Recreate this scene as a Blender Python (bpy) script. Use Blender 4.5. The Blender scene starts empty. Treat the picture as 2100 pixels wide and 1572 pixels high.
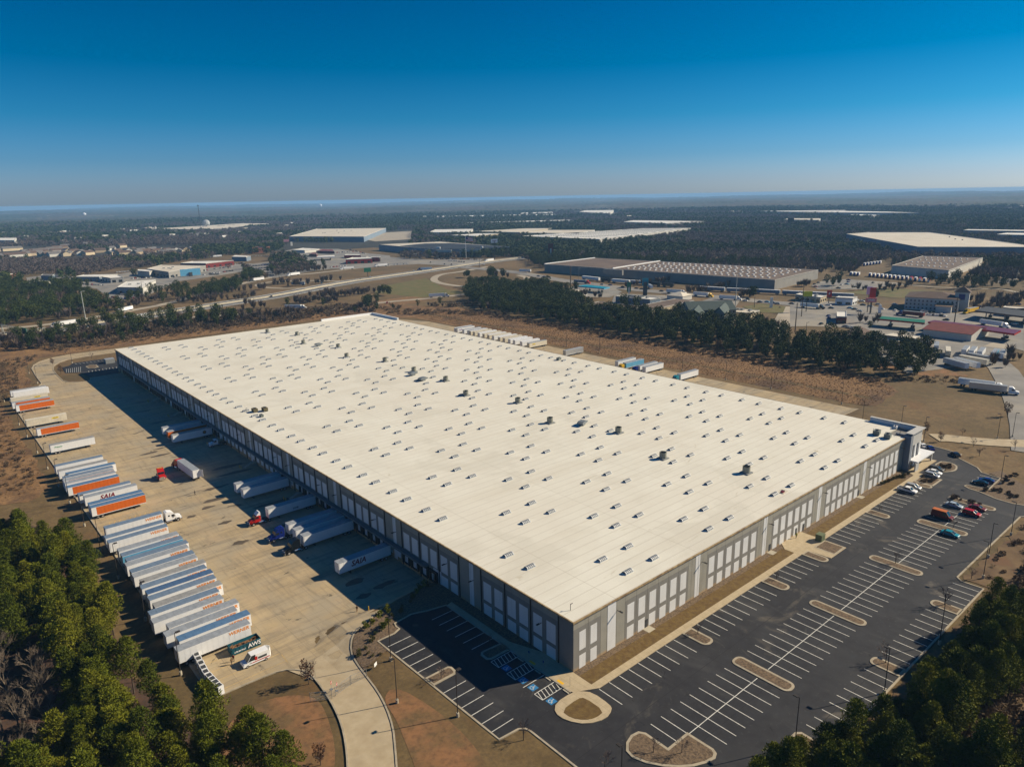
import bpy, math, random
import numpy as np
from mathutils import Vector, Matrix
sc = bpy.context.scene
COL = sc.collection
rnd = random.Random(7)
# ------------------------------------------------------------------ camera
CX, CY, CZ = -92.484, -90.244, 96.435
FPX, YAW, PITCH, ROLL = 1459.175, 0.86336, 0.25608, -0.01939
_f = Vector((math.cos(YAW)*math.cos(PITCH), math.sin(YAW)*math.cos(PITCH), -math.sin(PITCH)))
_r = Vector((math.sin(YAW), -math.cos(YAW), 0.0))
_u = _r.cross(_f)
R_ = _r*math.cos(ROLL)+_u*math.sin(ROLL)
U_ = -_r*math.sin(ROLL)+_u*math.cos(ROLL)
cam = bpy.data.cameras.new('camera'); camo = bpy.data.objects.new('camera', cam); COL.objects.link(camo)
cam.lens = FPX/2100*36; cam.sensor_width = 36; cam.clip_start = 0.5; cam.clip_end = 60000
camo.matrix_world = Matrix(((R_.x, U_.x, -_f.x, CX), (R_.y, U_.y, -_f.y, CY), (R_.z, U_.z, -_f.z, CZ), (0, 0, 0, 1)))
sc.camera = camo
# ------------------------------------------------------------------ sky, sun, exposure
SUN_EL = math.radians(31.9)
SUN_AZ = math.atan2(-0.70, 1.445)           # direction towards the sun in the xy plane
w = bpy.data.worlds.new('World'); sc.world = w; w.use_nodes = True
nt = w.node_tree; nt.nodes.clear()
def N(nt, t, **k):
    n = nt.nodes.new(t)
    for a, b in k.items(): setattr(n, a, b)
    return n
out = N(nt, 'ShaderNodeOutputWorld'); bg = N(nt, 'ShaderNodeBackground')
sky = N(nt, 'ShaderNodeTexSky', sky_type='NISHITA', sun_disc=False, sun_elevation=SUN_EL,
        sun_rotation=math.pi/2-SUN_AZ, altitude=300, air_density=1.0, dust_density=1.2, ozone_density=3.0)
# deep winter blue overhead, pale at the horizon: the same rule all the way round
tc = N(nt, 'ShaderNodeTexCoord'); sep = N(nt, 'ShaderNodeSeparateXYZ')
ramp = N(nt, 'ShaderNodeValToRGB')
el = ramp.color_ramp.elements
el[0].position = 0.0; el[0].color = (0.50, 0.66, 0.98, 1)
el[1].position = 1.0; el[1].color = (0.0, 0.20, 0.44, 1)
for p_, c_ in ((0.018, (0.38, 0.54, 0.86, 1)), (0.05, (0.20, 0.42, 0.70, 1)), (0.10, (0.055, 0.34, 0.56, 1)), (0.16, (0.0, 0.27, 0.46, 1)), (0.28, (0.0, 0.215, 0.40, 1))):
    e_ = el.new(p_); e_.color = c_
mul = N(nt, 'ShaderNodeMix', data_type='RGBA', blend_type='MULTIPLY'); mul.inputs[0].default_value = 1.0
nt.links.new(tc.outputs['Generated'], sep.inputs[0]); nt.links.new(sep.outputs['Z'], ramp.inputs[0])
nt.links.new(sky.outputs[0], mul.inputs[6]); nt.links.new(ramp.outputs[0], mul.inputs[7])
nt.links.new(mul.outputs[2], bg.inputs['Color']); bg.inputs['Strength'].default_value = 0.115
nt.links.new(bg.outputs[0], out.inputs[0])
sun = bpy.data.lights.new('sun', 'SUN'); sun.energy = 5.0; sun.angle = math.radians(0.5); sun.color = (1.0, 0.86, 0.645)
suno = bpy.data.objects.new('sun', sun); COL.objects.link(suno)
_sd = Vector((math.cos(SUN_AZ)*math.cos(SUN_EL), math.sin(SUN_AZ)*math.cos(SUN_EL), math.sin(SUN_EL)))
suno.rotation_euler = _sd.to_track_quat('Z', 'Y').to_euler(); suno.location = (100, -100, 300)
sc.view_settings.view_transform = 'Standard'; sc.view_settings.look = 'None'
sc.view_settings.exposure = 0.48; sc.view_settings.gamma = 1.0; sc.view_settings.use_curve_mapping = False
sc.cycles.use_denoising = True
sc.cycles.max_bounces = 5; sc.cycles.diffuse_bounces = 2; sc.cycles.glossy_bounces = 2
sc.cycles.transmission_bounces = 2; sc.cycles.volume_bounces = 1; sc.cycles.transparent_max_bounces = 4
sc.cycles.use_fast_gi = False
sc.cycles.sample_clamp_indirect = 4
# ------------------------------------------------------------------ helpers
def ss(t): t = min(1, max(0, t)); return t*t*(3-2*t)
def hg(x, y):
    """height of the ground: the truck courts lie 1.5 m below the slab; low relief far away"""
    k = ss((x+35)/8.5)
    ty = (1-k)*ss((y-12)/42) + k*ss((y-48.5)/4.5) if x < 90 else ss((y-38)/10)
    ty *= 1-ss((y-470)/60)
    tx = ss((x+104)/40)*(1-ss((x-238)/18))
    z = -1.5*ty*tx
    d = math.hypot(x-CX, y-CY)
    if d > 2500:
        a = (d-2500)/9000
        z += min(a, 1)*(14*math.sin(x*0.00071+1.3)*math.cos(y*0.00063)+9*math.sin((x+y)*0.0017)+6*math.sin((x-1.7*y)*0.0011+2))
    return z
def P(px, py, z=None):
    """the point of the ground (or of the level z) that the photograph shows at px, py"""
    d = _f*FPX + R_*(px-1050) - U_*(py-786)
    zz = z if z is not None else 0.0
    for _ in range(1 if z is not None else 4):
        t = (zz-CZ)/d.z; x = CX+d.x*t; y = CY+d.y*t
        if z is None: zz = hg(x, y)
    return (x, y)
def z1(x, y, z=None): return P(x/3, 380+y/3, z)
def z2(x, y, z=None): return P(500+x/3, 380+y/3, z)
def z3(x, y, z=None): return P(1000+x/3, 380+y/3, z)
def z4(x, y, z=None): return P(1500+x*.2857, 380+y*.2857, z)
class MB:
    """collects faces; build() links them as one mesh object"""
    def __init__(s): s.v = []; s.f = []; s.m = []
    def add(s, vs, fs, mi=0):
        o = len(s.v); s.v += [tuple(v) for v in vs]
        for f in fs: s.f.append(tuple(i+o for i in f)); s.m.append(mi)
        return s
    def box(s, x0, x1, y0, y1, z0, z1_, mi=0, top=None):
        s.add([(x0, y0, z0), (x1, y0, z0), (x1, y1, z0), (x0, y1, z0), (x0, y0, z1_), (x1, y0, z1_), (x1, y1, z1_), (x0, y1, z1_)],
              [(0, 3, 2, 1), (0, 1, 5, 4), (1, 2, 6, 5), (2, 3, 7, 6), (3, 0, 4, 7)], mi)
        return s.add([(x0, y0, z1_), (x1, y0, z1_), (x1, y1, z1_), (x0, y1, z1_)], [(0, 1, 2, 3)], mi if top is None else top)
    def prof(s, pts, y0, y1, mi=0, axis='y', cap=True):
        """extrude a closed (x,z) outline from y0 to y1"""
        n = len(pts)
        if axis == 'y': a = [(p[0], y0, p[1]) for p in pts]; b = [(p[0], y1, p[1]) for p in pts]
        else: a = [(y0, p[0], p[1]) for p in pts]; b = [(y1, p[0], p[1]) for p in pts]
        fs = [(i, (i+1) % n, (i+1) % n+n, i+n) for i in range(n)]
        if cap: fs += [tuple(range(n))[::-1], tuple(range(n, 2*n))]
        return s.add(a+b, fs, mi)
    def cyl(s, p, q, r0, r1=None, n=8, mi=0, cap=True):
        r1 = r0 if r1 is None else r1
        p = Vector(p); q = Vector(q); d = (q-p).normalized()
        a = d.orthogonal().normalized(); b = d.cross(a)
        vs = [p+(a*math.cos(t)+b*math.sin(t))*r0 for t in [i*2*math.pi/n for i in range(n)]]
        vs += [q+(a*math.cos(t)+b*math.sin(t))*r1 for t in [i*2*math.pi/n for i in range(n)]]
        fs = [(i, (i+1) % n, (i+1) % n+n, i+n) for i in range(n)]
        if cap: fs += [tuple(range(n))[::-1], tuple(range(n, 2*n))]
        return s.add(vs, fs, mi)
    def poly(s, pts, z0, z1_, mi=0, top=None, bottom=False):
        """vertical prism over an xy outline"""
        n = len(pts)
        if sum(pts[i][0]*pts[(i+1) % n][1]-pts[(i+1) % n][0]*pts[i][1] for i in range(n)) < 0: pts = pts[::-1]
        s.add([(p[0], p[1], z0) for p in pts]+[(p[0], p[1], z1_) for p in pts], [(i, (i+1) % n, (i+1) % n+n, i+n) for i in range(n)], mi)
        s.add([(p[0], p[1], z1_) for p in pts], [tuple(range(n))], mi if top is None else top)
        return s
    def mesh(s, name, mats):
        me = bpy.data.meshes.new(name); me.from_pydata(s.v, [], s.f)
        for m in (mats if isinstance(mats, (list, tuple)) else [mats]): me.materials.append(m)
        if any(s.m): me.polygons.foreach_set('material_index', s.m)
        me.update(); return me
    def build(s, name, mats, parent=None, loc=(0, 0, 0), rz=0):
        return obj(name, s.mesh(name, mats), parent, loc, rz)
def obj(name, me, parent=None, loc=(0, 0, 0), rz=0, scale=None):
    o = bpy.data.objects.new(name, me); COL.objects.link(o)
    o.location = loc; o.rotation_euler = (0, 0, rz)
    if scale: o.scale = scale if isinstance(scale, tuple) else (scale,)*3
    if parent: o.parent = parent
    return o
def tag(o, label=None, cat=None, group=None, kind=None):
    if label: o['label'] = label
    if cat: o['category'] = cat
    if group: o['group'] = group
    if kind: o['kind'] = kind
    return o
def thing(name, label, cat, loc=(0, 0, 0), rz=0, group=None):
    o = bpy.data.objects.new(name, None); COL.objects.link(o); o.empty_display_size = 0.2
    o.location = loc; o.rotation_euler = (0, 0, rz)
    return tag(o, label, cat, group)
KIDS = {}
def kids(o):
    return [c for c in KIDS.get(o.name, [])]
def dup(o, loc, rz, label=None, group=None, scale=None, swap=None, skip=()):
    """copy a thing with its parts and sub-parts; swap replaces a part's mesh by its base name"""
    def cp(a, par):
        b = a.copy(); COL.objects.link(b)
        if par: b.parent = par
        for ch in a.children:
            base = ch.name.split('.')[0]
            if base in skip: continue
            c = cp(ch, b)
            if swap and base in swap: c.data = swap[base]
        return b
    r = cp(o, None); r.location = loc; r.rotation_euler = (0, 0, rz)
    if scale: r.scale = (scale,)*3
    if label: r['label'] = label
    if group: r['group'] = group
    return r
# ------------------------------------------------------------------ materials
MATS = {}
def mat(name, col, rough=0.8, var=0.0, scale=1.0, col2=None, bump=0.0, metal=0.0, detail=4, spec=0.3, coord='pos', stretch=None, fac=(0.35, 0.65), extra=None, emis=None):
    """principled surface with a noise-driven second colour"""
    if name in MATS: return MATS[name]
    m = bpy.data.materials.new(name); m.use_nodes = True; t = m.node_tree
    b = t.nodes['Principled BSDF']; b.inputs['Roughness'].default_value = rough; b.inputs['Metallic'].default_value = metal
    b.inputs['Specular IOR Level'].default_value = spec
    b.inputs['Base Color'].default_value = (*col, 1)
    if var or col2 or bump:
        if coord == 'pos': co = N(t, 'ShaderNodeNewGeometry').outputs['Position']
        else: co = N(t, 'ShaderNodeTexCoord').outputs['Object']
        if stretch:
            mp = N(t, 'ShaderNodeMapping'); mp.inputs['Scale'].default_value = stretch; t.links.new(co, mp.inputs[0]); co = mp.outputs[0]
        nz = N(t, 'ShaderNodeTexNoise'); nz.inputs['Scale'].default_value = scale; nz.inputs['Detail'].default_value = detail; nz.inputs['Roughness'].default_value = 0.6
        t.links.new(co, nz.inputs['Vector'])
        if col2 is None: col2 = tuple(c*(1-var) for c in col)
        rp = N(t, 'ShaderNodeMapRange'); rp.inputs[1].default_value = fac[0]; rp.inputs[2].default_value = fac[1]
        mx = N(t, 'ShaderNodeMix', data_type='RGBA'); mx.inputs[6].default_value = (*col, 1); mx.inputs[7].default_value = (*col2, 1)
        t.links.new(nz.outputs['Fac'], rp.inputs[0]); t.links.new(rp.outputs[0], mx.inputs[0])
        last = mx.outputs[2]
        if extra: last = extra(t, co, last)
        t.links.new(last, b.inputs['Base Color'])
        if bump:
            bp = N(t, 'ShaderNodeBump'); bp.inputs['Strength'].default_value = bump; bp.inputs['Distance'].default_value = 0.3
            t.links.new(nz.outputs['Fac'], bp.inputs['Height']); t.links.new(bp.outputs[0], b.inputs['Normal'])
    MATS[name] = m; return m
def nlayer(t, co, last, scale, lo, hi, col, amount=1.0, detail=5, stretch=None, distort=0.0):
    """lay a second noise stain of another colour over last"""
    if stretch:
        mp = N(t, 'ShaderNodeMapping'); mp.inputs['Scale'].default_value = stretch; t.links.new(co, mp.inputs[0]); co = mp.outputs[0]
    nz = N(t, 'ShaderNodeTexNoise'); nz.inputs['Scale'].default_value = scale; nz.inputs['Detail'].default_value = detail; nz.inputs['Roughness'].default_value = 0.62; nz.inputs['Distortion'].default_value = distort
    t.links.new(co, nz.inputs['Vector'])
    rp = N(t, 'ShaderNodeMapRange'); rp.inputs[1].default_value = lo; rp.inputs[2].default_value = hi; rp.inputs[4].default_value = amount
    mx = N(t, 'ShaderNodeMix', data_type='RGBA'); mx.inputs[7].default_value = (*col, 1)
    t.links.new(nz.outputs['Fac'], rp.inputs[0]); t.links.new(rp.outputs[0], mx.inputs[0]); t.links.new(last, mx.inputs[6])
    return mx.outputs[2]
def joints(t, co, last, axis, pitch, width, col, amount=0.5, offset=0.0):
    """thin lines across one axis every pitch metres"""
    sp = N(t, 'ShaderNodeSeparateXYZ'); t.links.new(co, sp.inputs[0])
    a = N(t, 'ShaderNodeMath', operation='ADD'); a.inputs[1].default_value = offset+1000*pitch; t.links.new(sp.outputs[axis], a.inputs[0])
    md = N(t, 'ShaderNodeMath', operation='MODULO'); md.inputs[1].default_value = pitch; t.links.new(a.outputs[0], md.inputs[0])
    lt = N(t, 'ShaderNodeMath', operation='LESS_THAN'); lt.inputs[1].default_value = width; t.links.new(md.outputs[0], lt.inputs[0])
    ml = N(t, 'ShaderNodeMath', operation='MULTIPLY'); ml.inputs[1].default_value = amount; t.links.new(lt.outputs[0], ml.inputs[0])
    mx = N(t, 'ShaderNodeMix', data_type='RGBA'); mx.inputs[7].default_value = (*col, 1)
    t.links.new(ml.outputs[0], mx.inputs[0]); t.links.new(last, mx.inputs[6])
    return mx.outputs[2]
def bricky(t, co, last, pitch, amount, rot=0.0):
    """slab-to-slab tone differences: one random value per cell"""
    sc_ = N(t, 'ShaderNodeVectorMath', operation='DIVIDE'); sc_.inputs[1].default_value = pitch; t.links.new(co, sc_.inputs[0])
    fl = N(t, 'ShaderNodeVectorMath', operation='FLOOR'); t.links.new(sc_.outputs[0], fl.inputs[0])
    wn = N(t, 'ShaderNodeTexWhiteNoise'); t.links.new(fl.outputs[0], wn.inputs[0])
    mr = N(t, 'ShaderNodeMapRange'); mr.inputs[3].default_value = 1-amount; mr.inputs[4].default_value = 1+amount; t.links.new(wn.outputs[0], mr.inputs[0])
    mx = N(t, 'ShaderNodeVectorMath', operation='MULTIPLY'); t.links.new(last, mx.inputs[0]); t.links.new(mr.outputs[0], mx.inputs[1])
    return mx.outputs[0]
def flat(name, col, rough=0.6, **k): return mat(name, col, rough, **k)
white = flat('white_paint', (0.76, 0.76, 0.75), 0.45, var=0.06, scale=0.6)
cream = flat('cream_paint', (0.66, 0.60, 0.47), 0.5, var=0.15, scale=0.6)
orange = flat('orange_paint', (0.62, 0.13, 0.012), 0.45, var=0.12, scale=0.6)
alu = flat('aluminium_roof', (0.31, 0.335, 0.36), 0.5, var=0.25, scale=0.9)
bluealu = flat('bluish_roof', (0.16, 0.22, 0.30), 0.5, var=0.2, scale=0.9)
greyalu = flat('dull_grey_roof', (0.30, 0.30, 0.29), 0.6, var=0.25, scale=0.9)
rubber = flat('rubber', (0.018, 0.018, 0.018), 0.9, var=0.3, scale=3)
rim = flat('rim_metal', (0.45, 0.45, 0.46), 0.35, metal=0.6)
chrome = flat('bright_metal', (0.6, 0.6, 0.6), 0.25, metal=0.9)
black = flat('black_steel', (0.02, 0.02, 0.022), 0.5, var=0.3, scale=2)
darkgrey = flat('dark_grey', (0.06, 0.062, 0.065), 0.6, var=0.3, scale=2)
grey = flat('grey_metal', (0.25, 0.26, 0.26), 0.55, var=0.2, scale=2)
glass = mat('dark_glass', (0.012, 0.018, 0.022), 0.08, spec=0.6)
red = flat('red_paint', (0.45, 0.015, 0.012), 0.3, var=0.1, scale=1)
dkred = flat('maroon_paint', (0.16, 0.018, 0.015), 0.35, var=0.1, scale=1)
blue = flat('dark_blue_paint', (0.008, 0.02, 0.16), 0.25, var=0.1, scale=1)
ltblue = flat('light_blue_paint', (0.12, 0.36, 0.55), 0.4, var=0.15, scale=1)
teal = flat('teal_paint', (0.01, 0.25, 0.33), 0.35, var=0.15, scale=1)
yellow = flat('yellow_paint', (0.75, 0.45, 0.02), 0.45, var=0.12, scale=1)
green = flat('green_paint', (0.02, 0.16, 0.08), 0.5, var=0.15, scale=1)
blackpaint = flat('black_paint', (0.008, 0.009, 0.01), 0.2, spec=0.5)
silver = flat('silver_paint', (0.42, 0.43, 0.44), 0.3, metal=0.4)
pole_m = flat('dark_bronze', (0.035, 0.03, 0.026), 0.6)
lightpole = flat('galvanised', (0.38, 0.39, 0.36), 0.5, var=0.15, scale=2)
concrete_l = flat('light_concrete', (0.46, 0.41, 0.31), 0.85, var=0.2, scale=0.4)
kerb_m = flat('kerb_concrete', (0.42, 0.36, 0.26), 0.85, var=0.25, scale=0.7)
paint_line = flat('line_paint', (0.74, 0.73, 0.66), 0.7, var=0.35, scale=1.3)
yellow_line = flat('yellow_line_paint', (0.62, 0.42, 0.16), 0.7, var=0.4, scale=1.3)
bark = flat('bark', (0.10, 0.075, 0.055), 0.95, var=0.4, scale=2, coord='obj')
twig = flat('bare_twigs', (0.15, 0.115, 0.10), 0.95, var=0.35, scale=0.15)
twig_p = flat('bare_twigs_pale', (0.21, 0.165, 0.12), 0.95, var=0.35, scale=0.15)
twig_r = flat('brown_leaves', (0.13, 0.062, 0.03), 0.95, var=0.4, scale=0.6)
# ------------------------------------------------------------------ ground
def _earth(t, co, l):
    l = nlayer(t, co, l, 0.012, 0.42, 0.60, (0.085, 0.062, 0.022), 0.7)
    l = nlayer(t, co, l, 0.05, 0.55, 0.72, (0.17, 0.085, 0.032), 0.7)
    l = nlayer(t, co, l, 1.1, 0.35, 0.7, (0.055, 0.040, 0.022), 0.55)
    return l
grass_m = mat('winter_grass', (0.22, 0.145, 0.062), 0.95, col2=(0.145, 0.092, 0.040), scale=0.25, bump=0.35, extra=_earth)
def _field(t, co, l):
    l = nlayer(t, co, l, 0.035, 0.5, 0.66, (0.085, 0.05, 0.03), 0.85)
    l = nlayer(t, co, l, 0.9, 0.45, 0.7, (0.05, 0.03, 0.018), 0.7)
    l = nlayer(t, co, l, 0.35, 0.58, 0.75, (0.28, 0.15, 0.06), 0.6)
    return l
field_m = mat('dry_field_grass', (0.27, 0.155, 0.065), 0.98, col2=(0.18, 0.10, 0.042), scale=0.12, bump=0.8, extra=_field)
clay_m = mat('red_clay', (0.25, 0.125, 0.055), 0.98, col2=(0.15, 0.095, 0.042), scale=0.16, bump=0.4, extra=lambda t, co, l: nlayer(t, co, l, 0.8, 0.45, 0.75, (0.07, 0.045, 0.025), 0.7), fac=(0.4, 0.62))
floor_m = mat('forest_floor', (0.10, 0.055, 0.034), 0.98, col2=(0.045, 0.03, 0.022), scale=0.4, bump=0.6)
wood_m = mat('woodland_floor', (0.040, 0.036, 0.026), 0.98, col2=(0.030, 0.028, 0.020), scale=0.01)
mulch_m = mat('pine_straw_mulch', (0.20, 0.14, 0.085), 0.98, col2=(0.085, 0.06, 0.04), scale=2.2, bump=0.5)
turf_m = mat('strip_turf', (0.155, 0.10, 0.032), 0.95, col2=(0.105, 0.062, 0.022), scale=0.8, bump=0.4)
def _yard(t, co, l):
    l = bricky(t, co, l, (5.3, 4.6, 400), 0.05)
    l = nlayer(t, co, l, 0.06, 0.42, 0.62, (0.34, 0.29, 0.205), 0.8)
    l = nlayer(t, co, l, 0.5, 0.48, 0.70, (0.20, 0.165, 0.115), 0.75, stretch=(0.13, 1.0, 1))
    l = nlayer(t, co, l, 0.9, 0.52, 0.72, (0.17, 0.14, 0.10), 0.5, stretch=(1.0, 0.12, 1))
    l = nlayer(t, co, l, 0.11, 0.56, 0.66, (0.44, 0.33, 0.20), 0.5)
    l = nlayer(t, co, l, 0.22, 0.645, 0.68, (0.08, 0.068, 0.05), 0.8, stretch=(0.5, 1, 1), distort=1.0)
    l = joints(t, co, l, 0, 5.3, 0.10, (0.17, 0.14, 0.10), 0.45)
    l = joints(t, co, l, 1, 4.6, 0.10, (0.17, 0.14, 0.10), 0.38)
    return l
yard_m = mat('yard_concrete', (0.45, 0.345, 0.20), 0.8, col2=(0.37, 0.285, 0.165), scale=0.15, extra=_yard)
def _drv(t, co, l):
    l = nlayer(t, co, l, 0.3, 0.45, 0.75, (0.30, 0.22, 0.13), 0.5)
    return nlayer(t, co, l, 0.09, 0.5, 0.7, (0.34, 0.28, 0.19), 0.6)
drive_m = mat('drive_concrete', (0.46, 0.375, 0.245), 0.8, col2=(0.40, 0.32, 0.20), scale=0.4, extra=_drv)
def _asph(t, co, l):
    l = nlayer(t, co, l, 0.06, 0.48, 0.66, (0.034, 0.034, 0.036), 0.8)
    l = nlayer(t, co, l, 0.13, 0.56, 0.74, (0.062, 0.060, 0.058), 0.6, stretch=(1, 0.4, 1), distort=0.6)
    l = nlayer(t, co, l, 0.055, 0.60, 0.70, (0.13, 0.112, 0.085), 0.6, distort=1.5)
    l = nlayer(t, co, l, 0.3, 0.66, 0.69, (0.008, 0.008, 0.01), 0.8, distort=1.0)
    l = nlayer(t, co, l, 1.2, 0.60, 0.75, (0.10, 0.098, 0.092), 0.4)
    l = joints(t, co, l, 1, 12.2, 0.16, (0.012, 0.012, 0.014), 0.7, offset=5.0)
    l = joints(t, co, l, 0, 33.3, 0.14, (0.015, 0.015, 0.017), 0.6, offset=8.0)
    return l
asph_m = mat('parking_asphalt', (0.017, 0.017, 0.020), 0.75, col2=(0.025, 0.025, 0.028), scale=0.4, extra=_asph)
road_m = mat('road_asphalt', (0.16, 0.155, 0.15), 0.85, col2=(0.12, 0.118, 0.115), scale=0.05)
lotgrey_m = mat('weathered_lot', (0.25, 0.235, 0.21), 0.85, col2=(0.17, 0.16, 0.145), scale=0.06, extra=lambda t, co, l: nlayer(t, co, l, 0.02, 0.5, 0.65, (0.33, 0.29, 0.22), 0.7))
walk_m = mat('walk_concrete', (0.47, 0.38, 0.245), 0.8, col2=(0.40, 0.32, 0.20), scale=0.7, extra=lambda t, co, l: joints(t, co, joints(t, co, l, 0, 1.6, 0.06, (0.2, 0.16, 0.1), 0.5), 1, 1.6, 0.05, (0.2, 0.16, 0.1), 0.4))
def grid_lines(lo, hi, step, far, growth, extra=()):
    a = list(np.arange(lo, hi+0.01, step)); s = step; v = hi
    while v < far: s *= growth; v += s; a.append(v)
    s = step; v = lo
    while v > -far: s *= growth; v -= s; a.append(v)
    a += list(extra); return np.array(sorted(set(round(float(q), 3) for q in a)))
xs = grid_lines(-120, 256, 4, 17500, 1.13, [-27, -25, -23, -21, -19, -17])
ys = grid_lines(-80, 540, 4, 19500, 1.13, [41, 43, 45, 46, 47, 49, 50, 51, 53, 54, 55])
vs = []; 
for y in ys:
    for x in xs:
        d = math.hypot(x-CX, y-CY); vs.append((x, y, hg(x, y)-0.12-(0 if d < 19000 else (d-19000)*0.02)))
nx = len(xs)
fs = [(j*nx+i, j*nx+i+1, (j+1)*nx+i+1, (j+1)*nx+i) for j in range(len(ys)-1) for i in range(nx-1)]
g = MB(); g.v = vs; g.f = fs; g.m = [0]*len(fs)
gm = []
for f in fs:
    x = (vs[f[0]][0]+vs[f[2]][0])/2; y = (vs[f[0]][1]+vs[f[2]][1])/2; gm.append(1 if math.hypot(x-CX, y-CY) > 1500 else 0)
g.m = gm
tag(g.build('ground', [grass_m, wood_m]), kind='structure')
import bmesh, mathutils.geometry
def sheet(name, pts, off, m, step=5.0, kind='structure', jitter=0.0, mesh_only=False):
    """a polygon laid over the ground at height off"""
    if jitter:
        q = []
        for i, p in enumerate(pts):
            a = p; b = pts[(i+1) % len(pts)]; L = math.hypot(b[0]-a[0], b[1]-a[1]); n = max(1, int(L/(jitter*3)))
            for k in range(n):
                t = k/n; q.append((a[0]+(b[0]-a[0])*t+rnd.uniform(-jitter, jitter)*(k > 0), a[1]+(b[1]-a[1])*t+rnd.uniform(-jitter, jitter)*(k > 0)))
        pts = q
    bm = bmesh.new()
    bv = [bm.verts.new((p[0], p[1], 0)) for p in pts]
    for tr in mathutils.geometry.tessellate_polygon([[Vector((p[0], p[1], 0)) for p in pts]]):
        try: bm.faces.new([bv[i] for i in tr])
        except ValueError: pass
    x0 = min(p[0] for p in pts); x1 = max(p[0] for p in pts); y0 = min(p[1] for p in pts); y1 = max(p[1] for p in pts)
    flatz = all(abs(hg(x0+(x1-x0)*a/6, y0+(y1-y0)*b/6)) < 1e-4 for a in range(7) for b in range(7))
    if not flatz:
        for ax, lo, hi in ((0, x0, x1), (1, y0, y1)):
            v = math.floor(lo/step)*step+step
            while v < hi:
                co = (v, 0, 0) if ax == 0 else (0, v, 0); no = (1, 0, 0) if ax == 0 else (0, 1, 0)
                bmesh.ops.bisect_plane(bm, geom=bm.verts[:]+bm.edges[:]+bm.faces[:], plane_co=co, plane_no=no)
                v += step
    for v in bm.verts: v.co.z = hg(v.co.x, v.co.y)+off
    for f in bm.faces:
        if f.normal.z < 0: f.normal_flip()
    bm.normal_update()
    for f in bm.faces:
        if f.normal.z < 0: f.normal_flip()
    me = bpy.data.meshes.new(name); bm.to_mesh(me); bm.free(); me.materials.append(m)
    return tag(obj(name, me), kind=kind)
def strip(pts, wd, closed=False):
    """outline of a band of width wd along a line"""
    L = []; Rr = []; n = len(pts)
    for i, p in enumerate(pts):
        a = pts[i-1] if i > 0 else p; b = pts[i+1] if i < n-1 else p
        dx = b[0]-a[0]; dy = b[1]-a[1]; l = math.hypot(dx, dy) or 1
        nx_ = -dy/l*wd/2; ny_ = dx/l*wd/2
        L.append((p[0]+nx_, p[1]+ny_)); Rr.append((p[0]-nx_, p[1]-ny_))
    return L, Rr
def band(mb, pts, wd, z, mi=0, h=0.0, sub=4.0):
    """a strip of quads (a raised bar if h) following the ground"""
    q = [pts[0]]
    for a, b in zip(pts, pts[1:]):
        L = math.hypot(b[0]-a[0], b[1]-a[1]); n = max(1, int(L/sub))
        q += [(a[0]+(b[0]-a[0])*k/n, a[1]+(b[1]-a[1])*k/n) for k in range(1, n+1)]
    L, Rr = strip(q, wd); n = len(q)
    v = [(p[0], p[1], hg(*p)+z+h) for p in L]+[(p[0], p[1], hg(*p)+z+h) for p in Rr]
    mb.add(v, [(i+1, i, n+i, n+i+1) for i in range(n-1)], mi)
    if h:
        for S, fl in ((L, 1), (Rr, 0)):
            v = [(p[0], p[1], hg(*p)+z+h) for p in S]+[(p[0], p[1], hg(*p)+z-0.1) for p in S]
            mb.add(v, [(i, i+1, n+i+1, n+i) if fl else (i+1, i, n+i, n+i+1) for i in range(n-1)], mi)
def smooth(pts, it=2, closed=False):
    for _ in range(it):
        q = [] if closed else [pts[0]]
        n = len(pts)
        for i in range(n if closed else n-1):
            a = pts[i]; b = pts[(i+1) % n]
            q += [(a[0]*.75+b[0]*.25, a[1]*.75+b[1]*.25), (a[0]*.25+b[0]*.75, a[1]*.25+b[1]*.75)]
        if not closed: q.append(pts[-1])
        pts = q
    return pts
# truck court on the left of the warehouse
driveR = smooth([(-18.2, 47.6), (-25, 45.0), (-28.0, 43.3), (-30.8, 39.0), (-31.9, 34.3), (-32.6, 28.8), (-33.4, 22.6), (-34.7, 17.1), (-36.6, 11.6), (-39, 7.0), (-42, 1.5), (-48, -7), (-58, -18)], 1)
driveL = smooth([(-66, -14), (-55.5, -3), (-50, 4.5), (-47.4, 9.2), (-45.2, 14.1), (-43.5, 18.8), (-42.2, 24.3), (-41.4, 29.5), (-40.9, 34), (-40.7, 38.2), (-41.8, 41.5), (-44.5, 44.0), (-50.3, 44.7), (-58.2, 44.8)], 1)
yard = [(0, 52.6), (-17, 48.2)]+driveR+driveL+[(-58.8, 44.8), (-58.8, 312.6), (-58.8, 355), (-45, 372), (-40.2, 384), (-39.7, 407), (-38.4, 434), (-36, 445), (-31, 455), (-22, 462.5), (-12, 465.5), (14, 464), (60, 462.5), (186, 462), (186, 450.5), (60, 450.4), (-8, 450), (-17, 447.5), (-22.5, 442), (-27, 432), (-29.2, 420), (-30, 400), (-30, 383), (-28.2, 376.5), (-24, 373), (-19.5, 371), (-17.6, 374), (-16.7, 380), (0, 380)]
sheet('truck_court', yard, 0.0, yard_m, 4)
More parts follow.
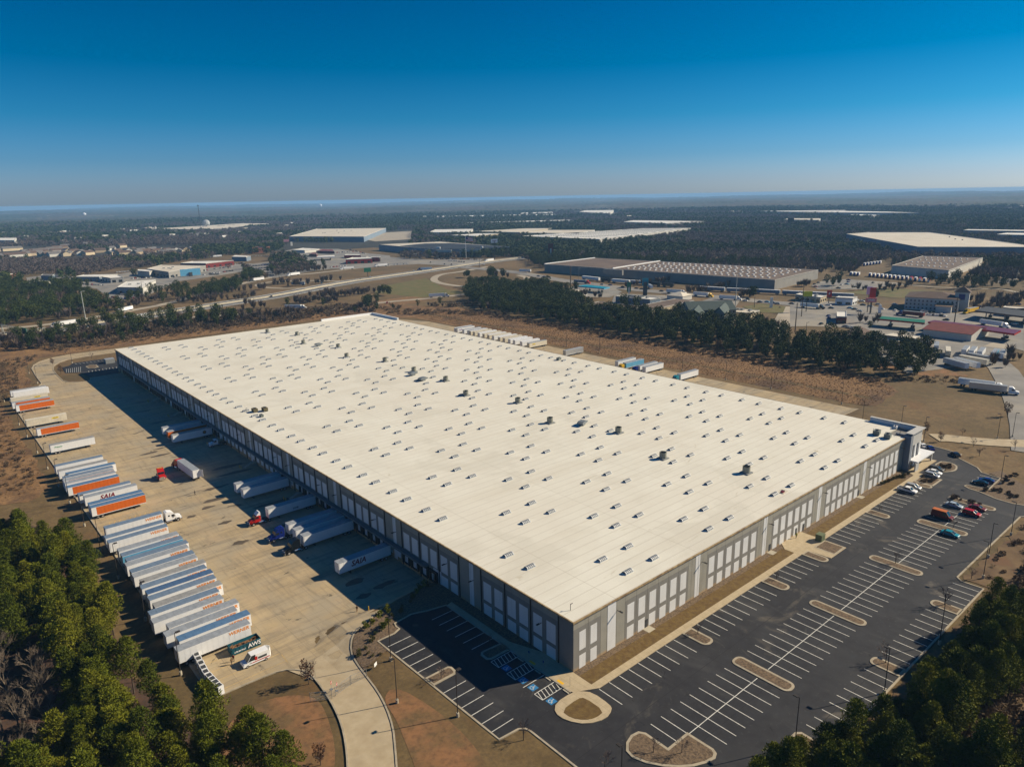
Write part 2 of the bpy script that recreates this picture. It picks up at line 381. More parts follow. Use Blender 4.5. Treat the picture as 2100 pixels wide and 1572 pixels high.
# lighter concrete of the entrance drive
sheet('entrance_drive', smooth(driveR[2:-1], 0)+driveL[1:-5]+[(-40.9, 35), (-38, 42.5)], 0.012, drive_m, 4)
sheet('far_parking_lot', [(-24.0, 423.1), (-19.2, 426.0), (-16.3, 433.0), (2.4, 432.5), (6.0, 428.8), (6, 388), (0, 380), (-16.7, 380), (-17.4, 393), (-18.5, 399.1), (-25.1, 403.9)], 0.03, asph_m, 4)
ks = MB()
band(ks, driveR, 0.35, 0, 0, 0.14); band(ks, driveL, 0.35, 0, 0, 0.14)
band(ks, [(-58.9, 44.8), (-58.9, 312.6), (-58.9, 355), (-45, 372), (-40.3, 384), (-39.8, 407), (-38.5, 434), (-36, 445), (-31, 455), (-22, 462.6), (-12, 465.6), (14, 464.1), (60, 462.6)], 0.35, 0, 0, 0.14)
band(ks, [(60, 450.3), (-8, 449.9), (-17, 447.4), (-22.4, 441.9), (-26.9, 431.9), (-29.1, 420), (-29.9, 400), (-29.9, 383), (-28.1, 376.6), (-24, 373.1), (-19.5, 371.1), (-17.5, 374.1), (-16.6, 380)], 0.35, 0, 0, 0.14)
wet = mat('wet_stain', (0.085, 0.068, 0.045), .5, col2=(.13, .10, .065), scale=.5)
for cx_, cy_, L_, W_ in ((-12, 75.5, 9, 1.6), (-15, 66.5, 6, 1.7), (-9.5, 60, 7, 1.5), (-16.5, 58.5, 5, 1.4), (-7, 79, 12, 1.6), (-13, 112, 10, 1.5), (-10, 131, 13, 1.6), (-24, 147.5, 7, 1.6), (-27.5, 142.5, 5, 1.4), (-20, 158, 10, 1.4), (-9, 168, 14, 1.6), (-24.5, 208, 9, 1.3), (-27, 214, 8, 1.2), (-22, 217, 6, 1.0), (-9, 176, 13, 1.5), (-11, 256, 12, 1.4), (-13, 281, 9, 1.4), (-8, 300, 10, 1.4), (-31, 262, 5, 1.1), (-34, 139, 3, 1.2), (-29, 110, 5, 1.5), (-27.5, 127, 5, 1.3)):
    sheet('wet_stain', [(cx_+L_/2*math.cos(a*math.pi/6)*rnd.uniform(.75, 1.15), cy_+W_*math.sin(a*math.pi/6)*rnd.uniform(.5, 1.1)+.25*L_*math.cos(a*math.pi/6)*rnd.uniform(-.1, .1)) for a in range(12)], .018, wet, 4)
# right-hand car park
lot = [(-4.9, 38.7), (-9.5, 39.8), (-11.5, 40.6), (-13.3, 41.2), (-18.2, 40.6), (-18.6, 39.2), (-18.5, 38.0), (-20.5, 37.2), (-24.6, 37.2), (-23.5, -4.1), (-19.3, -4.4), (-18.2, -5.2), (-17.9, -6.5), (-17.7, -18.4), (-18.5, -45), (-30, -62), (-36, -80), (10, -80), (14.5, -45.8),
       (98.2, -45.8), (98.2, -41), (99.7, -39.4), (110.9, -39.3), (152.0, -39.5), (154.5, -41.5), (156, -50), (157, -64), (167, -64), (164.3, -48), (162.1, -38.1), (161.0, -35.3), (161.4, -30.7), (163.8, -25.4), (164.3, -21.9), (165.8, -20.0), (167.5, -20.2), (168.3, -26.4), (181.7, -25.9), (183.1, -19.9), (187.1, -17.6), (189.1, -14.8), (193.2, -8.9), (197.8, -9.0), (199.1, -4.2), (200.0, 2.2), (202.3, 8.5), (204, 36), (181, 40), (179.5, 9.0), (182, -3), (167.8, -5.5), (0.8, -5.5), (-3.0, -5.0), (-4.2, -4.0), (-4.5, 10)]
lot2 = [p for p in lot]
sheet('car_park', lot2, 0.0, asph_m, 5)
band(ks, [(-4.75, -4.0), (-4.75, 38.8), (-9.5, 39.9), (-11.5, 40.7), (-13.3, 41.3), (-18.3, 40.7), (-18.7, 39.2), (-18.6, 38.1), (-20.5, 37.3), (-24.8, 37.3), (-23.7, -4.2), (-19.3, -4.6), (-18.3, -5.4), (-18.0, -6.5), (-17.9, -18.4), (-18.6, -45), (-30, -62)], 0.4, 0, 0, 0.13)
band(ks, [(14.3, -45.95), (98.4, -45.95), (98.4, -41), (99.8, -39.6), (152.0, -39.7), (154.4, -41.7), (155.8, -50), (156.8, -64)], 0.4, 0, 0, 0.13)
band(ks, [(167.2, -64), (164.5, -48), (162.3, -38.1), (161.2, -35.3), (161.6, -30.7), (164.0, -25.4), (164.5, -22.1), (165.9, -20.2), (167.3, -20.4), (168.1, -26.6), (182, -26.1), (183.3, -20), (187.3, -17.5), (189.3, -14.8), (193.4, -9.0), (197.9, -9.1), (199.3, -4.2), (200.2, 2.2), (202.5, 8.5), (204.2, 36)], 0.4, 0, 0, 0.13)
sheet('planting_bed', [(-4.4, -4.2), (0, -5.5), (184, -5.5), (184, 0.6), (0.2, 0.6), (0.2, 47), (-4.4, 38.5)], 0.02, mulch_m, 6)
sheet('mulch_bank', [(162.4, -38), (161.3, -35.3), (161.7, -30.7), (164.1, -25.4), (164.6, -22), (166, -20.4), (167.2, -20.6), (168, -26.8), (182.2, -26.3), (184.5, -22), (190, -24), (178, -36), (165, -44)], .04, mulch_m, 6)
# walkways round the building
wk = MB()
def slab(pts, z=0.13, m=0): wk.poly(pts, -0.2, z, m)
slab([(-4.55, -4.3), (-0.02, -4.3), (-0.02, 9.0), (-3.0, 17.0), (-3.0, 39.0), (-4.55, 38.6)])
slab([(-4.55, -4.3), (0.3, -7.0), (167, -7.0), (167, -5.2), (-0.02, -5.2), (-0.02, -4.3)], 0.131)
slab([(81.5, -5.19), (94.8, -5.19), (94.8, -0.02), (84.0, -0.02), (81.5, -2.4)])
slab([(85.4, -7.01), (94.8, -7.01), (94.8, -13.4), (85.9, -13.4)])
slab([(163.4, -5.19), (184.5, -5.19), (183, 6), (179.6, 6), (179.6, 1.0), (167.0, -0.5), (165.8, -2.5)])
tag(wk.build('walkway', walk_m), kind='structure')
st = MB()
st.poly([(0.05, -5.17), (81.4, -5.17), (81.4, -1.7), (0.05, -1.7)], -0.2, 0.12, 0); st.poly([(94.9, -5.17), (157.5, -5.17), (157.5, -1.7), (94.9, -1.7)], -0.2, 0.12, 0)
tag(st.build('turf_strip', turf_m), kind='structure')
gv = MB()
gv.poly([(0.05, -1.68), (81.4, -1.68), (83.4, -0.05), (0.05, -0.05)], -0.2, 0.11, 0); gv.poly([(94.9, -1.68), (157.5, -1.68), (163.3, -5.17), (165.6, -2.6), (166.5, -0.6), (166.5, -0.05), (94.9, -0.05)], -0.2, 0.11, 0)
gv.poly([(-2.98, 17.2), (-0.05, 9.3), (-0.05, 46.0), (-2.9, 46.0)], -0.2, 0.11, 0)
tag(gv.build('gravel_border', mulch_m), kind='structure')
# mulch bank between the truck court and the small lot
sheet('mulch_bank', [(-0.1, 51.6), (-17, 47.4), (-25, 44.4), (-27.7, 43), (-30.4, 38.9), (-31.5, 34.3), (-31.9, 31.0), (-25.0, 33), (-24.9, 37.5), (-20.7, 37.5), (-18.9, 38.2), (-18.9, 40.8), (-13.4, 41.6), (-9.6, 40.2), (-4.6, 39.1), (-0.1, 39.1)], 0.05, mulch_m, 3)
sheet('lawn_by_drive', [(-32.3, 30.5), (-25.0, 32.8), (-23.9, -4.6), (-19.4, -5), (-18.4, -6), (-18.3, -18.4), (-19, -45), (-31, -63), (-58, -20), (-42.2, 1.3), (-38.9, 7), (-36.4, 11.6), (-34.5, 17.1), (-33.1, 22.6)], 0.02, grass_m, 4)
sheet('bare_clay', smooth([(-34, 20), (-30, 22), (-28, 12), (-27.5, 2), (-29, -8), (-34, -12), (-41, -6), (-37.5, 5), (-35, 13)], 2, True), 0.05, clay_m, 4)
sheet('clay_bank', smooth([(-43, 31), (-44.5, 22), (-48, 12), (-54, 4), (-63, 0), (-66, 20), (-60, 36), (-50, 37)], 2, True), 0.03, clay_m, 4)
# islands with kerbs: (outline, fill)
isl = MB(); isf = MB()
def capsule(x0, x1, y0, y1, round0=True, round1=True, r=1.4, n=5):
    p = []
    def arc(cx, cy, a0, a1):
        for i in range(n+1):
            a = math.radians(a0+(a1-a0)*i/n); p.append((cx+r*math.cos(a), cy+r*math.sin(a)))
    if round0: arc(x0+r, y0+r, 180, 270); arc(x1-r, y0+r, 270, 360)
    else: p.extend([(x0, y0), (x1, y0)])
    if round1: arc(x1-r, y1-r, 0, 90); arc(x0+r, y1-r, 90, 180)
    else: p.extend([(x1, y1), (x0, y1)])
    return p
def inset(pts, d):
    n = len(pts); out = []
    A = sum(pts[i][0]*pts[(i+1) % n][1]-pts[(i+1) % n][0]*pts[i][1] for i in range(n))
    if A < 0: pts = pts[::-1]
    for i in range(n):
        a = pts[i-1]; b = pts[i]; c = pts[(i+1) % n]
        d1 = Vector((b[0]-a[0], b[1]-a[1])).normalized(); d2 = Vector((c[0]-b[0], c[1]-b[1])).normalized()
        nn = Vector((-d1.y-d2.y, d1.x+d2.x)); 
        nn = nn.normalized()/max(0.5, math.sqrt(max(0.01, (1+d1.dot(d2))/2))) if nn.length > 1e-4 else Vector((-d1.y, d1.x))
        out.append((b[0]+nn.x*d, b[1]+nn.y*d))
    return out
def island(pts, fill=mulch_m, z=0.0, kw=0.55):
    o = MB(); o.poly(pts, z-0.2, z+0.13, 0)
    o.poly(inset(pts, kw), z+0.0, z+0.17, 1)
    return tag(o.build('kerbed_island', [kerb_m, fill]), kind='structure')
for x0, x1, yin in ((27.9, 31.4, -6.9), (61.3, 64.8, -6.9), (82.2, 85.4, -6.9), (121.4, 124.8, -6.9), (155.0, 158.2, -6.9)): island(capsule(x0, x1, -13.5, yin, True, False))
island([(88.5, -7.15), (94.72, -7.15), (94.72, -13.1), (94.0, -13.3), (88.5, -13.3)], z=0.02)
for x0, x1 in ((27.0, 30.5), (60.2, 63.3), (93.0, 96.3), (125.5, 129.2), (150.3, 153.8)): island(capsule(x0, x1, -33.2, -19.9))
for x0, x1 in ((48.3, 51.7), (81.2, 84.6)): island(capsule(x0, x1, -45.9, -39.4, False, True))
island([(-8.6, -21.6), (-7.0, -20.3), (-5.0, -19.7), (-3.2, -20.0), (-2.45, -21.2), (-2.5, -26.2), (3.3, -26.2), (3.4, -31.8), (2.9, -32.8), (1.7, -33.3), (-0.3, -32.9), (-2.6, -31.9), (-4.6, -30.4), (-6.6, -28.3), (-8.2, -25.8), (-9.0, -23.4)])
island([(14.5, -45.9), (15.2, -40.3), (16.4, -39.4), (18.0, -39.4), (18.9, -40.2), (18.8, -45.9)], grass_m)
island([(-24.3, 19.4), (-24.2, 16.2), (-18.6, 16.2), (-17.9, 16.9), (-17.8, 18.6), (-18.4, 19.3)], mulch_m)
island([(-4.6, 14.8), (-9.9, 14.8), (-10.8, 15.6), (-10.8, 17.6), (-10.1, 18.3), (-9.2, 18.4), (-4.6, 18.0)], mulch_m)
island([(166.5, -13.3), (158.3, -13.3), (158.3, -7.05), (165, -7.05)], mulch_m)
island(smooth([(172.5, -7.05), (184.2, -5.9), (186.0, -8.5), (184.6, -12.0), (180, -13.5), (176, -12.8), (171.5, -8.6)], 1, True), mulch_m)
island([(-12.4, 415), (-9.5, 417.5), (-6.2, 415.5), (-6.4, 408), (-9, 406.2), (-12, 408)], mulch_m, z=-1.47)
rd = smooth([(-4.6, -4.2), (-9.2, -4.2), (-11.3, -6.0), (-11.2, -9.0), (-9.0, -12.4), (-5.2, -13.8), (-2.4, -12.9), (-1.7, -11.7), (-1.6, -7.02), (-3, -5.2)], 1, True)
o_ = MB(); o_.poly(rd, -0.2, 0.134, 0); o_.poly(smooth([(-10.0, -6.6), (-5.1, -6.3), (-3.9, -7.0), (-3.9, -12.2), (-6.4, -12.4), (-8.5, -11.4), (-10.0, -9.2)], 1, True), 0, 0.165, 1)
tag(o_.build('corner_island', [walk_m, turf_m]), kind='structure')
tag(ks.build('kerb', kerb_m), kind='structure')
# painted lines
ln = MB()
def line(x0, y0, x1, y1, w_=0.155, z=0.008, mb=None, mi=0):
    mb = mb or ln
    dx = x1-x0; dy = y1-y0; l = math.hypot(dx, dy); a = -dy/l*w_/2; b = dx/l*w_/2
    v = [(x0+a, y0+b), (x0-a, y0-b), (x1-a, y1-b), (x1+a, y1+b)]
    mb.add([(p[0], p[1], hg(*p)+z) for p in v], [(0, 1, 2, 3)], mi)
for x in [0.2+3.07*k for k in range(9)]+[33.6+3.06*k for k in range(9)]+[67.1+3.06*k for k in range(5)]+[98.1+3.06*k for k in range(8)]+[127.8+3.06*k for k in range(9)]: line(x, -7.1, x, -13.2)
for k in range(9):
    x = 0.1+3.05*k; line(x, -20.3, x, -26.6 if k < 2 else -32.7)
for x0, n in ((33.3, 9), (66.1, 9), (99.3, 9), (132.0, 6)):
    for k in range(n): line(x0+3.04*k, -20.3, x0+3.04*k, -32.7)
for a, b in ((3.4, 26.7), (30.9, 60.0), (63.6, 92.7), (96.6, 125.2), (129.4, 150.1)): line(a, -26.6, b, -26.6, 0.16, 0.014)
for x0, n in ((21.5, 9), (54.3, 9), (87.0, 4)):
    for k in range(n): line(x0+3.03*k, -39.8, x0+3.03*k, -45.6)
for y in (34.0, 31.0, 28.1, 25.0, 22.0, 13.1, 10.2, 7.2, 4.2, 1.1, -1.8): line(-24.1, y, -18.2, y)
for y in (36, 33, 30, 26.8, 23.7, 20.6, 3.55): line(-5.0, y, -10.9, y)
def hatch(x0, x1, y0, y1, n=6):
    line(x0, y0, x1, y0); line(x0, y1, x1, y1); line(x0, y0, x0, y1, z=0.012)
    for k in range(n):
        t = k/(n-1); xa = x0+(x1-x0)*t*0.86+0.1; line(xa, y0, xa+0.75, y1, 0.15, 0.012)
for y0, y1 in ((11.8, 14.4), (6.4, 9.1), (-1.8, 0.55)): hatch(-10.5, -4.95, y0, y1)
for y in (11.6, 9.2, 6.3, 0.6, -4.1): pass
hatch(180.2, 184.5, 3, 8)
for k in range(5): line(187.5+1.2*k, 20-4.2*k, 192.5+1.2*k, 23-4.2*k)
for k in range(4): line(171.2+2.9*k, -25.8, 171.6+2.9*k, -20.4)
for k in range(11): line(-15.5+2.1*k, 430.5-.25*k, -14.9+2.1*k, 426.5, .2, .05)
for k in range(10): line(-14+1.9*k, 396, -13.6+1.9*k, 400, .2, .05)
for k in range(8): line(-24.5+.95*k, 404.5-.6*k, -22.5+1.1*k, 417, .14, .05)
tag(ln.build('parking_lines', paint_line), kind='structure')
yl = MB()
for k in range(86):
    y = 46.5+3.66*k
    if rnd.random() < .8: line(-58.3, y, -42.5, y+.05, .13, .014, yl)
for a in (45.6, 150.2, 218.5, 262): line(-42.5, a, -42.3, a+4, .13, .014, yl)
for y0 in (149.5, 262.5):
    for k in range(9): line(-56+1.5*k, y0, -54.6+1.5*k, y0+3.4, .2, .016, yl)
tag(yl.build('trailer_bay_lines', yellow_line), kind='structure')
ws = MB()
for y0, y1 in ((9.75, 11.4), (4.3, 6.0), (1.3, 3.0), (-4.0, -2.3)): ws.box(-5.5, -5.2, y0, y1, 0.0, 0.14)
wm = ws.mesh('wheel_stop', concrete_l)
for i, (y0, lab) in enumerate(((9.75, 'concrete wheel stop in the shaded accessible bay beside the turf island'), (4.3, 'concrete wheel stop in the accessible bay between the two hatched aisles'), (1.3, 'concrete wheel stop in the half shaded accessible bay'), (-4.0, 'concrete wheel stop in the sunlit accessible bay by the round island'))):
    m_ = MB(); m_.box(-5.5, -5.2, y0, y0+1.65, 0.0, 0.14); tag(m_.build('wheel_stop', concrete_l), lab, 'wheel stop', 'wheel stops of the accessible bays')
# accessible bay symbols
bs = flat('symbol_blue', (0.035, 0.20, 0.42), 0.6, var=0.2, scale=2)
def symbol(x, y, rz=math.pi/2, s=1.0):
    m_ = MB(); m_.add([(-.85, -.85, 0), (.85, -.85, 0), (.85, .85, 0), (-.85, .85, 0)], [(0, 1, 2, 3)], 0)
    z = 0.006
    def ln2(a, b, wd): 
        dx = b[0]-a[0]; dy = b[1]-a[1]; l = math.hypot(dx, dy); p = -dy/l*wd/2; q = dx/l*wd/2
        m_.add([(a[0]+p, a[1]+q, z), (a[0]-p, a[1]-q, z), (b[0]-p, b[1]-q, z), (b[0]+p, b[1]+q, z)], [(0, 1, 2, 3)], 1)
    c = [(-.1+.42*math.cos(math.radians(a)), -.2+.42*math.sin(math.radians(a))) for a in range(120, 400, 28)]
    for a, b in zip(c, c[1:]): ln2(a, b, .11)
    ln2((-.1, .42), (-.02, -.08), .13); ln2((-.02, -.08), (.33, -.08), .13); ln2((.33, -.08), (.5, -.5), .12); ln2((-.08, .18), (.25, .18), .1)
    m_.add([(-.12+.12*math.cos(a*math.pi/3), .62+.12*math.sin(a*math.pi/3), z) for a in range(6)], [tuple(range(6))], 1)
    tag(m_.build('accessible_symbol', [bs, paint_line], None, (x, y, 0.02), rz), kind='structure')
for y in (10.5, 5.2, 2.2, -3.2): symbol(-9.4, y, -math.pi/2)
symbol(188.0, 1.0, 0.3)
tp = MB(); tp.box(-4.5, -3.9, 7.2, 8.9, 0.1, 0.142); tp.box(-4.5, -3.9, -1.3, 0.4, 0.1, 0.142)
tag(tp.build('tactile_paving', flat('tactile_yellow', (0.75, 0.42, 0.02), 0.7)), kind='structure')
# ------------------------------------------------------------------ the big warehouse
H = 12.0; LX = 176.9; LY = 386.4
def _roof(t, co, l):
    l = nlayer(t, co, l, 0.02, 0.4, 0.65, (0.66, 0.62, 0.52), 0.7)
    l = nlayer(t, co, l, 0.12, 0.52, 0.78, (0.58, 0.53, 0.42), 0.55, stretch=(0.12, 1.2, 1))
    l = nlayer(t, co, l, 0.7, 0.55, 0.8, (0.56, 0.51, 0.41), 0.35, stretch=(0.08, 1.0, 1))
    l = nlayer(t, co, l, 0.09, 0.72, 0.76, (0.42, 0.36, 0.22), 0.7, distort=0.4)
    l = nlayer(t, co, l, 0.035, 0.55, 0.62, (0.56, 0.53, 0.44), 0.5, distort=0.5)
    l = nlayer(t, co, l, 0.25, 0.66, 0.70, (0.46, 0.41, 0.30), 0.5, stretch=(0.3, 1.3, 1), distort=1.2)
    l = joints(t, co, l, 1, 3.05, 0.3, (0.50, 0.46, 0.38), 0.38)
    l = joints(t, co, l, 1, 3.05, 0.07, (0.36, 0.32, 0.25), 0.42)
    l = joints(t, co, l, 0, 30.4, 0.18, (0.42, 0.38, 0.3), 0.5, offset=17.5)
    return l
roof_m = mat('roof_membrane', (0.70, 0.675, 0.575), 0.75, col2=(0.64, 0.615, 0.52), scale=0.08, extra=_roof)
def _stain(t, co, l):
    """warm splash stain on the lowest metre of the wall"""
    sp = N(t, 'ShaderNodeSeparateXYZ'); t.links.new(co, sp.inputs[0])
    mr = N(t, 'ShaderNodeMapRange'); mr.inputs[1].default_value = 0.9; mr.inputs[2].default_value = 0.1; mr.inputs[4].default_value = 0.75; t.links.new(sp.outputs['Z'], mr.inputs[0])
    mx = N(t, 'ShaderNodeMix', data_type='RGBA'); mx.inputs[7].default_value = (0.42, 0.27, 0.12, 1); t.links.new(mr.outputs[0], mx.inputs[0]); t.links.new(l, mx.inputs[6])
    return nlayer(t, co, mx.outputs[2], 0.5, 0.5, 0.8, (0.15, 0.14, 0.12), 0.35, stretch=(1, 1, 0.12))
wall_tan = mat('wall_stone_grey', (0.30, 0.285, 0.24), 0.85, var=0.12, scale=0.3, extra=_stain)
wall_dark = mat('wall_mid_grey', (0.215, 0.205, 0.185), 0.85, var=0.12, scale=0.3, extra=_stain)
wall_white = mat('wall_white_paint', (0.66, 0.66, 0.65), 0.8, var=0.08, scale=0.3, extra=lambda t, co, l: nlayer(t, co, l, 0.5, 0.55, 0.8, (0.45, 0.42, 0.36), 0.35, stretch=(1, 1, 0.12)))
trim_m = mat('rusty_edge_trim', (0.42, 0.31, 0.16), 0.7, col2=(0.20, 0.13, 0.07), scale=0.8)
blk = thing('warehouse', 'vast white roofed warehouse with grey and white striped tilt-up walls', 'warehouse', (0, 0, 0))
# inside mass so that nothing shows through the joints
m_ = MB(); m_.box(0.35, LX-0.35, 0.35, LY-0.35, -1.9, H-0.35); m_.build('inner_wall', wall_dark, blk)
m_ = MB(); m_.box(-0.12, 166.2, -0.12, LY+0.12, H-0.3, H, 0); m_.box(166.2, LX+0.12, 6.0, LY+0.12, H-0.3, H, 0); m_.build('roof', roof_m, blk)
m_ = MB()
m_.box(-0.42, -0.12, -0.42, LY+0.42, H-0.34, H+0.10); m_.box(-0.12, 166.0, -0.42, -0.12, H-0.26, H+0.07)
m_.box(LX+0.12, LX+0.4, 52, LY-38, H-0.26, H+0.07); m_.box(-0.12, LX-46, LY+0.12, LY+0.4, H-0.26, H+0.07)
m_.build('edge_trim', trim_m, blk)
# front wall panels, south face (y = 0)
pitch = 3.875
fx = [0.0, 4.45, 8.3, 10.35, 13.45]
def sect(x0): return [x0+pitch*k for k in range(7)]
starts = [16.25, 47.3, 78.1, 108.7, 138.9]
for i, s_ in enumerate(starts):
    fx += sect(s_)
    if i < 4: fx += [s_+pitch*6+1.4+0.25*i*0, starts[i+1]-2.9]
fx += [164.0, 166.1]
fx = sorted(set(round(v, 2) for v in fx))
band_m = wall_tan
for a, b in zip(fx, fx[1:]):
    dark = any(s_-0.1 <= a and b <= s_+pitch*6+0.1 for s_ in starts) or (a < 8)
    m_ = MB()
    if dark:
        m_.box(a+0.03, b-0.03, 0.0, 0.3, -0.3, 9.9, 1); m_.box(a+0.03, b-0.03, 0.0, 0.3, 9.93, H-0.3, 0)
    else: m_.box(a+0.03, b-0.03, 0.0, 0.3, -0.3, H-0.3, 0)
    m_.build('wall_panel', [wall_tan, wall_dark], blk)
def rect_y0(x0, x1, z0, z1_, nm='white_panel'):
    m_ = MB(); m_.box(x0, x1, -0.03, 0.0-0.002, z0, z1_); m_.build(nm, wall_white, blk)
for x0, x1 in ((1.75, 3.7), (5.15, 7.15)): rect_y0(x0, x1, 4.4, 8.8); rect_y0(x0, x1, 0.05, 3.2)
for s_ in starts:
    for k in range(6):
        x0 = s_+0.75+pitch*k; rect_y0(x0, x0+2.35, 4.25, 8.7); rect_y0(x0, x0+2.35, 0.05, 3.1)
rect_y0(10.5, 13.2, 0.05, 11.7, 'white_stripe')
for c in (43.3, 74.3, 105.0, 135.1): rect_y0(c-0.9, c+0.2, 0.05, 11.7, 'white_stripe'); rect_y0(c+0.32, c+0.95, 0.05, 11.7, 'white_stripe')
def door_y0(x, w_=1.0, h_=2.2):
    m_ = MB(); m_.box(x, x+w_, -0.06, -0.032, 0.13, h_); m_.build('door', darkgrey, blk)
for x in (23.4, 77.0, 91.4, 95.6, 131.6): door_y0(x)
for x in (23.0, 76.4, 131.2):
    m_ = MB(); m_.box(x-0.4, x+1.9, -1.9, -0.03, -0.1, 0.15); tag(m_.build('door_slab', concrete_l), kind='structure')
# west wall (x = 0): 44 bays
bay = 8.76
wy = [0.0, 4.3]+[4.3+bay*k for k in range(1, 44)]+[LY]
door_open = flat('dock_door_white', (0.55, 0.56, 0.57), 0.6, var=0.1, scale=1)
for k, (a, b) in enumerate(zip(wy, wy[1:])):
    stripe = (k % 4 == 0) and k > 0
    zb = -0.3 if b < 52 else -1.9
    if k == 0 or k == 44: stripe = None
    m_ = MB()
    if stripe is False: m_.box(0.0, 0.3, a+0.05, b-0.05, zb, 9.9, 1); m_.box(0.0, 0.3, a+0.05, b-0.05, 9.93, H-0.3, 0)
    elif stripe: m_.box(0.0, 0.3, a+0.05, b-0.05, zb, H-0.3, 0)
    else: m_.box(0.0, 0.3, a+0.03, b-0.05, zb, H-0.3, 1)
    m_.build('wall_panel', [wall_tan, wall_dark], blk)
    m_ = MB(); m_.box(-0.10, 0.02, a-0.13, a+0.13, zb+0.2, H-0.35); m_.box(-0.22, -0.1, a-0.1, a+0.1, zb+0.2, H-0.35)
    if k > 0: m_.build('downspout', pole_m, blk)
    ys_ = [] 
    if stripe is False: ys_ = [(a+0.95, a+3.85), (a+5.05, a+7.95)] if k > 1 else [(a+0.95, a+3.75), (a+5.15, a+7.95)]
    if stripe: 
        c = a+3.8; m_ = MB(); m_.box(-0.03, -0.002, c-0.75, c+0.3, -0.2 if b < 52 else -1.3, 11.7); m_.box(-0.03, -0.002, c+0.4, c+0.85, -0.2 if b < 52 else -1.3, 11.7); m_.build('white_stripe', wall_white, blk)
    for y0, y1 in ys_:
        m_ = MB(); m_.box(-0.03, -0.002, y0, y1, 3.85, 8.6); m_.build('white_panel', wall_white, blk)
        if b < 52: m_ = MB(); m_.box(-0.03, -0.002, y0, y1, 0.1, 2.85); m_.build('white_panel', wall_white, blk)
    if 52 < b < 376:
        for j, yc in enumerate((a+2.4, a+6.6)):
            idx = (k*2+j)
            knock = idx % 7 == 3 or 150 < yc < 208
            if knock or stripe and j == 0 and k % 8 == 0:
                m_ = MB(); m_.box(-0.04, -0.003, yc-1.2, yc+1.2, -0.2, 2.6); m_.build('knockout_panel', wall_white, blk)
            else:
                o = MB(); o.box(-0.62, -0.003, yc-1.75, yc-1.25, -0.35, 2.9); o.box(-0.62, -0.003, yc+1.25, yc+1.75, -0.35, 2.9); o.box(-0.62, -0.003, yc-1.25, yc+1.25, 2.3, 2.9); o.box(-0.3, -0.003, yc-1.25, yc+1.25, -0.6, -0.25)
                s_ = o.build('dock_shelter', black, blk)
                d = MB(); d.box(-0.05, -0.004, yc-1.22, yc+1.22, -0.2, 2.28); d.build('dock_door', door_open, s_)
o = MB(); o.box(-1.4, -0.05, 52.8, 376, 3.15, 3.5); o.box(-1.5, -1.4, 52.8, 376, 3.05, 3.6)
o.build('dock_canopy', mat('canopy_metal', (0.12, 0.15, 0.16), 0.6, var=0.2, scale=0.5), blk)
o = MB(); o.box(-0.05, -0.002, 47.3, 50.9, -0.2, 3.6); o.build('drive_in_door', door_open, blk)
# wall-mounted lights
lm = MB(); lm.box(-1.3, 0.0, -0.06, 0.06, -0.05, 0.05); lm.box(-1.5, -0.6, -0.2, 0.2, 0.02, 0.14)
lm_ = lm.mesh('wall_light', black)
for k in range(20):
    y = 9.6+17.52*k+(6.5 if k % 2 else 0)
    if y < LY: obj('wall_light', lm_, blk, (-0.05, y, 7.2))
for x in (13.6, 45.0, 76.0, 106.8, 137.0, 163.5): obj('wall_light', lm_, blk, (x, -0.05, 8.9), math.pi/2)
# skylights
sky_w = mat('skylight_dome', (0.52, 0.54, 0.55), 0.5, var=0.15, scale=1, spec=0.3)
sky_r = flat('skylight_rib_and_shade', (0.10, 0.11, 0.12), 0.5)
def skylight_mesh():
    b = MB(); b.box(-1.4, 1.4, -0.72, 0.72, 0, 0.2, 0)
    n = 7; L = 1.28
    arc = [(0.64*math.cos(math.pi*i/n), 0.2+0.5*math.sin(math.pi*i/n)) for i in range(n+1)]
    a = [(-L, p[0], p[1]) for p in arc]; c = [(L, p[0], p[1]) for p in arc]
    b.add(a+c, [(i, i+1, i+n+2, i+n+1) for i in range(n)], 0); b.add(a, [tuple(range(n+1))], 1); b.add(c, [tuple(range(n+1))[::-1]], 0)  # dark cap on the end facing away from the sun: shade painted in
    for x in (-0.8, -0.25, 0.3, 0.85):
        ar = [(0.67*math.cos(math.pi*i/n), 0.2+0.53*math.sin(math.pi*i/n)) for i in range(n+1)]
        a = [(x-.15, p[0], p[1]) for p in ar]; c = [(x+.15, p[0], p[1]) for p in ar]
        # ribs over the crown and one flank; shadow put into their dark colour
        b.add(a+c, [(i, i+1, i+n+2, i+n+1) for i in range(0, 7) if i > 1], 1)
    return b
gx = [28.15, 44.2, 60.3, 76.5, 92.7, 108.0, 122.5, 137.0, 151.3]
spots = []
for i, xc in enumerate(gx):
    y0 = 9.4 if i % 2 == 0 else 27.0
    for j in range(11):
        yc = y0+(35.48 if i % 2 == 0 else 35.65)*j
        if yc > LY-12: continue
        hx = 4.75 if xc < 100 else 4.45
        for dx in (-hx, hx):
            for dy in (-3.95, 3.95): spots.append((xc+dx, yc+dy))
yc = 26.4; k = 0
for n_ in range(21):
    yc = 26.4+17.65*n_
    if n_ == 1: continue
    spots += [(8.3, yc-3.9), (8.3, yc+3.9)]
for n_ in range(21): 
    yc = 26.0+17.65*n_
    if yc < LY-8: spots += [(167.5, yc-3.9), (167.5, yc+3.9)]
spots.sort(key=lambda p: (p[0]-CX)**2+(p[1]-CY)**2)
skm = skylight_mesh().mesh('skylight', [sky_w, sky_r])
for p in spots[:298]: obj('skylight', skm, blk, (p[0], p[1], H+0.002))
st = MB(); one = skylight_mesh()
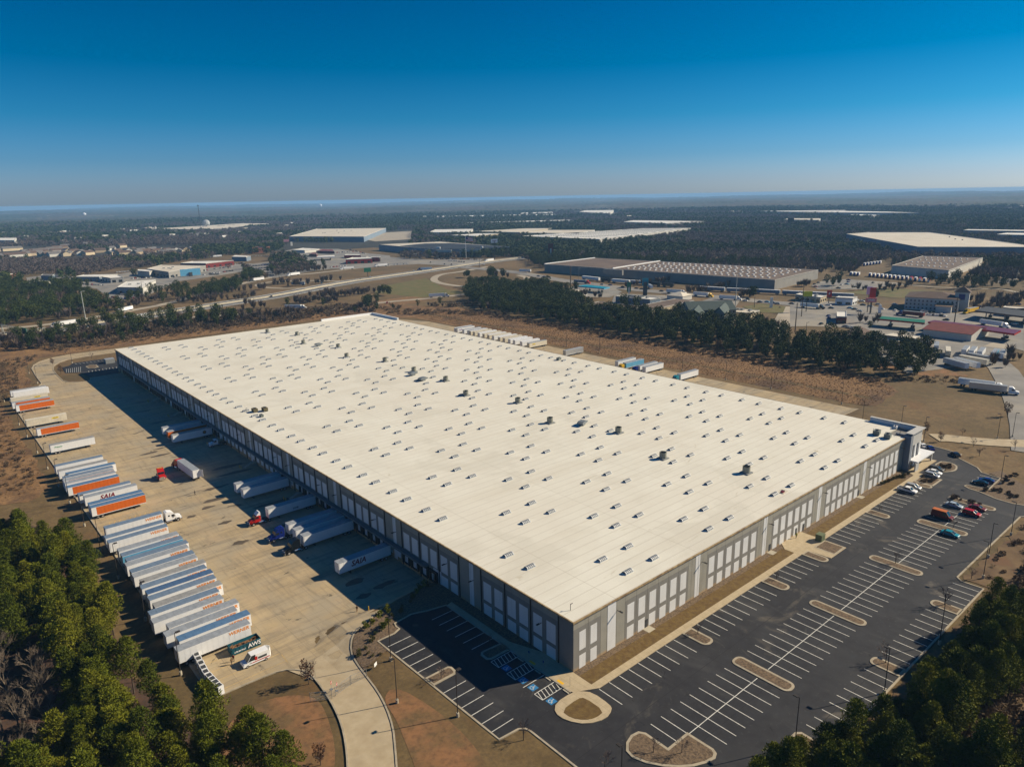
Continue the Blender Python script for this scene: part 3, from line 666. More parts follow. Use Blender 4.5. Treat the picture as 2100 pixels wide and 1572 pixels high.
for p in spots[298:]:
    o_ = len(st.v); st.v += [(v[0]+p[0], v[1]+p[1], v[2]+H+0.002) for v in one.v]; st.f += [tuple(i+o_ for i in f) for f in one.f]; st.m += one.m
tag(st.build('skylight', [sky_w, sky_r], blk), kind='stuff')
# parapets and the office corner
tower_g = mat('office_grey_blue', (0.22, 0.24, 0.27), 0.8, var=0.1, scale=0.3)
off_l = mat('office_light_grey', (0.47, 0.46, 0.43), 0.8, var=0.08, scale=0.3)
o = MB(); o.box(LX-0.4, LX+0.9, 8, 16.5, H-1.5, H+1.45, 0); o.box(LX-0.45, LX-0.4, 0.6, 16.5, H, H+1.4, 1)
o.build('parapet', [off_l, mat('parapet_back', (0.50, 0.54, 0.58), 0.6, var=0.1, scale=0.5)], blk)
o = MB(); o.box(LX-0.4, LX+0.6, LY-36, LY+0.6, H-1.0, H+1.5, 0); o.box(LX-42, LX-0.4, LY-0.2, LY+0.8, H-1.0, H+1.5, 0); o.build('parapet', [white], blk)
o = MB()
o.box(166.3, 168.3, -2.0, 0.5, -0.1, H+0.7, 0)          # dark fin beside the striped wall
o.box(168.3, 168.9, -1.2, 4, -0.1, H+0.4, 0)
o.build('office_fin', tower_g, blk)
o = MB(); o.box(168.9, LX+0.9, -1.4, 0.4, 8.3, H+1.2, 0); o.box(LX-0.2, LX+0.9, -0.4, 8.0, -0.1, H+1.2, 0); o.box(168.9, 170.3, -1.4, 0.4, -0.1, 8.3, 1); o.box(172.6, 173.9, -1.4, 0.4, -0.1, 8.3, 1); o.box(176.4, LX+0.9, -1.4, -0.42, -0.1, 8.3, 1)
o.box(167.2, LX+1.8, -2.2, 0.4, H+1.2, H+1.45, 0); o.box(LX-0.2, LX+1.3, 0.4, 16.8, H+1.46, H+1.6, 0)
o.build('office_wall', [off_l, white], blk)
for x0, x1 in ((170.3, 172.6), (173.9, 176.4)):
    for z0, z1_ in ((3.9, 5.3), (5.4, 6.8), (6.9, 8.3)):
        for q in range(2):
            xa = x0+(x1-x0)*q/2+0.06; o = MB(); o.box(xa, xa+(x1-x0)/2-0.12, -0.9, -0.8, z0+0.05, z1_-0.05); o.build('window', glass, blk)
o = MB(); o.box(168.9, LX-0.2, -0.75, 0.3, -0.1, 8.3); o.build('office_wall', off_l, blk)
o = MB(); o.box(168.0, 183.5, -4.4, -1.41, 3.2, 3.6); o.box(LX+0.9, 183.5, -1.41, 6, 3.2, 3.6); o.build('entrance_canopy', white, blk)
o = MB(); o.box(167.0, 169.8, -4.3, -3.9, -0.1, 3.2, 0); o.box(182.6, 183.2, -4.0, -3.5, -0.1, 3.2, 0); o.build('canopy_pier', off_l, blk)
for x in (170.6, 172.9, 175.0):
    o = MB(); o.box(x, x+1.9, -1.0, -0.92, 0.1, 2.9); o.build('glass_door', glass, blk)
# other walls
o = MB(); o.box(LX-0.3, LX, 8.1, LY-0.3, -1.9, H-0.3); o.box(0.05, LX-0.3, LY-0.3, LY, -1.9, H-0.3); o.build('rear_wall', wall_tan, blk)
# letters 1500-style number on the office front is too small to read: dark plate with digits
def text_mesh(body, size, m, depth=0.01, bold=False, shear=0.0, name='lettering'):
    c = bpy.data.curves.new('t', 'FONT'); c.body = body; c.size = size; c.extrude = depth; c.align_x = 'CENTER'; c.align_y = 'CENTER'; c.shear = shear
    if bold: c.offset = size*0.022
    c.resolution_u = 2
    to = bpy.data.objects.new('t', c); COL.objects.link(to)
    dg = bpy.context.evaluated_depsgraph_get(); me = bpy.data.meshes.new_from_object(to.evaluated_get(dg)); me.name = name
    me.materials.clear(); me.materials.append(m); COL.objects.unlink(to); bpy.data.objects.remove(to); return me
# things standing on the roof
def fan(x, y, label, r=0.95):
    t = thing('roof_fan', label, 'roof fan', (x, y, H+0.002), 0, 'upblast fans along the ridge of the white roof')
    b = MB(); b.box(-1.5, 1.5, -1.5, 1.5, 0, 0.35); b.build('curb', grey, t)
    b = MB(); b.cyl((0, 0, .35), (0, 0, 2.3), r*1.25, r*1.25, 14, 0, False); b.cyl((0, 0, 2.3), (0, 0, .4), r*1.17, r*1.17, 14, 0, False); b.build('fan_shroud', flat('fan_metal', (0.27, 0.27, 0.22), 0.5, var=0.3, scale=1), t)
    b = MB(); b.cyl((0, 0, .9), (0, 0, 1.0), r, r, 14); b.build('fan_blade', black, t)
    return t
fans = [(88.5, 45.5), (97.0, 20), (98, 73), (88.2, 99), (97.6, 128.5), (88.8, 153.3), (97.5, 180.6), (97.2, 207.7), (98.7, 238.2), (89.2, 263.1), (98.5, 290.9), (89, 317.6), (98.5, 347.4), (88.6, 371.5)]
ordn = ['first', 'second', 'third', 'fourth', 'fifth', 'sixth', 'seventh', 'eighth', 'ninth', 'tenth', 'eleventh', 'twelfth', 'thirteenth', 'fourteenth', 'fifteenth', 'sixteenth', 'seventeenth', 'eighteenth', 'nineteenth', 'twentieth']
fans.sort(key=lambda p: p[1])
for i, p in enumerate(fans): fan(p[0], p[1], 'round metal upblast fan on the white roof, %s counted from the car park end' % ordn[i])
def intake(x, y, rz, label):
    t = thing('air_intake', label, 'roof vent', (x, y, H+0.002), rz)
    b = MB(); b.box(-.9, .9, -.9, .9, 0, .8); b.build('curb', grey, t)
    b = MB(); b.prof([(-2.3, 1.0), (-1.2, .8), (1.2, .8), (2.3, 1.0), (2.3, 1.35), (1.2, 1.75), (-1.2, 1.75), (-2.3, 1.35)], -1.2, 1.2, 0); b.build('hood', flat('hood_metal', (0.18, 0.20, 0.21), 0.5, var=0.2, scale=1), t)
intake(95.3, 88.6, 0.3, 'grey gable hood vent on the ridge behind the third fan')
intake(90.2, 189.1, 0.1, 'long grey hood vent near the middle of the roof, nearer of a pair')
intake(92.4, 304.1, 0.1, 'grey hood vent far up the roof ridge')
intake(92.5, 201.5, 0.1, 'long grey hood vent near the middle of the roof, farther of a pair')
def hvac(x, y, rz, label, s=1.0, m=None):
    t = thing('rooftop_unit', label, 'air conditioner', (x, y, H+0.002), rz)
    b = MB(); b.box(-1.5*s, 1.5*s, -1.0*s, 1.0*s, 0.25, 1.7*s); b.build('housing', m or flat('unit_grey_green', (0.16, 0.18, 0.16), 0.6, var=0.2, scale=1), t)
    for q in (-.7*s, .7*s):
        f_ = MB(); f_.cyl((q, 0, 1.7*s), (q, 0, 1.7*s+0.12), .5*s, .5*s, 12); f_.build('fan_grille', black, t)
    b = MB(); b.box(-1.5*s, 1.5*s, -.9*s, -.7*s, 0, .25); b.box(-1.5*s, 1.5*s, .7*s, .9*s, 0, .25); b.build('rail', grey, t)
hvac(10.6, 195.3, 1.57, 'left of two brown rooftop units near the dock edge', 0.9, flat('unit_brown', (0.12, 0.10, 0.05), 0.7)); hvac(14.2, 193.6, 1.57, 'right of two brown rooftop units near the dock edge', 0.9, MATS['unit_brown'])
hvac(9.9, 186.5, 1.57, 'low grey condenser beside a skylight near the dock edge', 0.6)
p_ = P(1798, 891, H); hvac(*p_, 0.2, 'left grey green rooftop unit near the office corner')
p_ = P(1820, 898, H); hvac(*p_, 0.2, 'right grey green rooftop unit near the office corner')
p_ = P(1836, 878, H); hvac(*p_, 0.2, 'small pale condenser by the blue backed parapet', 0.55, white)
p_ = P(1146, 738, H); hvac(*p_, 0.2, 'lone grey rooftop unit near the far roof edge', 0.8)
def vent_pipe(x, y, label, h=1.6):
    b = MB(); b.cyl((0, 0, 0), (0, 0, h), .07, .07, 6); b.box(-.05, .6, -.05, .05, h-.12, h)
    tag(b.build('vent_pipe', black, None, (x, y, H+0.002)), label, 'pipe')
vent_pipe(2.6, 3.4, 'thin bent pipe on the nearest corner of the roof', 1.5); vent_pipe(8.0, 198, 'thin bent pipe near the brown rooftop units'); p_ = P(1790, 888, H); vent_pipe(*p_, 'thin pipe left of the grey green units'); p_ = P(1845, 893, H); vent_pipe(*p_, 'thin pipe right of the grey green units')
p_ = P(1605, 1008, H)
o = MB(); o.box(-1.6, 1.6, -1.0, 1.0, 0, 0.06, 0); o.box(-1.1, 0.1, -.6, .2, .06, .35, 1); o.box(.2, .9, -.3, .6, .06, .25, 2)
tag(o.build('repair_materials', [cream, dkred, darkgrey], None, (p_[0], p_[1], H+0.002), 0.1), 'small pile of red and brown boxes on a mat by a skylight', 'pile of boxes')
# ------------------------------------------------------------------ vehicles
def wheel_mesh(r, w_, n=14):
    b = MB(); b.cyl((0, -w_/2, 0), (0, w_/2, 0), r, r, n, 0); b.cyl((0, -w_/2-.012, 0), (0, w_/2+.012, 0), r*.58, r*.58, n, 1); return b.mesh('wheel', [rubber, rim])
wh_truck = wheel_mesh(.5, .55); wh_front = wheel_mesh(.5, .32); wh_car = wheel_mesh(.34, .22, 12)
TL = 16.0
def trailer_parts(t, side, roof, front=None, panels=False, rear_white=False):
    b = MB(); b.box(0, TL, -1.27, 1.27, 1.15, 4.04, 0); 
    b.box(-0.01, TL+.01, -1.30, 1.30, 1.12, 1.30, 2); b.box(-.01, TL+.01, -1.3, 1.3, 3.96, 4.06, 2)
    if rear_white: b.box(0.01, 1.5, -1.285, 1.285, 1.3, 3.95, 2)
    b.build('body', [side, roof, white if side is not cream else cream], t)
    b = MB(); b.box(-.02, TL+.02, -1.29, 1.29, 4.06, 4.11); 
    for k in range(1, 10): b.box(k*1.6-.03, k*1.6+.03, -1.2, 1.2, 4.11, 4.125)
    b.build('roof', roof, t)
    if panels:
        for sgn in (-1, 1):
            pm = PANEL[(side.name, sgn)] if (side.name, sgn) in PANEL else None
            if pm is None:
                q = MB(); q.box(0.02, 1.17, -0.012, 0.012, 1.33, 3.93); pm = q.mesh('side_panel', side); PANEL[(side.name, sgn)] = pm
            for k in range(13):
                x = 0.2+k*1.2
                if rear_white and k == 0: continue
                obj('side_panel', pm, t, (x, sgn*1.285, 0))
    for s_ in (-1, 1):
        b = MB(); b.box(-.05, -.0, min(0.02*s_, 1.22*s_), max(.02*s_, 1.22*s_), 1.25, 3.95); b.build('rear_door', white if side is not cream else cream, t)
    for x in (1.6, 2.9):
        for s_ in (-1, 1): obj('wheel', wh_truck, t, (x, s_*.95, .5))
    b = MB(); b.box(.4, 4.2, -.5, .5, .75, 1.14); b.box(-.02, .1, -1.0, 1.0, .5, .62); b.box(-.02, .06, -.7, -.6, .6, 1.14); b.box(-.02, .06, .6, .7, .6, 1.14); b.box(4.2, 15, -.15, .15, .95, 1.14); b.build('chassis', black, t)
    b = MB(); b.box(12.4, 12.6, -.85, -.7, .05, 1.14); b.box(12.4, 12.6, .7, .85, .05, 1.14); b.box(12.3, 12.7, -.95, .95, .0, .06); b.build('landing_gear', black, t)
PANEL = {}
def trailer(x, y, rz, side, roof, label, group=None, text=None, panels=False, rear_white=False, z=-1.5):
    t = thing('semi_trailer', label, 'trailer', (x, y, z), rz, group)
    trailer_parts(t, side, roof, None, panels, rear_white)
    if text:
        me, px, pz, s_ = text
        o = obj('lettering', me, t, (px, s_*1.312, pz)); o.rotation_euler = (math.pi/2, 0, 0 if s_ < 0 else math.pi)
    return t
or_txt = flat('orange_lettering', (0.75, 0.25, 0.02), 0.5); rd_txt = flat('dark_red_lettering', (0.20, 0.004, 0.01), 0.5)
gr_txt = flat('green_lettering', (0.01, 0.25, 0.06), 0.5); ye_lab = flat('yellow_label', (0.75, 0.55, 0.02), 0.5); wh_txt = flat('white_lettering', (0.8, 0.8, 0.8), 0.5); bk_txt = flat('dark_lettering', (0.02, 0.02, 0.03), 0.5)
t_wer = text_mesh('WERNER', 1.15, or_txt, 0.006, True, 0.1)
t_saia = text_mesh('SAIA', 2.2, rd_txt, 0.006, True, 0.25)
t_prem = text_mesh('Premier', 0.85, gr_txt, 0.006, True, 0.2)
t_yrc = text_mesh('ROADWAY', 0.6, bk_txt, 0.006, True)
def badge(w_, h_, m1, txt, m2, size, name='sign_panel'):
    """coloured label with a word on it, built flat in the xy plane"""
    b = MB(); b.box(-w_/2, w_/2, -h_/2, h_/2, -.006, 0.0); me1 = b.mesh(name, m1)
    me2 = text_mesh(txt, size, m2, 0.004, True)
    v = [tuple(q.co) for q in me1.vertices]; f = [tuple(p.vertices) for p in me1.polygons]; n = len(v)
    v += [(q.co.x, q.co.y, q.co.z+.006) for q in me2.vertices]; f2 = [tuple(i+n for i in p.vertices) for p in me2.polygons]
    me = bpy.data.meshes.new('lettering'); me.from_pydata(v, [], f+f2); me.materials.append(m1); me.materials.append(m2)
    me.polygons.foreach_set('material_index', [0]*len(f)+[1]*len(f2)); me.update(); return me
t_yel = badge(2.6, .7, ye_lab, 'YELLOW', bk_txt, .5); 
b_ = MB(); b_.add([(.72*math.cos(a*math.pi/10), .72*math.sin(a*math.pi/10), 0) for a in range(20)], [tuple(range(20))], 0)
b_.add([(x, y, .008) for x, y in ((-.42, .42), (-.42, -.1), (0, -.5), (.42, -.1), (.42, .42))], [(0, 1, 2, 3, 4)], 1)
t_ups = b_.mesh('emblem', [bk_txt, flat('gold_emblem', (0.45, 0.22, 0.03), 0.5)])
rows = [  # x rear, y of the near side, side, roof, text, panels, words
 (-58.5, 138.2, white, bluealu, 'W', 1, 'white trailer with orange letters coupled to the white tractor'),
 (-59.9, 131.0, white, bluealu, None, 0, 'white trailer tucked between two others, just below the coupled one'),
 (-59.9, 127.2, white, bluealu, 'W', 1, 'white trailer with a full view of its orange letters, third below the white tractor'),
 (-59.0, 119.5, white, alu, 'W', 0, 'white grey roofed trailer after the gap, touching the blue sided one'),
 (-59.0, 115.7, ltblue, bluealu, None, 0, 'light blue sided trailer among the white ones'),
 (-58.7, 111.7, white, bluealu, 'W', 0, 'white trailer just below the light blue sided one'),
 (-59.5, 108.8, white, alu, 'W', 0, 'white trailer second below the light blue sided one'),
 (-59.4, 104.0, white, bluealu, 'W', 0, 'white trailer third below the light blue sided one'),
 (-59.6, 101.0, white, alu, 'W', 0, 'white trailer fourth below the light blue sided one'),
 (-58.8, 96.5, white, greyalu, 'W', 0, 'white trailer with a warm grey roof, upper one of two such'),
 (-59.6, 93.3, white, bluealu, 'W', 0, 'white trailer directly below the upper warm grey roof'),
 (-59.2, 89.6, white, flat('deep_blue_roof', (0.07, 0.13, 0.24), 0.5, var=0.2, scale=0.9), 'W', 0, 'white trailer with the darkest blue roof of the long row'),
 (-59.6, 86.2, white, bluealu, 'W', 0, 'white trailer directly below the darkest blue roof'),
 (-59.5, 82.0, white, greyalu, 'W', 0, 'white trailer with a warm grey roof, lower one of two such'),
 (-61.3, 79.0, white, bluealu, 'W', 0, 'white trailer pushed back to the fence below the lower warm grey roof'),
 (-61.7, 75.0, white, alu, 'W', 0, 'white trailer pushed farthest back in the long row'),
 (-59.6, 70.5, white, alu, 'W', 0, 'white trailer standing forward, fourth from the lower end of the row'),
 (-61.1, 67.4, white, alu, 'W', 0, 'white trailer third from the lower end of the row'),
 (-59.4, 63.6, white, flat('mid_blue_roof', (0.10, 0.19, 0.32), 0.5, var=0.2, scale=0.9), 'W', 0, 'white blue roofed trailer second from the lower end of the row'),
 (-60.9, 59.9, white, alu, 'W', 1, 'nearest white trailer of the long row, beside the open dumpster'),
 (-60.3, 210.0, white, bluealu, None, 0, 'white trailer heading the block above the dhl red tractor'),
 (-60.2, 203.4, white, greyalu, None, 0, 'white grey roofed trailer, second of the middle block'),
 (-58.6, 197.7, white, MATS['mid_blue_roof'], None, 0, 'white trailer with a bright blue roof in the middle block'),
 (-60.1, 194.2, white, bluealu, None, 0, 'white trailer squeezed below the bright blue roof'),
 (-60.6, 190.9, orange, alu, None, 0, 'orange trailer with a plain grey roof in the middle block'),
 (-60.7, 187.6, white, alu, None, 0, 'white trailer between the two orange ones of the middle block'),
 (-60.8, 183.0, orange, MATS['mid_blue_roof'], None, 1, 'orange trailer with a blue roof and white rear panel, foot of the middle block'),
 (-59.2, 173.1, white, bluealu, None, 0, 'white blue roofed trailer just above the one with dark red letters'),
 (-58.2, 169.2, white, alu, 'S', 0, 'white trailer with large dark red letters in the left row'),
 (-58.3, 161.5, white, MATS['mid_blue_roof'], None, 0, 'white blue roofed trailer right behind the nearest orange one'),
 (-58.4, 158.3, orange, MATS['mid_blue_roof'], None, 1, 'nearest orange trailer with blue roof above the white tractor'),
 (-57.5, 239.2, white, greyalu, 'P', 1, 'lone white trailer with green letters near its rear'),
 (-58.0, 268.7, orange, alu, None, 1, 'lone orange trailer above the white one with green letters'),
 (-59.6, 287.6, cream, cream, 'Y', 1, 'cream trailer with a yellow label standing alone'),
 (-57.7, 356.3, white, greyalu, None, 0, 'farthest white trailer of the left row'),
 (-57.1, 351.7, white, white, None, 1, 'second farthest white trailer, clean bright side'),
 (-59.6, 338.2, cream, cream, 'Y', 0, 'cream trailer with a yellow label next to the far orange pair'),
 (-60.2, 328.0, orange, alu, None, 0, 'farther orange trailer of the far pair'),
 (-59.6, 320.5, orange, alu, None, 1, 'nearer orange trailer of the far pair')]
for x, y, sd, rf, tx, pn, lab in rows:
    lab = lab.replace('the dhl red', 'the red')
    txt = {'W': (t_wer, 13.3, 3.32, -1), 'S': (t_saia, 6.6, 2.75, -1), 'P': (t_prem, 2.8, 3.0, -1), 'Y': (t_yel, 11.4, 3.1, -1), None: None}[tx]
    trailer(x, y+1.3, rnd.uniform(-.006, .006) if y > 300 else 0, sd, rf, lab, 'trailers parked along the left edge of the truck court', txt, pn, sd is orange, -1.5)
dockrow = [(231.3, white, alu, None, 'white trailer backed to the dock, farthest of three'), (223.9, orange, alu, None, 'orange trailer backed to the dock with its nose in the sun'),
 (217.3, white, greyalu, 'U', 'white trailer at the dock with a round dark emblem'), (145.2, white, alu, None, 'white trailer at the dock, farther of the pair across from the walking person'),
 (138.8, white, alu, None, 'white trailer at the dock, nearer of the pair across from the walking person'), (117.8, white, alu, 'B', 'white trailer at the dock coupled to the red and white tractor'),
 (102.6, white, alu, None, 'white trailer at the dock coupled to the blue tractor'), (97.6, white, alu, None, 'white trailer at the dock between the blue and the black tractor'), (92.4, white, alu, None, 'white trailer at the dock coupled to the black tractor'),
 (70.9, white, alu, 'S', 'white trailer at the dock with large dark red letters')]
t_blk = text_mesh('DIXIE', .75, bk_txt, .006, True)
for y, sd, rf, tx, lab in dockrow:
    txt = {'U': (t_ups, 3.2, 2.75, 1), 'S': (t_saia, 10.2, 2.75, 1), 'B': (t_blk, 7.0, 2.0, 1), None: None}[tx]
    trailer(-0.75, y+1.3, math.pi, sd, rf, lab, 'trailers backed up to the dock doors', txt, y < 120, False, -1.5)
# road tractors
def tractor(x, y, rz, m, label, z=-1.5, sleeper=True, m2=None, wing=None, group=None):
    t = thing('truck_tractor', label, 'truck', (x, y, z), rz, group); m2 = m2 or m
    x0 = 2.5 if sleeper else 3.6
    b = MB(); b.prof([(x0, 1.0), (x0, 3.75 if sleeper else 2.9), (x0+.5, 3.95 if sleeper else 3.05), (4.5, 3.55 if sleeper else 3.0), (5.05, 2.85), (5.35, 2.1), (5.35, 1.0)], -1.15, 1.15, 0); b.build('cab', m, t)
    b = MB(); b.prof([(5.34, .75), (5.34, 2.08), (6.6, 1.85), (7.05, 1.55), (7.15, .75)], -.95, .95, 0); b.build('hood', m2, t)
    b = MB(); b.box(7.05, 7.3, -1.15, 1.15, .35, .8, 0); b.box(7.1, 7.2, -.55, .55, .8, 1.6, 0); b.build('bumper', chrome, t)
    b = MB()
    for s_ in (-1, 1): b.prof([(5.45, .9), (5.6, 1.35), (6.3, 1.35), (6.75, .95), (6.75, 1.2), (6.4, 1.55), (5.5, 1.55), (5.3, 1.1)], s_*1.2-.2, s_*1.2+.2, 0)
    b.build('mudguard', m2, t)
    b = MB(); b.add([(5.09, -1.0, 2.86), (5.09, 1.0, 2.86), (5.38, 1.0, 2.12), (5.38, -1.0, 2.12)], [(0, 3, 2, 1)]); b.build('windscreen', glass, t)
    for s_ in (-1, 1):
        b = MB(); b.box(4.2, 5.0, min(s_*1.155, s_*1.17), max(s_*1.155, s_*1.17), 2.05, 2.75); b.build('side_window', glass, t)
        if sleeper: b = MB(); b.box(3.2, 3.7, min(s_*1.155, s_*1.17), max(s_*1.155, s_*1.17), 2.3, 2.8); b.build('side_window', glass, t)
        b = MB(); b.box(5.1, 5.25, min(s_*1.25, s_*1.5), max(s_*1.25, s_*1.5), 2.0, 2.6); b.box(5.1, 5.2, min(s_*1.1, s_*1.4), max(s_*1.1, s_*1.4), 2.25, 2.3); b.build('mirror', black, t)
        b = MB(); b.cyl((2.6, s_*1.0, .75), (4.3, s_*1.0, .75), .33, .33, 10); b.build('fuel_tank', chrome, t)
        b = MB(); b.cyl((x0-.12, s_*.95, 1.1), (x0-.12, s_*.95, 3.7), .09, .09, 6); b.build('exhaust_stack', chrome, t)
        obj('wheel', wh_front, t, (6.0, s_*1.05, .5))
        for xx in (.9, 2.2): obj('wheel', wh_truck, t, (xx, s_*.95, .5))
        b = MB(); b.box(7.16, 7.2, min(s_*.62, s_*.95), max(s_*.62, s_*.95), 1.0, 1.3); b.build('headlight', white, t)
    b = MB(); b.box(0, 7.0, -.45, .45, .6, .95); b.box(.9, 2.0, -.55, .55, .95, 1.12); b.box(.4, 2.9, -1.2, -.65, 1.02, 1.06); b.box(.4, 2.9, .65, 1.2, 1.02, 1.06); b.build('chassis', black, t)
    if wing:
        b = MB(); b.prof([(x0, 2.95), (x0, 4.0), (x0+.3, 4.05), (4.9, 3.1), (4.5, 2.98)], -1.05, 1.05, 0); b.build('roof_fairing', wing, t)
    elif not sleeper: pass
    return t
t_ = tractor(-44.1, 139.6, 0, white, 'white sleeper cab tractor coupled to the first trailer of the long row')
tractor(-31.1, 185.0, -math.pi/2-.12, red, 'red day cab tractor with yellow letters driving alone across the concrete', sleeper=True)
tl = trailer(-22.4, 169.6, math.pi/2+.04, white, alu, 'white trailer with its rear doors open, pulled away from the dock', None, None, True, False)
tractor(-23.0, 184.0, math.pi/2+.15, red, 'red tractor at the far end of the pulled away trailer')
tractor(-15.7, 119.1, math.pi, red, 'red tractor with a white roof fairing at the dock', m2=red, sleeper=False, wing=white)
tractor(-15.6, 103.9, math.pi, blue, 'dark blue sleeper tractor at the dock')
tractor(-15.4, 93.6, math.pi, blackpaint, 'black sleeper tractor at the dock, nearest of the tractors there')
tractor(0.2, 203.6, math.pi, white, 'white day cab tractor parked in the shade by the dock stairs', sleeper=False)
o = obj('open_door', MB().box(0, .05, 0, 1.2, 1.25, 3.95).mesh('open_door', white), tl, (-.02, -1.27, 0)); o.rotation_euler = (0, 0, 2.2)
me = text_mesh('DHL', .8, ye_lab, .006, True); t_d = [o for o in COL.objects if o.get('label', '').startswith('red day cab')][0]
o = obj('lettering', me, t_d, (3.6, 0, 3.93)); o.rotation_euler = (0, .12, math.pi/2)
# back court trailers (far side of the warehouse)
def ty(px, py): return P(1000+px/3, 380+py/3, -0.4)[1]
fed = badge(5, 1.6, white, 'FedEx', flat('purple_lettering', (0.08, 0.02, 0.2), .5), 1.5)
back = [(1210, 1190, white, alu, 'white trailer behind the roof edge coupled to the teal tractor', teal), (975, 1150, white, alu, 'nearer white trailer of four in the rear court', None), (945, 1141, white, alu, 'white trailer coupled to the dark blue tractor in the rear court', blue),
 (880, 1118, ltblue, alu, 'light blue trailer coupled to the yellow tractor in the rear court', yellow), (833, 1107, white, alu, 'farthest white trailer of four in the rear court', None), (485, 1045, silver, alu, 'lone silver trailer in the rear court', None),
 (265, 997, cream, alu, 'cream trailer with yellow label, nearest of three', None), (235, 985, white, white, 'middle cream roofed trailer of three in the rear court', None), (195, 975, white, white, 'white trailer, farthest of three in the rear court', None)]
for i, d_ in enumerate(((160, 970), (130, 962), (105, 955), (80, 945), (55, 938), (30, 931), (5, 924), (-20, 917), (-40, 911))):
    back.append((d_[0], d_[1], cream if i % 3 else white, cream if i % 2 else white, '%s trailer of the long cream block in the rear court, counted from the near end' % ordn[i], None))
back += [(-105, 918, white, alu, 'nearer white trailer of the pair beyond the cream block', None), (-125, 910, white, alu, 'farther white trailer of the pair beyond the cream block', None), (-170, 902, white, alu, 'farthest trailer of the rear court, large letters on its rear', None), (-140, 893, white, white, 'white trailer set back beside the lettered one', None)]
for px, py, sd, rf, lab, tr in back:
    y = ty(px, py)+1.3; xr = 233.2
    t_ = trailer(xr, y, math.pi, sd, rf, lab, 'trailers parked in the rear court', (t_yel, 12, 3.0, 1) if 'yellow label' in lab else (fed, 13, 2.7, 1) if 'lettered' in lab or 'letters' in lab else None, False)
    if tr: tractor(xr-15.0, y, math.pi, tr, {'teal_paint': 'teal tractor peeking over the roof edge', 'dark_blue_paint': 'dark blue tractor peeking over the roof edge', 'yellow_paint': 'yellow tractor peeking over the roof edge'}[tr.name])
# dumpster, van, cabinets
t = thing('open_dumpster', 'open teal dumpster full of wood scraps with white letters', 'dumpster', (-50.9, 56.3, hg(-48, 57)), 0)
b = MB(); b.box(0, 6.7, 0, .08, .2, 1.8); b.box(0, 6.7, 2.42, 2.5, .2, 1.8); b.box(0, .08, .08, 2.42, .2, 1.8); b.box(6.62, 6.7, .08, 2.42, .2, 1.8); b.box(0, 6.7, 0, 2.5, .12, .2)
for k in range(8): b.box(.2+.85*k, .3+.85*k, -.08, 0, .2, 1.75)
b.box(0, 6.7, -.1, .0, 1.7, 1.85); b.build('bin', flat('dumpster_teal', (0.01, 0.10, 0.14), .5, var=.3, scale=1), t)
b = MB()
for k in range(40):
    x = rnd.uniform(.5, 6); y = rnd.uniform(.4, 2.1); a = rnd.uniform(0, 3.1); l = rnd.uniform(.3, .8); z = rnd.uniform(.9, 1.5)
    b.cyl((x-l*math.cos(a)*.7, y-l*math.sin(a)*.4, z), (x+l*math.cos(a)*.7, y+l*math.sin(a)*.4, z+rnd.uniform(-.2, .4)), .09, .09, 4)
b.box(.1, 6.6, .1, 2.4, .3, 1.0); tag(b.build('wood_scraps', flat('scrap_wood', (.28, .14, .06), .9, var=.5, scale=2), t), kind='stuff')
for k in range(4): obj('wheel', MB().cyl((0, -.1, 0), (0, .1, 0), .12, .12, 8).mesh('wheel', black), t, (.5+5.6*(k % 2), .3+1.9*(k//2), .12))
o = obj('lettering', text_mesh('AWS', 1.35, wh_txt, .01, True), t, (5.2, -.115, 1.0)); o.rotation_euler = (math.pi/2, 0, 0)
o = obj('lettering', text_mesh('678-88-9067', .5, wh_txt, .01, True), t, (1.9, -.115, .75)); o.rotation_euler = (math.pi/2, 0, 0)
def carbody(kind, m, far=False):
    """closed outlines: lower body, greenhouse and roof"""
    L, W = {'sedan': (4.7, .9), 'suv': (4.8, .95), 'pickup': (5.8, 1.0), 'van': (5.9, 1.05), 'minivan': (5.0, .98)}[kind]
    lo = {'sedan': [(0, .35), (0, .85), (.25, .98), (1.0, 1.0), (3.4, .95), (4.5, .75), (4.7, .6), (4.7, .35)],
          'suv': [(0, .4), (0, 1.0), (.15, 1.1), (3.6, 1.08), (4.6, .92), (4.8, .75), (4.8, .4)],
          'pickup': [(0, .5), (0, 1.15), (2.2, 1.15), (4.5, 1.15), (5.6, 1.02), (5.8, .85), (5.8, .5)],
          'van': [(0, .4), (0, 1.2), (4.6, 1.25), (5.7, 1.0), (5.9, .75), (5.9, .4)],
          'minivan': [(0, .4), (0, 1.0), (3.8, 1.05), (4.8, .85), (5.0, .65), (5.0, .4)]}[kind]
    gh = {'sedan': [(.55, .98), (1.25, 1.40), (2.75, 1.42), (3.6, .95)], 'suv': [(.12, 1.09), (.5, 1.62), (2.9, 1.66), (3.75, 1.07)],
          'pickup': [(2.15, 1.14), (2.35, 1.78), (3.8, 1.80), (4.55, 1.14)], 'van': [(.05, 1.2), (.2, 2.45), (4.0, 2.5), (4.95, 1.22)], 'minivan': [(.1, 1.0), (.4, 1.68), (3.2, 1.72), (4.4, 1.02)]}[kind]
    return L, W, lo, gh
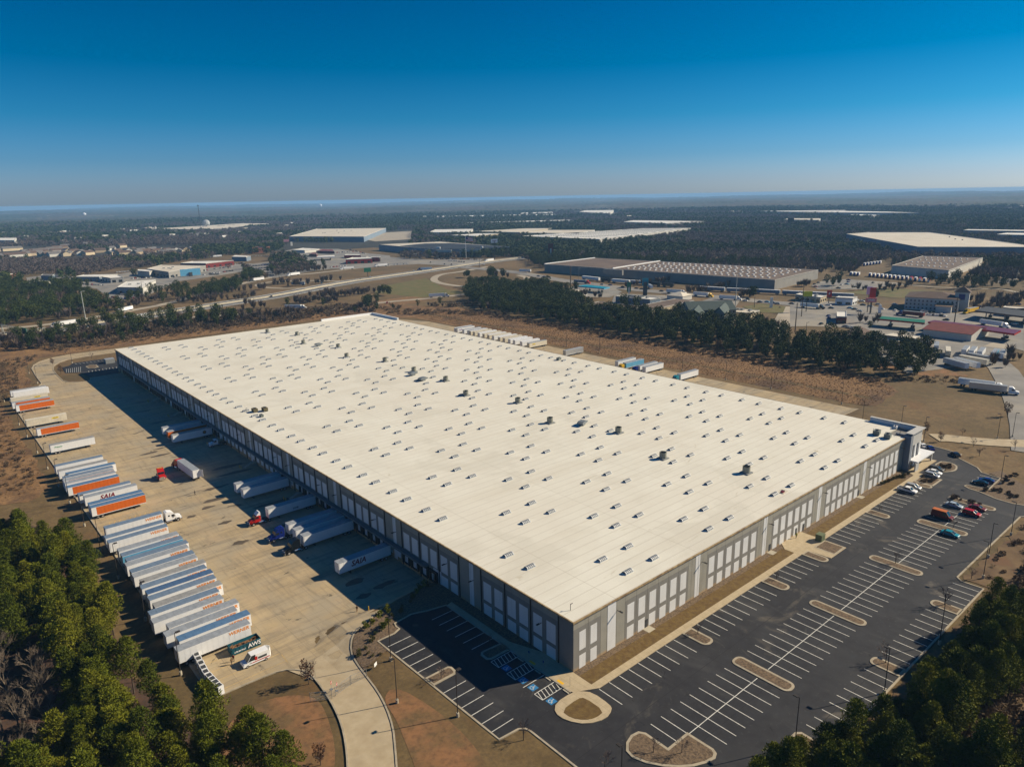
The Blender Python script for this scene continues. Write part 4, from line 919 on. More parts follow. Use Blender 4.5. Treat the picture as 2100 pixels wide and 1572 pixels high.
def car(x, y, rz, kind, m, label, z=0.0, group=None, roofm=None):
    L, W, lo, gh = carbody(kind, m)
    t = thing({'sedan': 'parked_car', 'suv': 'parked_suv', 'pickup': 'pickup_truck', 'van': 'cargo_van', 'minivan': 'minivan'}[kind], label, 'van' if 'van' in kind else 'pickup' if kind == 'pickup' else 'car', (x, y, z), rz, group)
    lo2 = [(p[0]-L/2, p[1]) for p in lo]; gh2 = [(p[0]-L/2, p[1]) for p in gh]
    b = MB(); b.prof(lo2, -W, W, 0)
    # shoulder line: roof and pillars
    zt = gh2[1][1]; b2 = MB()
    x0 = gh2[1][0]; x1 = gh2[2][0]
    if kind == 'van': b.prof([(gh2[0][0], 1.2), gh2[1], (x1-.9, zt), (x1-.9, 1.24)], -W+.04, W-.04, 0)
    b.build('body', m, t)
    g_ = MB(); wi = W-.16
    bot = [(gh2[0][0], gh2[0][1]), (gh2[3][0], gh2[3][1])]; 
    v = [(gh2[0][0], -W+.06, gh2[0][1]), (gh2[3][0], -W+.06, gh2[3][1]), (gh2[3][0], W-.06, gh2[3][1]), (gh2[0][0], W-.06, gh2[0][1]), (x0, -wi, zt-.02), (x1, -wi, gh2[2][1]-.02), (x1, wi, gh2[2][1]-.02), (x0, wi, zt-.02)]
    g_.add(v, [(0, 1, 5, 4), (1, 2, 6, 5), (2, 3, 7, 6), (3, 0, 4, 7), (4, 5, 6, 7)]); g_.build('window_glass', glass, t)
    r_ = MB(); r_.box(x0-.03, x1+.03, -wi-.02, wi+.02, zt-.03, zt+.05)
    for s_ in (-1, 1):
        for xx, xb in ((x0+.0, gh2[0][0]), (x1, gh2[3][0]), ((x0+x1)/2, (x0+x1)/2)):
            r_.cyl((xb, s_*(W-.06), lo2[2][1]-.02), (xx, s_*wi, zt), .055, .05, 4)
    r_.build('roof', roofm or m, t)
    if kind == 'pickup': q = MB(); q.box(-L/2+.15, -.85, -W+.15, W-.15, 1.151, 1.17); q.build('bed_liner', black, t)
    for xx in (-L/2+.9, L/2-.9):
        for s_ in (-1, 1): obj('wheel', wh_car, t, (xx, s_*(W-.1), .34))
    for s_ in (-1, 1):
        q = MB(); q.box(L/2-.12, L/2+.01, min(s_*(W-.42), s_*(W-.06)), max(s_*(W-.42), s_*(W-.06)), lo2[-2][1]-.0, lo2[-2][1]+.14); q.build('headlight', white, t)
        q = MB(); q.box(-L/2-.01, -L/2+.06, min(s_*(W-.3), s_*(W-.04)), max(s_*(W-.3), s_*(W-.04)), .7, .88); q.build('tail_light', red, t)
        q = MB(); q.box(x1-.05, x1+.15, min(s_*(W+.02), s_*(W+.2)), max(s_*(W+.02), s_*(W+.2)), 1.0, 1.15); q.build('mirror', m, t)
    return t
vn = car(-47.7, 50.9, math.pi, 'van', white, 'white service van with red graphics and open rear doors beside the dumpster', hg(-48, 51))
b = MB(); b.box(-2.3, -.4, .0, .01, 1.2, 1.7, 0); b.box(-.2, .35, .0, .012, 1.15, 2.0, 1); b.box(-2.9, 1.2, .0, .008, .75, .95, 1)
obj('side_graphic', b.mesh('side_graphic', [darkgrey, red]), vn, (0, 1.055, 0))
for s_ in (-1, 1): o = obj('open_door', MB().box(-.03, .03, 0, .95, .5, 2.4).mesh('open_door', white), vn, (-2.95, s_*1.0, 0)); o.rotation_euler = (0, 0, 2.6 if s_ > 0 else -.1-2.4+math.pi)
cab_m = MB(); cab_m.box(-.55, .55, -.7, .7, .1, 2.1, 0); cab_m.box(-.56, .56, -.5, .5, .3, .9, 1)
for i, y in enumerate((59.4, 57.6, 55.7, 53.8, 52.0, 50.2, 48.6, 47.0, 45.4)):
    t = thing('white_cabinet', ('nearest' if i == 8 else 'farthest' if i == 0 else ordn[i])+' white steel cabinet of the row along the court corner'+('' if i in (0, 8) else ', from the top'), 'cabinet', (-57.75+.12*abs(i-4), y, hg(-57.7, y)), .15*(i-4)*.3, 'white cabinets in a row')
    b = MB(); b.box(-.6, .6, -.8, .8, .12, 2.15); b.build('housing', white, t)
    b = MB()
    for k in range(6): b.box(-.605, -.6, -.65+.22*k, -.52+.22*k, .4, 1.9); b.box(.6, .605, -.65+.22*k, -.52+.22*k, .4, 1.9)
    b.box(-.45, .45, -.6, .6, 2.15, 2.2); b.build('grille', darkgrey, t)
    b = MB(); b.box(-.6, -.45, -.8, .8, 0, .12); b.box(.45, .6, -.8, .8, 0, .12); b.build('skid', black, t)
# cars of the right-hand car park, noses along y
CC = lambda x, y, z=0.6: P(1600+x*.2381, 840+y*.2381, z)
cp = [(1095, 690, 'pickup', white, 'white crew cab pickup at the walkway', -1), (1145, 662, 'suv', silver, 'grey blue car right beside the white pickup', -1), (1345, 508, 'suv', darkgrey, 'dark suv nearest the entrance path', -1), (1328, 535, 'sedan', white, 'white sedan between the dark and the beige suv', -1), (1305, 562, 'suv', silver, 'beige silver suv by the shrub island', -1),
      (1225, 308, 'sedan', white, 'white sedan at the office corner', 1.2), (1288, 328, 'sedan', blue, 'blue sedan next to the white one at the office corner', 1.2), (1508, 382, 'sedan', blackpaint, 'dark green black sedan at the drive bend', 1.2), (1725, 625, 'sedan', blackpaint, 'black sedan in the small bay on the right', 2.6), (1775, 605, 'sedan', blue, 'dark blue sedan behind the black one in the small bay', 2.6),
      (1500, 820, 'sedan', flat('pale_blue_paint', (.35, .42, .48), .3), 'pale blue grey sedan in the middle row', -1), (1700, 842, 'sedan', dkred, 'maroon sedan by the shrub island', -1), (1650, 890, 'suv', red, 'bright red suv in front of the maroon sedan', -1), (1398, 915, 'van', dkred, 'long dark red van with an orange roof', -1), (1465, 1065, 'sedan', teal, 'teal sedan at the end of the mulch island', -1)]
for x, y, kd, m, lab, dr in cp:
    p = CC(x, y); rz = -math.pi/2 if dr == -1 else dr
    if dr == 2.6: rz = math.radians(100)
    if dr == 1.2: rz = math.radians(45)
    car(p[0], p[1], rz, kd, m, lab, 0.0, None, flat('orange_roof', (.5, .14, .02), .4) if 'orange roof' in lab else None)
# ------------------------------------------------------------------ lamp posts
lp_mesh = MB().cyl((0, 0, .9), (0, 0, 10.2), .10, .07, 8).mesh('pole', pole_m)
lp_head = MB().box(-.3, .3, .2, 1.1, 10.15, 10.32).box(-.04, .04, 0, .25, 10.15, 10.25).mesh('lamp_head', pole_m)
lp_base = MB().cyl((0, 0, -.3), (0, 0, .9), .3, .3, 10).mesh('base', concrete_l)
def lamp(x, y, rz, label, z=None):
    t = thing('lamp_post', label, 'lamp post', (x, y, hg(x, y) if z is None else z), rz, 'lamp posts round the site')
    obj('pole', lp_mesh, t); obj('lamp_head', lp_head, t); obj('base', lp_base, t)
for i, y in enumerate((352.5, 298.6, 274.5, 246.7, 222.6, 199, 178.8, 155.2, 133, 111.9, 85, 57.5)): lamp(-61.4, y, -math.pi/2, '%s lamp post along the left edge of the truck court, from the far end' % ordn[i])
for x, y, lab in ((-41.8, 419.4, 'lamp post at the outer bend of the far drive'), (-42.0, 386, 'lamp post where the far drive meets the truck court'), (-26.3, 29.2, 'lamp post at the mulch corner of the small car park'), (-32.4, 16.9, 'lamp post on the clay between the drive and the small car park'), (-25.8, 5.7, 'lamp post on the grass edge beside the small car park'), (-16.5, 433.5, 'lamp post behind the far small car park')):
    lamp(x, y, -math.pi/2 if x < -40 else math.pi/2*(-1 if x > -27 else 1), lab)
pp = P(1276, 1531, 10.2); lamp(pp[0], pp[1], 0, 'lamp post cut off by the bottom edge beside the mulch island')
for i, (px, py, lab) in enumerate(((2073, 1097, 'upper lamp post along the right edge of the car park'), (2026.7, 1143, 'middle lamp post along the right edge of the car park'), (2016, 1185, 'short looking lamp post above the right hand pines'), (2051, 992, 'lamp post beside the dark cars bay'), (1630, 1529, 'nearest lamp post with the round topped turf island'), (1926, 1320, 'lamp post at the pine shadow on the right edge'), (1813, 1421, 'lamp post by the lower mulch island among the pines'),
      (1893.7, 905, 'lamp post left of the office parking'), (2045, 899.5, 'left lamp post of the two beyond the far drive'), (2076, 895.7, 'right lamp post of the two beyond the far drive'), (1725.8, 828, 'lamp post at the end of the rear court'), (1581, 797, 'rear court lamp post, second from its end'), (1488, 778.6, 'rear court lamp post, third from its end'), (1399, 760, 'rear court lamp post, fourth from its end'), (1229, 724, 'rear court lamp post left of the parked four trailers'), (1162, 710, 'rear court lamp post right of the cream trailers'), (1092, 686.7, 'rear court lamp post behind the cream trailers'), (1036, 676.7, 'rear court lamp post behind the far trailers'), (1768, 868, 'lamp post rising behind the roof left of the parapet'), (1847, 880, 'lamp post rising behind the parapet'))):
    p = P(px, py); lamp(p[0], p[1], math.pi*(i % 2), lab)
# ------------------------------------------------------------------ gate, signs, bollards, people, transformer
def wpt(x, y): return (x, y, hg(x, y))
def fence_panel(a, b, name, label, h=2.0, cat='gate'):
    t = thing(name, label, cat, (a[0], a[1], hg(*a)), math.atan2(b[1]-a[1], b[0]-a[0])); L = math.hypot(b[0]-a[0], b[1]-a[1])
    b_ = MB(); b_.cyl((0, 0, 0), (0, 0, h+.1), .05, .05, 6); b_.build('post', grey, t)
    b_ = MB(); b_.cyl((L, 0, 0), (L, 0, h+.1), .05, .05, 6); b_.build('post', grey, t)
    b_ = MB(); b_.cyl((0, 0, h), (L, 0, h), .035, .035, 5); b_.cyl((0, 0, .15), (L, 0, .15), .03, .03, 5); b_.cyl((0, 0, h*.5), (L, 0, h*.5), .02, .02, 4); b_.build('rail', grey, t)
    b_ = MB(); n = int(L/.22)
    for k in range(n):
        for s_ in (0, 1):
            x0 = L*k/n; x1 = min(L, x0+h*.9) if not s_ else max(0, x0-h*.9)
            if abs(x1-x0) > .3: b_.cyl((x0, .01*s_, .15), (x1, .01*s_, .15+abs(x1-x0)/.9*.95), .006, .006, 3, 0, False)
    tag(b_.build('chain_link', grey, t), kind='stuff'); return t
fence_panel((-40.3, 27.6), (-36.4, 28.6), 'swing_gate', 'left leaf of the chain link gate across the entrance drive')
fence_panel((-36.1, 28.8), (-32.6, 28.6), 'swing_gate', 'right leaf of the chain link gate across the entrance drive')
fence_panel((-44.8, 29.6), (-41.2, 27.3), 'chain_link_fence', 'short chain link fence left of the gate', cat='fence')
for i, (x, y, lab) in enumerate(((-39.9, 30.2, 'upper red stop sign on the open gate leaf'), (-39.3, 28.9, 'lower red stop sign on the open gate leaf'))):
    t = thing('stop_sign', lab, 'sign', (x, y, hg(x, y)), -2.3); z = 1.6
    b = MB(); b.cyl((0, 0, 0), (0, 0, z+.4), .03, .03, 5); b.box(-.3, .3, -.3, .3, 0, .06); b.build('post', grey, t)
    b = MB(); pts = [(.38*math.cos(math.pi/8+a*math.pi/4), z+.38*math.sin(math.pi/8+a*math.pi/4)) for a in range(8)]; b.prof(pts, .03, .05, 0); b.build('sign_plate', red, t)
    o = obj('lettering', text_mesh('STOP', .28, wh_txt, .004, True), t, (0, .056, z)); o.rotation_euler = (math.pi/2, 0, math.pi)
b = MB(); b.cyl((0, 0, 0), (0, 0, 1.1), .03, .03, 5, 1); b.box(-.5, .5, -.03, .03, .55, 1.35, 0); tag(b.build('notice_board', [white, grey], None, wpt(-29.9, 29.5), .5), 'small white notice board on the grass right of the gate', 'sign')
def bollard(x, y, label, z=None):
    b = MB(); b.cyl((0, 0, 0), (0, 0, 1.15), .11, .11, 10); b.cyl((0, 0, 1.15), (0, 0, 1.22), .11, .04, 10); tag(b.build('bollard', yellow, None, (x, y, hg(x, y) if z is None else z)), label, 'bollard', 'yellow bollards')
bollard(-19.3, 51.1, 'yellow bollard standing in the sun beside the walking person'); bollard(-1.0, 52.3, 'yellow bollard at the wall beside the drive-in door')
for y, wh in ((131, 'nearest the black tractor'), (171.5, 'across from the pulled away trailer'), (208, 'at the shaded white day cab'), (263, 'below the far small car park, nearer'), (298, 'below the far small car park, farther')): 
    bollard(-6.2, y, 'farther of two yellow bollards at the dock steps '+wh); bollard(-6.2, y-1.6, 'nearer of two yellow bollards at the dock steps '+wh)
    t = thing('dock_stairs', 'concrete steps with railing up to the dock, '+wh, 'steps', (-4.6, y-1.7, -1.5), 0, 'dock steps between bollard pairs')
    for k in range(6): q = MB(); q.box(.5*k, 4.58, 0, 1.4, .22*k, .22*(k+1)-.002); q.build('step', concrete_l, t)
    q = MB(); q.cyl((.2, .05, .2), (.2, .05, 1.2), .03, .03, 4); q.cyl((3.0, .05, 1.2), (3.0, .05, 2.3), .03, .03, 4); q.cyl((.2, .05, 1.2), (3, .05, 2.3), .03, .03, 4); q.cyl((3, .05, 2.3), (4.5, .05, 2.3), .03, .03, 4); q.build('railing', grey, t)
p_ = P(1692, 1108); 
t = thing('transformer_box', 'olive green transformer cabinet on the walkway beside the mulch island', 'transformer', (p_[0]-1.0, p_[1]+1.0, 0.13), 0)
b = MB(); b.box(-1.1, 1.1, -.9, .9, 0, 1.9); b.box(-1.15, 1.15, -.95, .95, 1.9, 2.0); b.build('housing', flat('olive_green', (.14, .17, .09), .5, var=.2, scale=1), t)
b = MB(); b.box(-1.0, -.05, -.93, -.9, .15, 1.75); b.build('door', MATS['olive_green'], t); b = MB(); b.box(.05, 1.0, -.93, -.9, .15, 1.75); b.build('door', MATS['olive_green'], t)
tag(MB().cyl((0, 0, 0), (0, 0, 1.9), .03, .03, 5, 0).box(-.16, .16, -.02, .02, 1.45, 2.0, 1).build('parking_sign', [grey, blue], None, (-3.6, -2.6, 0.13), .8), 'small blue parking sign post on the corner walkway', 'sign')
for y, lab in ((9.5, 'small sign post on the shaded walkway, farther one'), (5.0, 'small sign post on the shaded walkway, nearer one')): tag(MB().cyl((0, 0, 0), (0, 0, 1.9), .03, .03, 5, 0).box(-.02, .02, -.16, .16, 1.45, 2.0, 1).build('parking_sign', [grey, blue], None, (-3.9, y, 0.13)), lab, 'sign')
skin = flat('skin', (.35, .2, .13), .6); vest = flat('vest_lime', (.35, .38, .05), .8); jeans = flat('trousers', (.04, .03, .02), .9); hair = flat('dark_hair', (.02, .015, .01), .9); jacket = flat('brown_jacket', (.12, .07, .03), .9)
def person(x, y, rz, top, leg, label, stride=.3, arm=.25, z=None):
    """one continuous skinned body; materials by height"""
    v = [(0, 0, .95), (0, 0, 1.15), (0, 0, 1.42), (0, 0, 1.55), (.01, 0, 1.66), (.0, 0, 1.76)]
    rad = [.15, .14, .15, .055, .095, .07]
    e = [(0, 1), (1, 2), (2, 3), (3, 4), (4, 5)]
    def chain(par, pts, rs):
        i = par
        for p, r_ in zip(pts, rs): v.append(p); rad.append(r_); e.append((i, len(v)-1)); i = len(v)-1
    for s_, d in ((-1, stride), (1, -stride)):
        chain(0, [(0, s_*.1, .9), (d*.55, s_*.11, .5), (d-.05*(d < 0), s_*.11, .09), (d+.17, s_*.12, .04)], [.1, .075, .05, .045])
        chain(2, [(0, s_*.2, 1.4), (-d*arm*1.6, s_*.25, 1.12), (-d*arm*1.6+.14, s_*.24, .9), (-d*arm*1.6+.19, s_*.23, .82)], [.07, .052, .04, .035])
    me = bpy.data.meshes.new('b'); me.from_pydata(v, e, []); o = bpy.data.objects.new('b', me); COL.objects.link(o)
    o.modifiers.new('s', 'SKIN'); sub = o.modifiers.new('u', 'SUBSURF'); sub.levels = 1
    me.skin_vertices[0].data[0].use_root = True
    for i, r_ in enumerate(rad): me.skin_vertices[0].data[i].radius = (r_, r_*(1.25 if i in (0, 1, 2) else 1))
    dg = bpy.context.evaluated_depsgraph_get(); m2 = bpy.data.meshes.new_from_object(o.evaluated_get(dg)); COL.objects.unlink(o); bpy.data.objects.remove(o)
    m2.materials.clear()
    for m in (skin, top, leg, black): m2.materials.append(m)
    for p in m2.polygons:
        c = p.center; hand = abs(c.y) > .19 and c.z < .93 and c.z > .7
        p.material_index = 0 if c.z > 1.52 or hand else 1 if c.z > .93 or abs(c.y) > .2 and c.z > .7 else 2 if c.z > .1 else 3
    m2.name = 'body'; t = thing('person', label, 'person', (x, y, hg(x, y) if z is None else z), rz)
    obj('body', m2, t)
    h = MB(); h.cyl((-.01, 0, 1.70), (-.01, 0, 1.80), .105, .07, 10); h.build('hair', hair, t)
    f = MB(); f.box(.088, .102, .025, .05, 1.67, 1.685, 0); f.box(.088, .102, -.05, -.025, 1.67, 1.685, 0); f.box(.09, .12, -.012, .012, 1.63, 1.66, 1); f.box(.085, .1, -.03, .03, 1.59, 1.6, 0); f.build('face', [hair, skin], t)
    return t
person(-27.4, 156.3, -.4, blackpaint, jeans, 'person in dark clothes walking on the open concrete', .3)
person(-21.3, 53.3, 1.2, jacket, MATS['scrap_wood'], 'person in a brown jacket beside the yellow bollard', .22)
person(-51.9, 53.6, -1.0, jacket, jeans, 'person in dark clothes standing at the nose of the white van', .08)
person(-51.2, 54.4, -2.2, dkred, jeans, 'person in a dark red top between dumpster and van', .05)
person(90.0, -1.2, .5, vest, jeans, 'person crouched low at the warehouse door by the crossing walkway', .1, z=.13)

t = thing('bin_enclosure', 'grey walled bin enclosure on the far small car park', 'enclosure', (1.6, 416.5, -1.5), 0)
MB().box(-2.6, 2.6, -2.6, -2.3, 0, 2.6).build('wall', grey, t); MB().box(-2.6, -2.3, -2.3, 2.6, 0, 2.6).build('wall', grey, t); MB().box(2.3, 2.6, -2.3, 2.6, 0, 2.6).build('wall', grey, t); MB().box(-2.6, 2.6, -2.6, 2.6, 2.6, 2.75).build('roof', alu, t)
# ------------------------------------------------------------------ the town and the far warehouses
FOOT = []      # footprints kept clear of trees
brown_roof = mat('brown_gravel_roof', (0.155, 0.112, 0.082), 0.9, col2=(0.11, 0.08, 0.062), scale=0.05, extra=lambda t, co, l: nlayer(t, co, l, 0.3, 0.5, 0.75, (0.25, 0.19, 0.14), 0.5, stretch=(.1, 1, 1)))
cream_roof = mat('cream_roof', (0.62, 0.56, 0.45), 0.8, col2=(0.52, 0.46, 0.36), scale=0.03, extra=lambda t, co, l: joints(t, co, l, 1, 12, 1.0, (.45, .4, .32), .35))
white_roof = mat('white_roof', (0.72, 0.69, 0.62), 0.75, col2=(0.62, 0.60, 0.54), scale=0.05)
dark_roof = mat('dark_roof', (0.035, 0.04, 0.048), 0.7, var=0.3, scale=0.05)
red_roof = mat('dull_red_roof', (0.20, 0.05, 0.04), 0.7, var=0.25, scale=0.3)
green_roof = mat('dark_green_shingle', (0.06, 0.085, 0.08), 0.8, var=0.25, scale=0.8)
shingle_g = mat('grey_shingle', (0.16, 0.15, 0.145), 0.9, var=0.25, scale=0.3)
shingle_b = mat('brown_shingle', (0.12, 0.08, 0.062), 0.9, var=0.25, scale=0.3)
wall_blue = mat('blue_grey_wall_and_shade', (0.17, 0.22, 0.28), 0.8, var=0.12, scale=0.05)  # some of these walls stand in shadow; its blue is put into the colour
wall_beige = mat('beige_wall', (0.50, 0.41, 0.27), 0.8, var=0.12, scale=0.2)
wall_pale = mat('pale_wall', (0.55, 0.53, 0.48), 0.8, var=0.12, scale=0.2)
wall_grey = mat('far_grey_wall', (0.26, 0.25, 0.23), 0.8, var=0.15, scale=0.1)
wall_brick = mat('red_brick_wall', (0.26, 0.095, 0.06), 0.85, var=0.2, scale=0.5)
def ccw(p): return p if sum(p[i][0]*p[(i+1) % len(p)][1]-p[(i+1) % len(p)][0]*p[i][1] for i in range(len(p))) > 0 else p[::-1]
def bld(name, label, cat, px, h, wall, roof, f=None, parapet=0.6, win=None, doors=None, units=0, group=None, z0=None, canopy=False, dots=None, keep=6):
    """flat roofed building from the corners of its roof in the photograph"""
    f = f or (lambda x, y, z: P(x, y, z))
    pts = ccw([f(x, y, h) for x, y in px])
    FOOT.append((pts, keep))
    cx = sum(p[0] for p in pts)/len(pts); cy = sum(p[1] for p in pts)/len(pts); gz = hg(cx, cy)
    t = thing(name, label, cat, (cx, cy, gz), 0, group)
    L = [(p[0]-cx, p[1]-cy) for p in pts]; h = h-gz if abs(gz) > .5 else h
    n = len(L)
    if canopy:
        b = MB(); b.poly(L, h-1.2, h, 0, 1); b.build('canopy_roof', [wall, roof], t)
        a, b_, c, d = L[0], L[1], L[2], L[3 % n]; l1 = math.hypot(b_[0]-a[0], b_[1]-a[1]); l2 = math.hypot(c[0]-b_[0], c[1]-b_[1])
        k = max(2, int(max(l1, l2)/11))
        for i in range(k):
            for q in ((.25, .75) if min(l1, l2) > 9 else (.5,)):
                u, v = ((i+.5)/k, q) if l1 > l2 else (q, (i+.5)/k)
                x = a[0]*(1-u)*(1-v)+b_[0]*u*(1-v)+c[0]*u*v+d[0]*(1-u)*v; y = a[1]*(1-u)*(1-v)+b_[1]*u*(1-v)+c[1]*u*v+d[1]*(1-u)*v
                m_ = MB(); m_.box(x-.3, x+.3, y-.3, y+.3, 0, h-1.2); m_.build('post', wall_pale, t)
                m_ = MB(); m_.box(x-.5, x+.5, y-1.2, y+1.2, 0, 1.9); m_.build('pump', darkgrey, t)
        return t
    b = MB(); b.poly(L, -1, h-.02, 0, 0); b.build('wall', wall, t)
    b = MB(); b.poly(inset(L, .35), h-.5, h, 0, 0); b.build('roof', roof, t)
    if parapet:
        b = MB()
        for i in range(n):
            a = L[i]; c = L[(i+1) % n]; l = math.hypot(c[0]-a[0], c[1]-a[1]) or 1; nx_ = -(c[1]-a[1])/l*.4; ny_ = (c[0]-a[0])/l*.4
            b.poly([a, c, (c[0]+nx_, c[1]+ny_), (a[0]+nx_, a[1]+ny_)], h-.9, h+parapet*(.6+.001*i), 0, 0)
        b.build('parapet', wall_pale if wall is not wall_brick else wall_brick, t)
    if win:
        cnt, zz0, zz1, wd = win; made = 0
        for i in range(n):
            a = L[i]; c = L[(i+1) % n]; l = math.hypot(c[0]-a[0], c[1]-a[1])
            mx, my = (a[0]+c[0])/2+cx, (a[1]+c[1])/2+cy; nx_ = (c[1]-a[1])/l; ny_ = -(c[0]-a[0])/l
            if nx_*(CX-mx)+ny_*(CY-my) <= 0 or l < 6: continue
            k = max(2, int(cnt*l/60)) if cnt > 0 else -cnt
            for zr in (range(zz0 if False else 1)):
                for j in range(k):
                    u = (j+.5)/k; x = a[0]+(c[0]-a[0])*u; y = a[1]+(c[1]-a[1])*u; w_ = min(wd, l/k*.7)/2
                    ex = (c[0]-a[0])/l; ey = (c[1]-a[1])/l
                    m_ = MB(); m_.poly([(x-ex*w_+nx_*.02, y-ey*w_+ny_*.02), (x+ex*w_+nx_*.02, y+ey*w_+ny_*.02), (x+ex*w_+nx_*.1, y+ey*w_+ny_*.1), (x-ex*w_+nx_*.1, y-ey*w_+ny_*.1)], zz0, zz1); m_.build('window', glass, t); made += 1
    for k in range(units):
        u, v = rnd.uniform(.25, .75), rnd.uniform(.3, .7); a, b_, c, d = L[0], L[1], L[2], L[3 % n]
        x = a[0]*(1-u)*(1-v)+b_[0]*u*(1-v)+c[0]*u*v+d[0]*(1-u)*v; y = a[1]*(1-u)*(1-v)+b_[1]*u*(1-v)+c[1]*u*v+d[1]*(1-u)*v
        m_ = MB(); m_.box(x-1.4, x+1.4, y-1, y+1, h, h+1.3); m_.build('rooftop_unit', grey, t)
    if dots:
        nu, nv, u0, u1, s_, dm = dots; a, b_, c, d = [ (q[0]-cx, q[1]-cy) for q in [f(x, y, h) for x, y in px][:4]]
        ok = MB().box(-s_, s_, -s_*.6, s_*.6, 0, .8).mesh('skylight', dm)
        cnt = 0; allb = MB()
        for i in range(nu):
            for j in range(nv):
                u = u0+(u1-u0)*(i+.5+.25*(j % 2))/nu; v = .06+.88*(j+.5)/nv
                x = a[0]*(1-u)*(1-v)+b_[0]*u*(1-v)+c[0]*u*v+d[0]*(1-u)*v; y = a[1]*(1-u)*(1-v)+b_[1]*u*(1-v)+c[1]*u*v+d[1]*(1-u)*v
                if cnt < 120: obj('skylight', ok, t, (x, y, h+.01))
                else: allb.box(x-s_, x+s_, y-s_*.6, y+s_*.6, h+.01, h+.8)
                cnt += 1
        if cnt > 120: tag(allb.build('skylight', dm, t), kind='stuff')
    return t
def zf(ox, oy, s_): return lambda x, y, z=None: P(ox+x/s_, oy+y/s_, z)
ZL = zf(0, 480, 7.8615); ZM = zf(240, 480, 7.8615); ZC = zf(480, 460, 6.5625); ZD = zf(1380, 560, 8.75); ZE = zf(1620, 560, 8.75); ZF = zf(1860, 560, 8.75); ZG = zf(1140, 540, 8.077); ZB = zf(760, 470, 7.0)
# large sheds
t1 = bld('brown_roofed_warehouse', 'long brown roofed warehouse dotted with white skylights beyond the trucks', 'warehouse', [(1768, 583), (350, 485), (660, 447), (2035, 520)], 10, wall_grey, brown_roof, z3, .5, None, dots=(24, 6, .03, .62, 1.5, white), keep=14)
def seg_on(t, a, c, z0, z1_, th, m, name):
    l = math.hypot(c[0]-a[0], c[1]-a[1]); nx_ = -(c[1]-a[1])/l*th/2; ny_ = (c[0]-a[0])/l*th/2; o = t.location
    b = MB(); b.poly([(p[0]-o.x, p[1]-o.y) for p in ((a[0]+nx_, a[1]+ny_), (a[0]-nx_, a[1]-ny_), (c[0]-nx_, c[1]-ny_), (c[0]+nx_, c[1]+ny_))], z0, z1_); return b.build(name, m, t)
seg_on(t1, z3(770, 513, 10), z3(1060, 467, 10), 9.6, 11.2, 1.2, white, 'fire_wall')
seg_on(t1, z3(350, 485, 10), z3(660, 447, 10), 9.6, 11.0, 1.0, white, 'parapet')
seg_on(t1, z3(715, 517, 11), z3(832, 526, 11), 6, 12, 2.5, wall_grey, 'entrance_block')
seg_on(t1, z3(718, 518, 10), z3(775, 523, 10), 8.4, 10.2, 3.4, dkred, 'sign_letters')
seg_on(t1, z3(1772, 605, 5), z3(1925, 560, 5), 5.2, 6.2, .5, wall_pale, 'wall_stripe')
seg_on(t1, z3(1985, 535, 8), z3(2030, 524, 8), 5.5, 9, .6, red, 'sign_letters')
t2 = bld('dealership', 'wide flat dealership with a dark roof, two glass porches and a flag pole in front', 'dealership', [(940, 290), (118, 220), (1000, 180), (1990, 252)], 11, wall_blue, cream_roof, ZB, .5, keep=16)
b = MB(); o = t2.location; q = [ZB(x, y, 11) for x, y in ((930, 288), (420, 240), (780, 205), (1150, 200), (1960, 250))]; b.poly([(p[0]-o.x, p[1]-o.y) for p in q], 11.02, 11.2); b.build('dark_roof_cover', dark_roof, t2)
for x0, x1, y in ((965, 1140, 300), (1290, 1560, 292)):
    seg_on(t2, ZB(x0-20, y, 12), ZB(x1+20, y-2, 12), -.5, 12.5, 1.5, wall_pale, 'porch'); seg_on(t2, ZB(x0+10, y+40, 8), ZB(x1-10, y+38, 8), .3, 9.0, 1.7+.4, glass, 'show_window')
seg_on(t2, ZB(1590, 262, 12), ZB(1612, 262, 12), 0, 14, 2.5, white, 'white_pylon'); seg_on(t2, ZB(940, 262, 13), ZB(998, 262, 13), 0, 14, 2.0, white, 'white_pylon')
bld('distribution_shed', 'cream roofed shed with a blue shaded front left of the dealership', 'warehouse', [(1745, 168), (745, 165), (1115, 62), (2045, 50)], 12, wall_blue, cream_roof, ZC, 1.2, units=6, keep=18)
bld('far_shed', 'long pale roof behind the water tower at upper left', 'warehouse', [(900, 270), (1500, 233), (1655, 235), (1300, 268)], 10, wall_grey, cream_roof, z1, .5, keep=25)
bld('far_shed', 'pale roof with a tan front left end of the central shed cluster', 'warehouse', [(1135, 290), (1180, 272), (1410, 268), (1380, 288)], 10, wall_pale, white_roof, z2, .8, keep=20)
bld('far_shed', 'narrow cream roof behind the tan walled shed in the central cluster', 'warehouse', [(1420, 283), (1750, 265), (1895, 264), (1700, 290)], 10, wall_beige, cream_roof, z2, .8, keep=20)
bld('far_shed', 'tan walled shed right behind the dealership', 'warehouse', [(1490, 98), (1140, 88), (1560, 62), (1865, 60)], 10, wall_beige, white_roof, ZB, .8, keep=16)
bld('far_shed', 'very wide pale roof with rows of small dark dots in the central cluster', 'warehouse', [(690, 332), (200, 312), (960, 265), (1250, 263)], 10, wall_pale, white_roof, z3, .8, dots=(26, 9, .04, .96, 3.0, grey), keep=16)
bld('far_shed', 'small cream roof left of the very wide dotted roof', 'warehouse', [(205, 292), (380, 275), (660, 274), (560, 296)], 10, wall_pale, cream_roof, z3, .6, keep=16)
bld('far_shed', 'long low shed with a blue shaded wall near the horizon', 'warehouse', [(1110, 196), (1100, 190), (1910, 177), (1922, 183)], 12, wall_blue, white_roof, z2, .4, keep=60)
